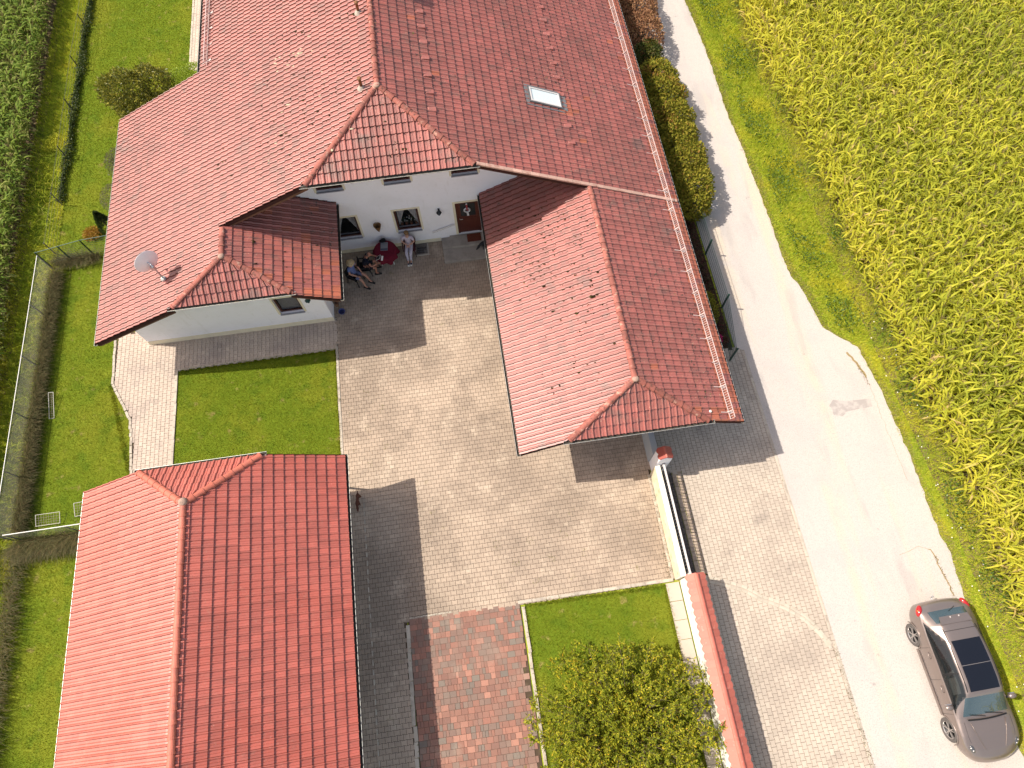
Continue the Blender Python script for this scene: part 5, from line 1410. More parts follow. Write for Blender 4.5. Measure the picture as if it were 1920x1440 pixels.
dog((-5.10, 6.32, 0), R(-96), mk('red_brown_fur', (.085, .028, .016), .7, .3, bump=(60, .5, .01)), 'red brown dog standing in the shade of the garage corner', .72, True, True)

# ------------------------------------------------------------------ fences
def wire_panel(L, h, nv, nh, w=.006, mat=GREEN_METAL, name='wire_panel', z0=.05, drop=0):
    b = MB()
    for i in range(nv): x = L * (i + .5) / nv; b.box(x - w / 2, x + w / 2, -w / 2, w / 2, z0, h - .01)
    for i in range(nh): z = z0 + .02 + (h - z0 - .04) * i / (nh - 1); b.box(0, L, -w * .9, w * .9, z - w * .6, z + w * .6)
    return b.mesh(name, mat)
fr = empty('mesh_fence', (10.24, 14.0, 0), label='dark green double rod mesh fence along the pale road', cat='fence')
ys = [9.86, 12.24, 14.88, 17.42, 19.95, 22.5, 25.0, 27.5, 30.0, 32.5, 35.0]
b = MB(); b.box(-.03, .03, -.025, .025, 0, 1.06); b.box(-.033, .033, -.028, .028, 1.06, 1.075); POST = b.mesh('post', GREEN_METAL)
for k, y_ in enumerate(ys):
    x_ = 9.92 if k == 0 else 10.24
    link('post', POST, fr, (x_ - 10.24, y_ - 14.0, 0))
for k in range(len(ys) - 1):
    a = Vector((9.92 if k == 0 else 10.24, ys[k], 0)); c = Vector((10.24, ys[k + 1], 0)); d = c - a
    link('wire_panel', wire_panel(d.length, 1.0, 48, 6, .006), fr, a - Vector((10.24, 14, 0)), (0, 0, math.atan2(d.y, d.x)))
WIRE_DARK = mk('dull_grey_wire', (.09, .085, .075), .7, .3)
NET = mk('grey_screen_netting', (.42, .41, .34), .9, .1, alpha=.32, trans=.4, layers=[LY(2, (.36, .37, .22), .42, .64, .8), LY(60, (.25, .25, .20), .4, .6, .8)])
def screen_fence(name, pts, h, label, net=True, top=WHITE_PAINT, post_mat=GREY_METAL, step=2.45, topr=.016):
    root = empty(name, (*pts[0], 0), label=label, cat='fence')
    o0 = Vector((*pts[0], 0))
    bp = MB(); bp.lathe([(.024, 0), (.024, h)], 8); bp.lathe([(.028, h), (.02, h + .015)], 8); pm = bp.mesh('post', post_mat)
    for a, c in zip(pts, pts[1:]):
        a = Vector((*a, 0)); c = Vector((*c, 0)); d = c - a; L = d.length; n_ = max(1, round(L / step)); rz = math.atan2(d.y, d.x)
        for i in range(n_ + 1):
            q = a + d * (i / n_) - o0
            link('post', pm, root, q)
        for i in range(n_):
            q = a + d * (i / n_) - o0
            l_ = L / n_
            if net:
                b = MB(); m_ = 8
                vs = [(l_ * k / m_, .028 + .012 * math.sin(k * 1.9 + i), z) for z in (.03, h * .5, h - .01) for k in range(m_ + 1)]
                b.add(vs, [(r_ * (m_ + 1) + k, r_ * (m_ + 1) + k + 1, (r_ + 1) * (m_ + 1) + k + 1, (r_ + 1) * (m_ + 1) + k) for r_ in (0, 1) for k in range(m_)])
                link('netting', b.mesh('netting', NET), root, q, (0, 0, rz))
            else:
                link('wire_mesh', wire_panel(l_, h - .02, int(l_ / (.09 if net is False else .25)), 10 if net is False else 5, .004 if net is False else .003, post_mat, 'wire_mesh'), root, q, (0, 0, rz))
            b = MB(); b.tube([(0, 0, h), (l_, 0, h)], topr, 6); link('top_rail', b.mesh('top_rail', top), root, q, (0, 0, rz))
    return root
screen_fence('screen_fence', [(-17.68, 18.45), (-17.66, 6.75)], 1.0, 'long low fence with grey netting and white top rail on the left lawn edge')
screen_fence('screen_fence', [(-17.35, 6.72), (-13.2, 6.74)], .95, 'short white railed netting fence running from the corner to the garage')
screen_fence('wire_fence', [(-17.68, 18.5), (-15.9, 18.85), (-14.45, 18.95)], 1.15, 'green wire fence crossing the left lawn to the house eave', False, GREEN_PALE, GREEN_METAL, 1.0, .011)
screen_fence('wire_fence', [(-17.62, 19.2), (-17.69, 24.54), (-17.72, 27.46), (-17.76, 30.3), (-17.72, 33.21), (-17.8, 39)], .82, 'thin wire fence on steel posts along the ivy line at upper left', None, WIRE_DARK, WIRE_DARK, 3.0, .004)
# light wire pen frames lying by the short fence
for (cx, cy, wx, wy, rz, lab) in ((-16.43, 7.33, .88, .42, .0, 'white framed wire pen frame lying on the grass behind the short fence'), (-15.1, 7.55, .8, .5, .05, 'white framed wire pen frame half hidden by the garage roof'), (-16.55, 6.28, .84, .4, .08, 'white edged grey wire pen frame lying in front of the short fence'), (-16.86, 11.9, .2, 1.05, .0, 'narrow white framed wire pen frame leaning in the grass by the long fence')):
    t = empty('wire_pen', (cx, cy, .02), rz, label=lab, cat='wire pen', group='wire pens lying by the fences')
    b = MB(); f_ = .012
    b.box(-wx / 2, wx / 2, -wy / 2, -wy / 2 + .013, 0, .02); b.box(-wx / 2, wx / 2, wy / 2 - .013, wy / 2, 0, .02); b.box(-wx / 2, -wx / 2 + .013, -wy / 2 + .013, wy / 2 - .013, 0, .02); b.box(wx / 2 - .013, wx / 2, -wy / 2 + .013, wy / 2 - .013, 0, .02); b.build('frame', FRAME_GREY, t)
    b = MB()
    for i in range(int(wx / .09)): b.box(-wx / 2 + .02 + i * .09, -wx / 2 + .025 + i * .09, -wy / 2 + .02, wy / 2 - .02, .004, .008)
    for i in range(int(wy / .09)): b.box(-wx / 2 + .02, wx / 2 - .02, -wy / 2 + .02 + i * .09, -wy / 2 + .025 + i * .09, .009, .013)
    b.build('netting', mk('pinkish_grey_mesh', (.30, .25, .22), .8), t); t.rotation_euler = (R(14), 0, rz); t.location.z = .11

# ------------------------------------------------------------------ the car (x forward)
car = empty('parked_car', (14.02, -2.42, .004), R(-90) + R(1.2), label='brown metallic crossover car with a black glass roof parked on the road edge', cat='car')
PAINT = mk('brown_grey_car_paint', (.235, .19, .172), .35, .5, metal=.6, coat=.6)
CGLASS = mk('car_glass', (.012, .015, .017), .02, .7, alpha=.62)
SCREEN = mk('sky_painted_screen', (.045, .072, .082), .03, .9, coat=.8, alpha=.85)  # bluish base colour stands in for sky reflected in the glass
SUNROOF = mk('black_glass_roof', (.006, .007, .012), .04, .6)
CBLACK = mk('black_trim', (.012, .012, .013), .5, .3)
def I(xs, ys):
    return lambda x: float(np.interp(x, xs, ys))
hw = I([-2.36, -2.28, -2.1, -1.8, -1.4, -.6, .6, 1.4, 1.8, 2.05, 2.22, 2.32, 2.37], [.66, .80, .89, .94, .965, .945, .94, .965, .94, .87, .76, .62, .46])
zlo = I([-2.36, -2.2, -1.6, 1.6, 2.2, 2.37], [.48, .36, .27, .25, .27, .40])
zbt = I([-2.36, -2.3, -2.1, -1.6, -1.0, .3, 1.0, 1.6, 2.0, 2.2, 2.3, 2.37], [.74, .92, 1.06, 1.10, 1.07, 1.0, .97, .93, .84, .72, .62, .52])
zto = I([-2.36, -2.31, -2.2, -2.08, -1.62, -1.3, -.9, -.4, .1, .42, 1.08, 1.22, 1.6, 2.0, 2.2, 2.3, 2.37], [.78, 1.0, 1.10, 1.16, 1.47, 1.545, 1.595, 1.615, 1.60, 1.535, 1.10, 1.06, 1.02, .92, .80, .69, .56])
wro = I([-2.36, -2.1, -1.65, -1.2, -.5, .3, .5, 1.05, 1.3, 1.9, 2.2, 2.37], [.46, .60, .54, .565, .59, .575, .585, .70, .70, .64, .52, .3])
NX = 66
xs_ = np.concatenate([np.linspace(-2.36, -2.0, 9), np.linspace(-1.96, 1.3, 92), np.linspace(1.36, 2.0, 12), np.linspace(2.04, 2.37, 8)])
ring = []
for x in xs_:
    w, l, zb_, zt, wr = hw(x), zlo(x), zbt(x), zto(x), wro(x)
    wr = min(wr, w * .92); gh = max(0, zt - zb_); ze = zb_ + (gh - min(.06, gh * .3))
    wg = w * .915
    pts = [(0, l - .01), (w * .78, l - .01), (w * .95, l + .07), (w * .985, l + .30 * (zb_ - l)), (w * 1.0, l + .62 * (zb_ - l)), (w * .985, l + .86 * (zb_ - l)), (w * .955, zb_ - .015), (wg, zb_ + .01),
           *[(wg + (wr - wg) * (q ** 1.25) + .02 * math.sin(math.pi * q), zb_ + .01 + (ze - zb_ - .01) * q) for q in (.16, .36, .56, .76, .92)], (wr, ze), (wr * .90, zt - min(.02, gh * .12)), (wr * .5, zt - .003), (0, zt)]
    ring.append(pts)
m_ = len(ring[0]); verts = []; idxs = []
for i, x in enumerate(xs_):
    row = []
    for sgn in (1, -1):
        for k, (y_, z_) in enumerate(ring[i]):
            if sgn == -1 and k in (0, m_ - 1): continue
            row.append(len(verts)); 
            # plan curvature: nose and tail bow outwards at the middle
            bx = .0
            if x > 1.9: bx = .10 * (1 - (abs(y_) / .9) ** 2) * min(1, (x - 1.9) / .3) - .10 * (abs(y_) / .9) ** 2 * min(1, (x - 1.9) / .3)
            if x < -2.0: bx = -.05 * (1 - (abs(y_) / .9) ** 2) * min(1, (-2.0 - x) / .2) + .05 * (abs(y_) / .9) ** 2 * min(1, (-2.0 - x) / .2)
            verts.append((x + bx, sgn * y_, z_))
    # ring order: left side bottom->top, then right side top->bottom
    left = row[:m_]; right = row[m_:]
    idxs.append(left + right[::-1])
K = len(idxs[0]); faces_ = []; fm = []
for i in range(len(xs_) - 1):
    xc = (xs_[i] + xs_[i + 1]) / 2
    for k in range(K):
        k2 = (k + 1) % K
        f = (idxs[i][k], idxs[i][k2], idxs[i + 1][k2], idxs[i + 1][k])
        kk = k if k < m_ - 1 else (K - 1 - k)      # strip number from the bottom on either side
        mat_i = 0
        if 7 <= kk <= 11:
            q = (kk - 7 + .5) / 5
            if -1.66 + .62 * q ** 1.6 < xc < .90 - .50 * q and 8 <= kk <= 10: mat_i = 1
            elif -1.72 + .66 * q ** 1.5 < xc < .95 - .53 * q: mat_i = 2
        if kk >= 12:
            if .50 < xc < 1.06: mat_i = 3
            if -2.06 < xc < -1.66: mat_i = 3
        if kk in (0, 1) and mat_i == 0: mat_i = 2
        faces_.append(f); fm.append(mat_i)
faces_.append(tuple(idxs[0])); fm.append(0); faces_.append(tuple(idxs[-1][::-1])); fm.append(0)
me = bpy.data.meshes.new('shell'); me.from_pydata(verts, [], faces_); me.polygons.foreach_set('material_index', fm)
for q in (PAINT, CGLASS, CBLACK, SCREEN): me.materials.append(q)
bm = bmesh.new(); bm.from_mesh(me); bmesh.ops.recalc_face_normals(bm, faces=bm.faces[:]); bm.to_mesh(me); bm.free()
tmp = bpy.data.objects.new('shell', me); C.objects.link(tmp)
s_ = tmp.modifiers.new('s', 'SUBSURF'); s_.levels = 1; s_.render_levels = 1
cutters = []
for x in (-1.43, 1.43):
    for sd in (-1, 1):
        b = MB(); b.lathe([(.41, -.24), (.41, .24)], 32, Matrix.Translation((x, sd * .90, .365)) @ Matrix.Rotation(math.pi / 2, 4, 'X')); b.cur = 0
        o = link('cutter', b.mesh('cutter', CBLACK)); cutters.append(o)
        bo = tmp.modifiers.new('b', 'BOOLEAN'); bo.object = o; bo.operation = 'DIFFERENCE'; bo.solver = 'EXACT'
shell = evaluated(tmp)
for o in cutters: bpy.data.objects.remove(o)
bpy.data.objects.remove(tmp)
bm = bmesh.new(); bm.from_mesh(shell)
mats_ = [q.name if q else '' for q in shell.materials]
def part_from(name, which, mat, inside_too=False):
    b2 = bm.copy()
    bmesh.ops.delete(b2, geom=[f for f in b2.faces if f.material_index not in which], context='FACES')
    for f in b2.faces: f.smooth = True
    mm = bpy.data.meshes.new(name); b2.to_mesh(mm); b2.free()
    for q in (PAINT, CGLASS, CBLACK, SCREEN): mm.materials.append(q)
    return link(name, mm, car)
for f in bm.faces:   # faces the cutters left inside the arches
    c = f.calc_center_median()
    for x in (-1.43, 1.43):
        if (math.hypot(c.x - x, c.z - .365) < .407) and abs(c.y) > .6: f.material_index = 2
body = part_from('body', {0, 2}, PAINT)
for f in bm.faces:
    if f.material_index == 3 and f.calc_center_median().x < 0: f.material_index = 1
part_from('windscreen', {3}, SCREEN)
bmesh.ops.delete(bm, geom=[f for f in bm.faces if f.material_index == 3], context='FACES')
for f in bm.faces:
    if f.material_index == 1: f.material_index = 3 if f.calc_center_median().x < -1.6 and f.calc_center_median().z > 1.15 and abs(f.calc_center_median().y) < .62 and f.normal.z > .3 else 1
rw = part_from('rear_window', {3}, SCREEN)
bm.free()
# side glass: one smooth patch a side, from the front pillar to the pointed rear end
def glass_side(sd, f0=0.0, f1=1.0, q0=.03, q1=.97, off=.012):
    b = MB(); nx, nq = 40, 8; vs = []
    for j in range(nq + 1):
        q = q0 + (q1 - q0) * j / nq
        xa = -1.78 + .66 * q ** 1.5; xb = 1.0 - .53 * q
        for i in range(nx + 1):
            x = xa + (xb - xa) * (f0 + (f1 - f0) * i / nx)
            w, zb_, zt = hw(x), zbt(x), zto(x); wr = min(wro(x), w * .92); gh = max(0, zt - zb_); ze = zb_ + (gh - min(.06, gh * .3)); wg = w * .915
            vs.append((x, sd * (wg + (wr - wg) * (q ** 1.25) + .02 * math.sin(math.pi * q) + off), zb_ + .01 + (ze - zb_ - .01) * q))
    fs = [(j * (nx + 1) + i, j * (nx + 1) + i + 1, (j + 1) * (nx + 1) + i + 1, (j + 1) * (nx + 1) + i) for j in range(nq) for i in range(nx)]
    if sd > 0: fs = [f[::-1] for f in fs]
    b.add(vs, fs); return b
for sd in (-1, 1):
    glass_side(sd, 0, .575).build('side_window', CGLASS, car, True)
    glass_side(sd, .60, 1.0).build('side_window', CGLASS, car, True)
    glass_side(sd, .575, .60, off=.014).build('pillar_trim', CBLACK, car)
# interior floor and seats seen through the glass
b = MB(); b.box(-1.6, .9, -.7, .7, .5, .56); b.box(.75, 1.05, -.68, .68, .56, .98); b.build('cabin', CBLACK, car)
for sx in (-.36, .36):
    b = MB(); b.box(-.02, .46, sx - .24, sx + .24, .6, .74); b.add([(-.12, sx - .24, .7), (-.02, sx - .24, .7), (-.02, sx + .24, .7), (-.12, sx + .24, .7), (-.30, sx - .2, 1.25), (-.22, sx - .2, 1.27), (-.22, sx + .2, 1.27), (-.30, sx + .2, 1.25)], [(0, 3, 2, 1), (4, 5, 6, 7), (0, 1, 5, 4), (1, 2, 6, 5), (2, 3, 7, 6), (3, 0, 4, 7)]); b.box(-.31, -.22, sx - .11, sx + .11, 1.28, 1.42)
    b.build('seat', mk('grey_green_seat', (.20, .21, .19), .7), car)
b = MB(); b.box(-1.05, -.6, -.62, .62, .6, .76); b.box(-1.2, -1.05, -.62, .62, .7, 1.25); b.build('rear_seat', mk('dark_red_black_seat', (.05, .02, .02), .7), car)
b = MB(); b.tube([(.60 + .05 * math.sin(a), .36 + .18 * math.cos(a), .98 + .16 * math.sin(a)) for a in [2 * math.pi * k / 16 for k in range(17)]], .015, 6); b.build('steering_wheel', CBLACK, car)
# roof glass
def roofpatch(x0, x1, w_, dz, nx=8, ny=8):
    b = MB()
    vs = []
    for i in range(nx + 1):
        for k in range(ny + 1):
            x = x0 + (x1 - x0) * i / nx; y_ = -w_ + 2 * w_ * k / ny
            wr = wro(x); zt = zto(x); gh = zt - zbt(x)
            zz = float(np.interp(abs(y_), [0, wr * .5, wr * .9, wr], [zt, zt - .003, zt - .02, zt - .06]))
            vs.append((x, y_, zz + dz))
    b.add(vs, [(i * (ny + 1) + k, (i + 1) * (ny + 1) + k, (i + 1) * (ny + 1) + k + 1, i * (ny + 1) + k + 1) for i in range(nx) for k in range(ny)])
    return b
roofpatch(-1.12, -.40, .47, .006).build('roof_glass', SUNROOF, car, True)
roofpatch(-.38, .36, .47, .006).build('roof_glass', SUNROOF, car, True)
roofpatch(-.394, -.386, .47, .009, 1).build('roof_glass_trim', GREY_METAL, car)
for sd in (-1, 1):
    b = MB(); b.tube([(x, sd * (wro(x) * .98), zto(x) - .025) for x in np.linspace(-1.5, .35, 12)], .014, 6); b.build('roof_rail', CBLACK, car)
# wheels
RIM = mk('dark_alloy', (.16, .15, .15), .35, .5, metal=.7); RIML = mk('bright_alloy', (.42, .40, .39), .3, .5, metal=.8); TYRE = mk('tyre', (.10, .09, .085), .85, .2)
for x in (-1.43, 1.43):
    for sd in (-1, 1):
        Mw = Matrix.Translation((x, sd * .83, .365)) @ Matrix.Rotation(-sd * math.pi / 2, 4, 'X')
        b = MB(); b.lathe([(.255, -.12), (.345, -.12), (.365, -.10), (.365, .10), (.345, .118), (.30, .122), (.262, .10)], 36, Mw, cap=False); wh = b.build('wheel', TYRE, car, True)
        b = MB(); b.lathe([(.262, .10), (.27, .09), (.245, .07), (.22, -.10), (.001, -.10)], 36, Mw, cap=False); b.build('rim_barrel', CBLACK, wh, True)
        b = MB()
        for k in range(5):
            for da in (-.16, .16):
                a = k * 2 * math.pi / 5 + .3
                b.beam(Mw @ Vector((.05 * math.cos(a), .05 * math.sin(a), .075)), Mw @ Vector((.255 * math.cos(a + da), .255 * math.sin(a + da), .088)), .028, .03, Mw.to_3x3() @ Vector((0, 0, 1)))
        b.lathe([(.06, .06), (.06, .09), (.001, .095)], 16, Mw, cap=False); b.lathe([(.245, .085), (.262, .10), (.268, .095)], 36, Mw, cap=False)
        b.build('rim', RIML, wh)
        b = MB(); b.tube([(x + .425 * math.cos(a), sd * (hw(x) * .985), .365 + .425 * math.sin(a)) for a in np.linspace(.12, math.pi - .12, 20)], .02, 6); b.build('arch_trim', PAINT, car, True)
# lamps, mirrors, handles, trim
LAMP = mk('clear_headlamp', (.06, .06, .065), .08, .7, coat=.8); RED_LAMP = mk('red_tail_lamp', (.35, .01, .012), .12, .6, coat=.6); AMBER = mk('amber_lens', (.75, .28, .02), .2, .5)
for sd in (-1, 1):
    Mh = Matrix.Translation((1.96, sd * .70, .845)) @ Euler((sd * -.35, .42, sd * -.42)).to_matrix().to_4x4()
    b = MB(); b.lathe([(max(.001, .1 * math.sin(math.pi * i / 8)), -.1 * math.cos(math.pi * i / 8)) for i in range(9)], 14, Mh @ Matrix.Diagonal((1.6, .85, .62, 1)), cap=False)
    h_ = b.build('headlight', LAMP, car, True)
    b = MB(); b.ball(Mh @ Vector((.02, 0, .042)), .030, 8, 6); b.ball(Mh @ Vector((-.08, sd * .02, .036)), .026, 8, 6); b.build('reflector', PALE_METAL, h_, True)
    Mt_ = Matrix.Translation((-2.13, sd * .79, .99)) @ Euler((0, 0, sd * .45)).to_matrix().to_4x4()
    b = MB(); b.lathe([(max(.001, .1 * math.sin(math.pi * i / 8)), -.1 * math.cos(math.pi * i / 8)) for i in range(9)], 14, Mt_ @ Matrix.Diagonal((2.0, .95, 1.15, 1)), cap=False)
    l_ = b.build('tail_light', RED_LAMP, car, True)
    b = MB(); b.ball(Mt_ @ Vector((.02, sd * .045, .045)), .042, 8, 6); b.build('amber_lens', AMBER, l_, True)
    b = MB(); b.ball((.72, sd * 1.04, 1.06), .115, 12, 8, (.8, 1.25, .8)); mi = b.build('mirror', PAINT, car, True)
    b = MB(); b.beam((.74, sd * .86, 1.0), (.72, sd * .98, 1.04), .05, .04); b.build('mirror_arm', CBLACK, mi)
    b = MB(); b.box(.63, .645, sd * 1.03 - .08, sd * 1.03 + .08, 1.0, 1.11); b.build('mirror_glass', STEEL, mi)
    for x in (-.78, .22):
        y_ = sd * (hw(x) * .995 + .012)
        b = MB(); b.tube([(x - .1, y_ - sd * .02, .905), (x - .07, y_ + sd * .02, .915), (x + .07, y_ + sd * .02, .915), (x + .1, y_ - sd * .02, .905)], .016, 6); b.build('door_handle', PAINT, car, True)
    def side(x, z):
        w, l, zb_ = hw(x), zlo(x), zbt(x)
        t_ = (z - l) / (zb_ - l)
        return float(np.interp(t_, [.07, .30, .62, .86, 1.0], [w * .95, w * .985, w, w * .985, w * .94]))
    b = MB()
    for x in (-1.02, -.06, .94): b.tube([(x, sd * (side(x, z) + .001), z) for z in np.linspace(.36, zbt(x) - .03, 8)], .0045, 4)
    b.build('panel_gap', CBLACK, car)
    b = MB(); b.box(-.075, -.02, sd * .0, sd * .0 + .001, 0, .001)
    b = MB(); b.beam((-1.0, sd * .925, .32), (1.0, sd * .92, .31), .03, .10); b.build('sill_trim', PAINT, car)
b = MB()
for yy in np.linspace(-.62, .62, 13): b.v.append(Vector((1.14 + .05 * (1 - (yy / .7) ** 2), yy, zto(1.14) + .01)))
b2 = MB(); b2.tube([tuple(v) for v in b.v], .022, 6); b2.build('cowl', CBLACK, car)
for (a_, c_) in (((1.12, .5, 1.10), (1.02, -.05, 1.16)), ((1.12, -.05, 1.11), (1.02, -.55, 1.16))):
    b = MB(); b.tube([a_, c_], .011, 5); b.build('wiper', CBLACK, car)
for sd in (-1, 1):
    b = MB(); b.tube([(x, sd * y_, zto(x) + .004) for x, y_ in ((1.25, .56), (1.5, .50), (1.75, .42), (2.0, .33), (2.12, .28))], .010, 5); b.build('bonnet_crease', PAINT, car, True)
    b = MB(); b.tube([(x, sd * float(np.interp(x, [1.2, 1.7, 2.0, 2.16], [.74, .74, .60, .40])), float(np.interp(x, [1.2, 1.7, 2.0, 2.16], [zto(1.2) - .035, zto(1.7) - .035, zto(2.0) - .06, zto(2.16) - .06])) + .006) for x in np.linspace(1.2, 2.16, 8)], .004, 4); b.build('panel_gap', CBLACK, car)
b = MB(); b.tube([(-1.42, y_, 1.525 - .02 * (y_ / .5) ** 2) for y_ in np.linspace(-.53, .53, 9)], .006, 4); b.build('panel_gap', CBLACK, car)
b = MB(); b.add([(-1.62, -.52, 1.485), (-1.62, .52, 1.485), (-1.86, .48, 1.43), (-1.86, -.48, 1.43), (-1.62, -.52, 1.46), (-1.62, .52, 1.46), (-1.86, .48, 1.415), (-1.86, -.48, 1.415)], [(0, 1, 2, 3), (7, 6, 5, 4), (0, 4, 5, 1), (1, 5, 6, 2), (2, 6, 7, 3), (3, 7, 4, 0)]); sp_ = b.build('rear_spoiler', PAINT, car)
for y_ in (-.13, .16):
    b = MB(); b.box(-1.83, -1.79, y_ - .01, y_ + .01, 1.435, 1.46); b.build('washer_jet', PALE_METAL, car)
b = MB(); b.tube([(-2.3, .12, .42), (-2.46, .12, .42), (-2.49, .12, .50)], .022, 8); b.ball((-2.49, .12, .53), .03, 8, 6); b.build('tow_ball', STEEL, car)
b = MB(); b.tube([(-2.1, .30, 1.165), (-1.98, .02, 1.23)], .009, 5); b.build('rear_wiper', CBLACK, car)
b = MB(); b.box(2.36, 2.40, -.42, .42, .36, .50); b.build('grille', CBLACK, car)
b = MB(); b.lathe([(.04, 0), (.035, .01), (.001, .012)], 12, Matrix.Translation((2.12, 0, zto(2.12) + .01)) @ Matrix.Rotation(.5, 4, 'Y')); b.build('bonnet_badge', PALE_METAL, car)
for sd in (-1, 1):
    b = MB(); b.box(2.18, 2.22, sd * .30 - .015, sd * .30 + .015, .78, .80); b.build('washer_jet', PALE_METAL, car)
# ================================================================== VEGETATION
def unit(v): return v / np.maximum(np.linalg.norm(v, axis=-1, keepdims=True), 1e-9)
def leaf_quads(P, D, Nn, L, W):
    """rhombic leaves: base P, direction D, normal Nn"""
    D = unit(D); S = unit(np.cross(D, Nn))
    L = np.asarray(L)[:, None]; W = np.asarray(W)[:, None]
    up_ = unit(np.cross(S, D))
    V = np.stack([P, P + D * L * .5 + S * W * .5 + up_ * L * .05, P + D * L - up_ * L * .06, P + D * L * .5 - S * W * .5 + up_ * L * .05], 1)
    n = len(P)
    return V.reshape(-1, 3), np.arange(4 * n).reshape(n, 4)
def rand_dir(n, up=0.0):
    d = rng.normal(0, 1, (n, 3)); d[:, 2] += up
    return unit(d)
def crown(blobs, n, L, W, out=.6, shell=.35, up=.5, flat_top=None, clump=0.0):
    """leaf points spread through a union of ellipsoids, denser near the outside, with gaps"""
    w = np.array([b[3] * b[4] + b[4] * b[5] + b[3] * b[5] for b in blobs]); w = w / w.sum()
    k = rng.choice(len(blobs), n, p=w)
    B = np.array(blobs)[k]
    d = rand_dir(n, .35)
    r = 1 - shell * rng.random(n) ** 1.6
    if clump:
        c = unit(rng.normal(0, 1, (int(clump), 3)))
        dots = d @ c.T; near = np.argmax(dots, 1)
        r *= .74 + .30 * np.clip((dots[np.arange(n), near] - .86) / .14, 0, 1)
    P = B[:, :3] + d * B[:, 3:6] * r[:, None]
    # drop leaves deep inside another blob
    keep = np.ones(n, bool)
    for i, b in enumerate(blobs):
        q = ((P - np.array(b[:3])) / np.array(b[3:6])); m = (q * q).sum(1) < .45
        keep &= ~(m & (k != i))
    keep &= P[:, 2] > .04
    P = P[keep]; d = d[keep]
    m = len(P)
    D = unit(d * out + rand_dir(m, up) * .9); Nn = unit(d * .6 + rand_dir(m, .9))
    return P, leaf_quads(P, D, Nn, L * rng.uniform(.6, 1.3, m), W * rng.uniform(.7, 1.25, m))
def plant(name, loc, label, cat, blobs, n, L, W, mat, trunk=((0, 0, .9, .05),), group=None, bias=None, **kw):
    t = empty(name, loc, label=label, cat=cat, group=group)
    P, (V, F) = crown(blobs, n, L, W, **kw)
    tint = rng.beta(2, 2.6, len(F)) * .97
    if bias is not None: tint = np.clip(tint + bias(P), 0, .97)
    link('crown', mesh_np('crown', V, F, mat, tint), t)
    b = MB()
    for x, y, h, r in trunk:
        b.tube([(x, y, 0), (x + random.uniform(-.04, .04), y + random.uniform(-.04, .04), h * .5), (x * 1.3, y * 1.3, h)], [r, r * .75, r * .35], 6)
        for q in range(4):
            a = random.uniform(0, 6.28); b.tube([(x, y, h * (.3 + .12 * q)), (x + math.cos(a) * h * .35, y + math.sin(a) * h * .35, h * (.62 + .1 * q))], [r * .4, r * .15], 5)
    b.build('trunk', BARK, t)
    return t
# hedges along the road side of the house
plant('copper_hedge', (10.15, 30.6, 0), 'clipped copper brown hedge beside the road at the top', 'hedge',
      [(0, -3.4, .85, .95, 1.5, .85), (.05, -1.6, .9, 1.0, 1.6, .85), (0, .4, .9, 1.0, 1.6, .85), (0, 2.4, .9, 1.0, 1.7, .9), (0, 4.6, .9, 1.0, 1.8, .9)], 23000, .11, .075, HEDGE_B, ((0, -3, .8, .05), (0, 0, .8, .05), (0, 3, .8, .05)), shell=.3)
plant('round_shrub', (10.02, 25.75, 0), 'small round green shrub with orange tips between the two hedges', 'shrub', [(0, 0, .85, .78, .85, .8), (.1, .3, 1.0, .5, .5, .55)], 4200, .10, .06, SHRUB_R, ((0, 0, .8, .05),), clump=14)
plant('trimmed_hedge', (10.20, 22.9, 0), 'rounded green hedge with reddish tips beside the road', 'hedge',
      [(-.05, 1.3, .8, .95, 1.1, .8), (.0, .1, .88, 1.02, 1.2, .9), (.05, -1.3, .85, 1.0, 1.1, .85)], 11500, .13, .075, HEDGE_G, ((0, .8, .8, .06), (0, -1, .8, .06)), clump=40,
      bias=lambda P: .28 * (np.sin(P[:, 0] * 3.1 + P[:, 1] * 2.3) > .75) + .05)
plant('trimmed_hedge', (10.30, 18.9, 0), 'long yellow green hedge lowest along the road beside the eave', 'hedge',
      [(-.05, 1.5, .82, .95, 1.15, .85), (.0, .2, .85, .98, 1.2, .88), (-.05, -1.1, .85, .92, 1.1, .85), (-.2, -2.0, .75, .75, .6, .75)], 13500, .13, .078, HEDGE_G, ((0, 1, .8, .06), (0, -1.2, .8, .06)), clump=46, bias=lambda P: .08 + 0 * P[:, 0])
# upper left shrubs
plant('laurel_shrub', (-14.55, 27.3, 0), 'large olive green laurel shrub at the upper left corner of the roof', 'shrub',
      [(0, 0, .9, 1.2, 1.15, 1.0), (-.85, .35, .75, .75, .75, .75), (1.0, .45, .9, .9, .85, .85), (.2, -.8, .7, .9, .65, .7)], 10000, .16, .06, SHRUB_L, ((0, 0, 1, .06), (.5, .3, .9, .05)), clump=34)
plant('lime_shrub', (-12.35, 28.25, 0), 'small lime green shrub beside the laurel and the eave', 'shrub', [(0, 0, .42, .8, .65, .5), (.55, .35, .4, .6, .6, .45)], 3800, .07, .045, SHRUB_LIME, ((0, 0, .4, .03),))
plant('grey_bush', (-15.0, 23.4, 0), 'twiggy grey bush with pale flowers against the left eave', 'shrub', [(0, 0, .5, .55, .8, .55)], 1700, .09, .03, GREY_BUSH, ((0, 0, .5, .03),), shell=.7)
plant('grey_bush', (-15.05, 21.5, 0), 'rounded dense grey bush under the left eave above the conifer', 'shrub', [(0, 0, .45, .6, .7, .5)], 2600, .05, .02, GREY_BUSH, ((0, 0, .4, .03),), shell=.3)
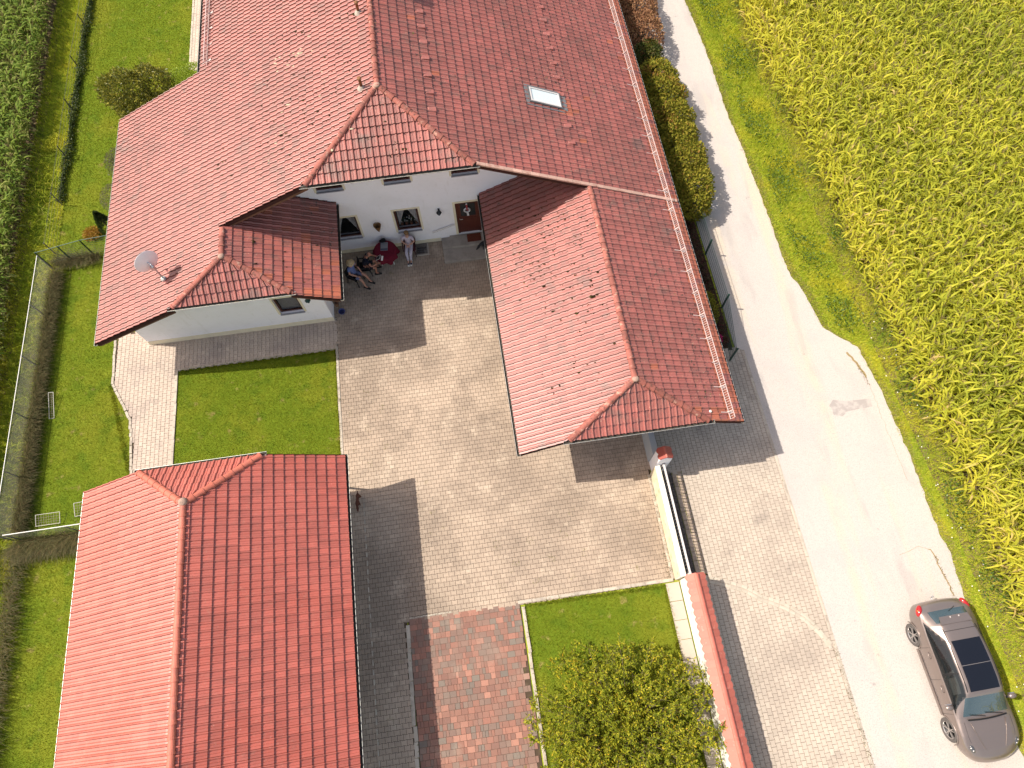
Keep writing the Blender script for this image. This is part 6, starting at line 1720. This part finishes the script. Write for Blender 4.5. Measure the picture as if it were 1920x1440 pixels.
def conifer(loc, h, r, label):
    t = empty('conifer', loc, label=label, cat='conifer')
    n = 2600; z = rng.random(n) ** .8; a = rng.uniform(0, 6.28, n); rr = r * (1 - z) ** .8 * rng.uniform(.6, 1, n)
    P = np.c_[rr * np.cos(a), rr * np.sin(a), .06 + z * h]; D = np.c_[np.cos(a), np.sin(a), np.full(n, .9)]
    V, F = leaf_quads(P, D + rng.normal(0, .25, (n, 3)), np.c_[np.cos(a), np.sin(a), np.full(n, .2)], np.full(n, .10), np.full(n, .035))
    link('crown', mesh_np('crown', V, F, CONIFER, rng.random(n) * .97), t)
    b = MB(); b.tube([(0, 0, 0), (0, 0, h * .8)], [.04, .015], 6); b.build('trunk', BARK, t)
conifer((-15.35, 20.15, 0), 1.15, .42, 'dark pointed conifer under the left eave by the wire fence')
plant('orange_ground_cover', (-16.1, 20.0, 0), 'low orange leaved plant on the grass by the crossing wire fence', 'plant', [(0, 0, .08, .42, .38, .14)], 1300, .07, .04, leafmat('orange_leaf', [(.30, .16, .02), (.42, .22, .03), (.24, .2, .03)]), ((0, 0, .1, .012),), shell=.7)
# the loose shrub on the lower lawn: boughs and leaf clusters
def big_shrub(loc):
    t = empty('loose_shrub', loc, label='wide loose shrub with olive and yellow leaves on the lower lawn', cat='shrub')
    b = MB(); Pl = []; Dl = []
    for k in range(150):
        a = random.uniform(0, 6.283); reach = 3.25 * math.sqrt(random.uniform(.04, 1.0)) if k < 128 else random.uniform(.2, 1.0)
        reach *= 1.0 - .10 * math.sin(a)
        h = random.uniform(.5, 1.55) * (1.12 - .25 * reach / 3)
        pts = []
        ca_, sa_ = math.cos(a), math.sin(a); bend = random.uniform(-.5, .5)
        for i in range(7):
            u = i / 6
            r_ = reach * u; zz = h * math.sin(u * 1.75) / math.sin(1.75) * (1 if u < .8 else 1 - (u - .8) * .25) if True else 0
            aa = a + bend * u * .5
            pts.append(Vector((r_ * math.cos(aa), r_ * math.sin(aa) * .92, .05 + zz + random.uniform(-.03, .03))))
        rad = random.uniform(.010, .020)
        b.tube(pts, [rad * (1.05 - .8 * i / 6) for i in range(7)], 5)
        for i in range(2, 7):
            p = pts[i]; dd = (pts[i] - pts[i - 1]).normalized()
            for q in range(random.randint(3, 5)):
                tw = Vector((random.gauss(0, 1), random.gauss(0, 1), random.uniform(.1, 1.2))).normalized()
                ln = random.uniform(.10, .34)
                e = p + (dd * .6 + tw).normalized() * ln
                b.tube([p, e], [.005, .003], 4)
                m = random.randint(6, 12)
                for s in range(m):
                    f = (s + 1) / m
                    Pl.append(tuple(p + (e - p) * f)); v = (dd * .5 + tw * .4 + Vector((random.gauss(0, .7), random.gauss(0, .7), random.gauss(.25, .5)))); Dl.append(tuple(v))
    for k in range(2200):
        a = random.uniform(0, 6.283); q = math.sqrt(random.random()); r_ = 2.95 * q * (1 + .10 * math.sin(3 * a + 1) + .07 * math.sin(7 * a))
        if math.sin(r_ * 2.6 + a * 3) * math.sin(a * 5 + 1.3) > .32: continue
        zt_ = 1.62 * math.sqrt(max(0.02, 1 - (q * .93) ** 2)) * random.uniform(.62, 1.04)
        p = Vector((r_ * math.cos(a), r_ * math.sin(a) * .92, zt_)); d = Vector((math.cos(a) * (.3 + q), math.sin(a) * (.3 + q), .75)).normalized()
        e = (d + Vector((random.gauss(0, .5), random.gauss(0, .5), random.gauss(0, .3)))).normalized() * random.uniform(.1, .3)
        b.tube([p, p + e], [.005, .003], 3)
        for s in range(random.randint(6, 11)):
            Pl.append(tuple(p + e * random.random())); Dl.append(tuple(e.normalized() * .6 + Vector((random.gauss(0, .7), random.gauss(0, .7), random.gauss(.2, .4)))))
    b.build('branches', BARK, t)
    P = np.array(Pl); D = np.array(Dl); n = len(P)
    V, F = leaf_quads(P, D, rand_dir(n, 1.3), rng.uniform(.075, .135, n), rng.uniform(.032, .055, n))
    sp = .5 + .5 * np.sin(P[:, 0] * 2.1 + 1) * np.sin(P[:, 1] * 2.6)
    tint = np.clip(rng.beta(1.7, 2.4, n) * .75 + .26 * sp * rng.random(n) + (rng.random(n) < .06) * .35, 0, .97)
    link('crown', mesh_np('crown', V, F, BIG_SHRUB, tint), t)
big_shrub((3.0, -2.45, 0))

# red bedding and flowers between house and road fence
def scatter_stuff(name, n, xr, yr, zr, L, W, mat, up=.4, keepf=None, tint=None):
    P = np.c_[rng.uniform(*xr, n), rng.uniform(*yr, n), rng.uniform(*zr, n)]
    if keepf is not None: P = P[keepf(P)]
    m = len(P)
    V, F = leaf_quads(P, rand_dir(m, up), rand_dir(m, 1.2), L * rng.uniform(.6, 1.3, m), W * rng.uniform(.6, 1.3, m))
    o = link(name, mesh_np(name, V, F, mat, rng.random(m) * .97 if tint is None else tint(P)))
    o['kind'] = 'stuff'
    return o
scatter_stuff('bedding_plants', 7500, (8.65, 10.1), (10.5, 17.4), (.02, .34), .08, .05, FLOWER_BED)
plant('green_bush', (9.45, 12.05, 0), 'low green bush in the red flower bed beside the fence', 'shrub', [(0, 0, .3, .5, .75, .38), (.1, .5, .25, .4, .4, .3)], 2600, .07, .045, HEDGE_G, ((0, 0, .3, .03),))
plant('pink_flower', (9.65, 10.75, 0), 'bright pink flowering plant at the lower end of the flower bed', 'flower', [(0, 0, .22, .16, .16, .18)], 260, .07, .06, leafmat('pink_petal', [(.42, .02, .10), (.55, .03, .16), (.32, .015, .08)]), ((0, 0, .2, .012),), shell=.8)
b = MB(); b.ball((0, 0, .14), .11, 12, 8)
o = b.build('garden_ball', WHITE_PAINT, None, True, label='small white ball ornament in the red flower bed', cat='ornament'); o.location = (9.15, 14.7, 0)
# ivy line under the wire fence
def ivy_band():
    n = 9000
    y = rng.uniform(22.0, 40, n); x = -17.70 + .04 * np.sin(y * 1.3) + rng.normal(0, .10, n) * (.8 + .5 * np.sin(y * 2.1)); z = np.abs(rng.normal(0, .10, n)) + .02
    return np.c_[x, y, z]
P = ivy_band(); m = len(P); V, F = leaf_quads(P, rand_dir(m, .3), rand_dir(m, 1.0), rng.uniform(.05, .11, m), rng.uniform(.04, .08, m))
o = link('ivy', mesh_np('ivy', V, F, IVY, rng.random(m) * .97)); o['kind'] = 'stuff'

# ------------------------------------------------------------------ grass blades
def visible(P, margin=110):
    u, v, s = project(P)
    return (u > -margin) & (u < 1920 + margin) & (v > -margin) & (v < 1440 + margin)
def blades(name, polys, dens, h, w, mat, lean=.5, z=-.03, wind=(0, 0), keepf=None, bend=0.0, tintf=None):
    PP = []
    for poly in polys:
        xs = [p[0] for p in poly]; ys = [p[1] for p in poly]
        A = (max(xs) - min(xs)) * (max(ys) - min(ys)); n = int(A * dens)
        P = np.c_[rng.uniform(min(xs), max(xs), n), rng.uniform(min(ys), max(ys), n), np.full(n, z)]
        P = P[in_poly(P[:, 0], P[:, 1], poly)]
        PP.append(P)
    P = np.concatenate(PP)
    P = P[visible(P)]; P = P[~hidden_mask(P)]
    if keepf is not None: P = P[keepf(P)]
    n = len(P)
    hh = h * rng.uniform(.5, 1.35, n); a = rng.uniform(0, 6.283, n); ln = lean * np.abs(rng.normal(0, 1, n))
    hd = np.c_[np.cos(a) * ln + wind[0], np.sin(a) * ln + wind[1], np.ones(n)]
    T_ = P + unit(hd) * hh[:, None]
    b_ = rng.uniform(0, 6.283, n); S = np.c_[np.cos(b_), np.sin(b_), np.zeros(n)] * (w * rng.uniform(.6, 1.4, n) * .5)[:, None]
    V = np.stack([P - S, P + S, T_ + S * .35, T_ - S * .35], 1).reshape(-1, 3)
    tint = rng.beta(2.2, 2.2, n) * .97 if tintf is None else np.clip(tintf(P), 0, .97)
    o = link(name, mesh_np(name, V, np.arange(4 * n).reshape(n, 4), mat, tint))
    o['kind'] = 'stuff'
    return o
for pl in (LAWN_C, LAWN_R): blades('lawn_grass', [pl], 2900, .036, .012, BLADE, 1.1)
blades('lawn_grass', [LAWN_L], 2300, .036, .013, BLADE, 1.1)
blades('lawn_grass', [LAWN_UL], 1300, .045, .017, BLADE, 1.1)
blades('meadow_grass', [[(-19.3, -8), (-19.5, 40), (-17.75, 40), (-17.6, 18), (-17.55, -8)]], 1300, .15, .020, VERGE_BLADE, 1.4)
edge_y = np.array([p[1] for p in ROAD_R][::-1]); edge_x = np.array([p[0] for p in ROAD_R][::-1])
def corn_edge(y): return np.interp(y, [-10, -1, 3, 8, 14, 20, 24, 29, 40], [16.85, 16.75, 16.72, 16.45, 16.2, 16.1, 15.75, 15.6, 15.5])
VERGE = [(x - .05, y) for x, y in ROAD_R if -10 < y < 41] + [(15.6, -9)] + [(float(corn_edge(y)) + .5, y) for y in (-9, 3, 8, 14, 20, 24, 29, 40)]
VERGE = [(x - .35, y) for x, y in ROAD_R if -10 < y < 41] + [(15.0, -9)] + [(float(corn_edge(y)) + .5, y) for y in (-9, 3, 8, 14, 20, 24, 29, 40)]
def road_gap(P): return P[:, 0] - np.interp(P[:, 1], edge_y, edge_x)
blades('verge_grass', [VERGE], 1500, .10, .020, VERGE_BLADE, 2.2, keepf=lambda P: road_gap(P) > .02 + .05 * np.sin(P[:, 1] * 1.9) * np.sin(P[:, 1] * 4.3 + 1) + rng.normal(0, .05, len(P)))
blades('verge_fringe', [VERGE], 2600, .055, .016, FRINGE, 1.6, keepf=lambda P: (road_gap(P) > -.02 + rng.normal(0, .03, len(P))) & (road_gap(P) < .16 + .16 * rng.random(len(P)) + .1 * np.sin(P[:, 1] * 1.1)))
blades('verge_grass', [VERGE], 450, .20, .020, VERGE_BLADE, 2.0, keepf=lambda P: road_gap(P) > .35 + .5 * rng.random(len(P)))
# broad leaved weeds in the verge, in patches
def patchy(P): return (np.sin(P[:, 0] * 2.3 + 1.3 * np.sin(P[:, 1] * .9)) + np.sin(P[:, 1] * 1.7 + 2) + rng.normal(0, .5, len(P)) > .35) & (road_gap(P) > .5) & (P[:, 0] < corn_edge(P[:, 1]) + .2) & visible(P)
scatter_stuff('verge_weeds', 26000, (13.4, 17), (-6, 40), (.05, .26), .10, .06, leafmat('weed_leaf', [(.045, .095, .018), (.075, .14, .022), (.11, .17, .028)]), keepf=patchy)
# small white flowers
n = 46
P = np.c_[rng.uniform(15.7, 16.7, n), rng.uniform(-4.5, 12, n), rng.uniform(.1, .2, n)]
b = MB()
for q in P: b.ball(tuple(q), .022, 6, 4, (1, 1, .5))
o = b.build('white_flowers', WHITE_PAINT); o['kind'] = 'stuff'
# tufts in road cracks and paving edges
blades('crack_grass', [[(14.6, 9.2), (14.95, 8.9), (15.06, 8.0), (14.95, 8.0), (14.8, 8.9)], [(14.95, 1.4), (15.05, 1.4), (15.2, -.2), (15.1, -.2)], [(6.9, 1.85), (7.3, 1.78), (7.3, 1.66), (6.9, 1.74)], [(10.45, -1), (10.62, -1), (10.62, -5), (10.5, -5)], [(5.5, 1.98), (5.72, 1.98), (5.72, 5.6), (5.66, 5.6)]], 900, .05, .014, DRY_GRASS, .9, z=.0)
blades('edge_grass', [[(-5.76, 8), (-5.66, 8), (-5.66, 12.7), (-5.78, 12.7)], [(-12, 12.62), (-5.7, 12.62), (-5.7, 12.78), (-12, 12.76)], [(.3, -4), (.44, -4), (.44, 1.85), (.34, 1.85)], [(.4, 1.76), (5.3, 1.70), (5.3, 1.86), (.4, 1.92)], [(5.25, -4), (5.43, -4), (5.43, 1.8), (5.28, 1.8)], [(-14.78, 12.5), (-14.62, 12.5), (-13.55, 8.6), (-13.75, 8.6)]], 1700, .09, .014, BLADE, .9)
b = MB(); Pj = []
# weeds growing up in the paving joints near the lawn corner
def joint(P): return (np.sin(P[:, 0] * 5.1) * np.sin(P[:, 1] * 4.3) > .72)
blades('joint_weeds', [[(-5.5, 7.2), (-5.5, 11), (-3.8, 11), (-3.8, 7.2)], [(-.8, 2.0), (-.8, 4.2), (3, 4.2), (3, 2.0)]], 300, .03, .014, BLADE, 1.2, z=0, keepf=joint)

# dry tall grass along the netting fence
def tuft(n, xf, yf, h, dirf, mat=DRY_GRASS, name='dry_grass', w=.016):
    x = xf(n); y = yf(n)
    segs = 4
    P = np.c_[x, y, np.full(n, -.02)]
    d = dirf(n); L = h * rng.uniform(.5, 1.25, n)
    e0 = rng.uniform(1.0, 1.5, n); dr = rng.uniform(.8, 2.0, n)
    rows = [P]
    for s in range(segs):
        el = e0 - dr * ((s + .5) / segs)
        st = np.c_[d * np.cos(el)[:, None], np.sin(el)] * (L / segs)[:, None]
        rows.append(rows[-1] + st)
    S = np.c_[-d[:, 1], d[:, 0], np.zeros(n)]
    V = []
    for s in range(segs + 1):
        ww = w * (1 - .8 * s / segs)
        V += [rows[s] - S * ww / 2, rows[s] + S * ww / 2]
    V = np.stack(V, 1)
    V[:, :, 2] = np.maximum(V[:, :, 2], .0)
    f = np.array([(2 * s, 2 * s + 1, 2 * s + 3, 2 * s + 2) for s in range(segs)])
    o = link(name, mesh_np(name, V.reshape(-1, 3), (f[None] + (np.arange(n) * 2 * (segs + 1))[:, None, None]).reshape(-1, 4), mat, np.repeat(rng.beta(1.6, 1.9, n) * .97, segs)))
    o['kind'] = 'stuff'
def dirs(ax, ay, sp):
    def f(n):
        d = np.c_[rng.normal(ax, sp, n), rng.normal(ay, sp, n)]; return d / np.linalg.norm(d, axis=1)[:, None]
    return f
tuft(9500, lambda n: rng.normal(-17.53, .07, n), lambda n: rng.uniform(7.0, 18.2, n), .62, dirs(.6, -.3, .6))
tuft(3800, lambda n: rng.uniform(-17.4, -14.2, n), lambda n: rng.normal(6.55, .10, n), .85, dirs(-.15, -.9, .45))
tuft(2600, lambda n: rng.normal(-17.55, .15, n), lambda n: rng.uniform(-3, 6.4, n), .75, dirs(.8, -.3, .5))
tuft(1400, lambda n: rng.uniform(-17.5, -15.7, n), lambda n: 18.75 + rng.normal(0, .09, n), .6, dirs(-.3, -.5, .6))
tuft(1200, lambda n: rng.uniform(-19.0, -17.9, n), lambda n: rng.uniform(6, 26, n), .6, dirs(.5, -.2, .8), VERGE_BLADE, 'meadow_grass', .02)

# ------------------------------------------------------------------ maize
def maize(name, P, mat, hmin, hmax, nl, Lf, width, bias, tintf, droop=(1.3, 2.4)):
    n = len(P)
    h = rng.uniform(hmin, hmax, n)
    k = np.repeat(np.arange(n), nl); m = len(k)
    lv = np.tile(np.arange(nl), n) / (nl - 1)
    base = P[k].copy(); base[:, 2] = h[k] * (.22 + .78 * lv) + rng.normal(0, .03, m)
    a = np.repeat(rng.uniform(0, 6.283, n), nl) + np.tile(np.arange(nl) * math.pi, n) + rng.normal(0, .55, m)
    d = np.c_[np.cos(a) + bias[0], np.sin(a) + bias[1]]; d /= np.maximum(np.linalg.norm(d, axis=1), .05)[:, None]
    L = Lf * rng.uniform(.65, 1.2, m) * (1 - .45 * np.abs(lv - .55))
    e0 = rng.uniform(.75, 1.35, m) + .15 * lv; dr = rng.uniform(*droop, m)
    segs = 5
    rows = [base]
    for s in range(segs):
        el = e0 - dr * ((s + .4) / segs) ** 1.2
        rows.append(rows[-1] + np.c_[d * np.cos(el)[:, None], np.sin(el)] * (L / segs)[:, None])
    tw = rng.normal(0, .5, m)
    V = []
    prof = [.55, 1, 1, .85, .55, .06]
    for s in range(segs + 1):
        S = np.c_[-d[:, 1], d[:, 0], np.sin(tw * s / segs) * .6]
        S = unit(S) * (width * prof[s] * .5) * rng.uniform(.8, 1.2, (m, 1))
        V += [rows[s] - S, rows[s] + S]
    V = np.stack(V, 1); V[:, :, 2] = np.maximum(V[:, :, 2], .01)
    f = np.array([(2 * s, 2 * s + 1, 2 * s + 3, 2 * s + 2) for s in range(segs)])
    F1 = (f[None] + (np.arange(m) * 2 * (segs + 1))[:, None, None]).reshape(-1, 4)
    t1 = np.repeat(np.clip(tintf(P[k], lv) , 0, .97), segs)
    # stalks and tassels
    sv = []; off = len(V) * 2 * (segs + 1)
    r = .013
    tri = np.array([(r, 0), (-r * .5, r * .87), (-r * .5, -r * .87)])
    SV = np.zeros((n, 6, 3))
    for q in range(3):
        SV[:, q, :2] = P[:, :2] + tri[q]; SV[:, q + 3, :2] = P[:, :2] + tri[q] * .6; SV[:, q + 3, 2] = h * 1.04
    fs = np.array([(0, 1, 4, 3), (1, 2, 5, 4), (2, 0, 3, 5)])
    F2 = (fs[None] + (np.arange(n) * 6)[:, None, None]).reshape(-1, 4) + off
    nt_ = 5
    kt = np.repeat(np.arange(n), nt_); mt_ = len(kt)
    tb = P[kt].copy(); tb[:, 2] = h[kt] * 1.02
    td = unit(np.c_[rng.normal(bias[0] * .4, .5, mt_), rng.normal(bias[1] * .4, .5, mt_), np.full(mt_, 1.0)]) * rng.uniform(.14, .30, mt_)[:, None]
    ts = np.c_[rng.normal(0, 1, (mt_, 2)), np.zeros(mt_)]; ts = unit(ts) * .012
    TVv = np.stack([tb - ts * .5, tb + ts * .5, tb + td + ts, tb + td - ts], 1)
    F3 = np.arange(4 * mt_).reshape(mt_, 4) + off + n * 6
    VV = np.concatenate([V.reshape(-1, 3), SV.reshape(-1, 3), TVv.reshape(-1, 3)])
    FF = np.concatenate([F1, F2, F3])
    mi = np.concatenate([np.zeros(len(F1)), np.ones(len(F2)), np.ones(len(F3))])
    tt = np.concatenate([t1, np.full(len(F2), .3), rng.random(len(F3)) * .9])
    o = link(name, mesh_np(name, VV, FF, [mat, STALK], tt, mi)); o['kind'] = 'stuff'
    return o
def rows_right():
    out = []
    for r in range(27):
        y = np.arange(-12, 48, .17); y = y + rng.normal(0, .05, len(y))
        x = corn_edge(y) + r * .62 + rng.normal(0, .07, len(y))
        out.append(np.c_[x, y, np.zeros(len(y))])
    P = np.concatenate(out)
    Q = P.copy(); Q[:, 2] = 1.8
    return P[visible(Q, 420)]
P = rows_right()
def tR(Pk, lv):
    e = Pk[:, 0] - corn_edge(Pk[:, 1])
    return rng.beta(2, 2.4, len(Pk)) * .62 + .22 * np.exp(-e / .9) + .10 * lv + .12 * np.sin(Pk[:, 0] * .5 + Pk[:, 1] * .33) * np.sin(Pk[:, 1] * .21) + (rng.random(len(Pk)) < .05) * .4
maize('maize_field', P, CORN_R, 1.55, 2.05, 12, .80, .066, (.42, .50), tR)
out = []
for r in range(15):
    y = np.arange(-6, 46, .17); y = y + rng.normal(0, .05, len(y))
    x = np.interp(y, [-6, 8, 17, 28, 46], [-18.9, -19.0, -19.3, -19.55, -20.0]) - r * .70 + rng.normal(0, .06, len(y))
    out.append(np.c_[x, y, np.zeros(len(y))])
P = np.concatenate(out); Q = P.copy(); Q[:, 2] = 1.2
P = P[visible(Q, 420)]
maize('maize_field', P, CORN_L, .95, 1.25, 10, .72, .078, (.15, .1), lambda Pk, lv: rng.beta(2, 2.6, len(Pk)) * .8 + .08 * lv + (lv < .35) * .35, (1.5, 2.8))
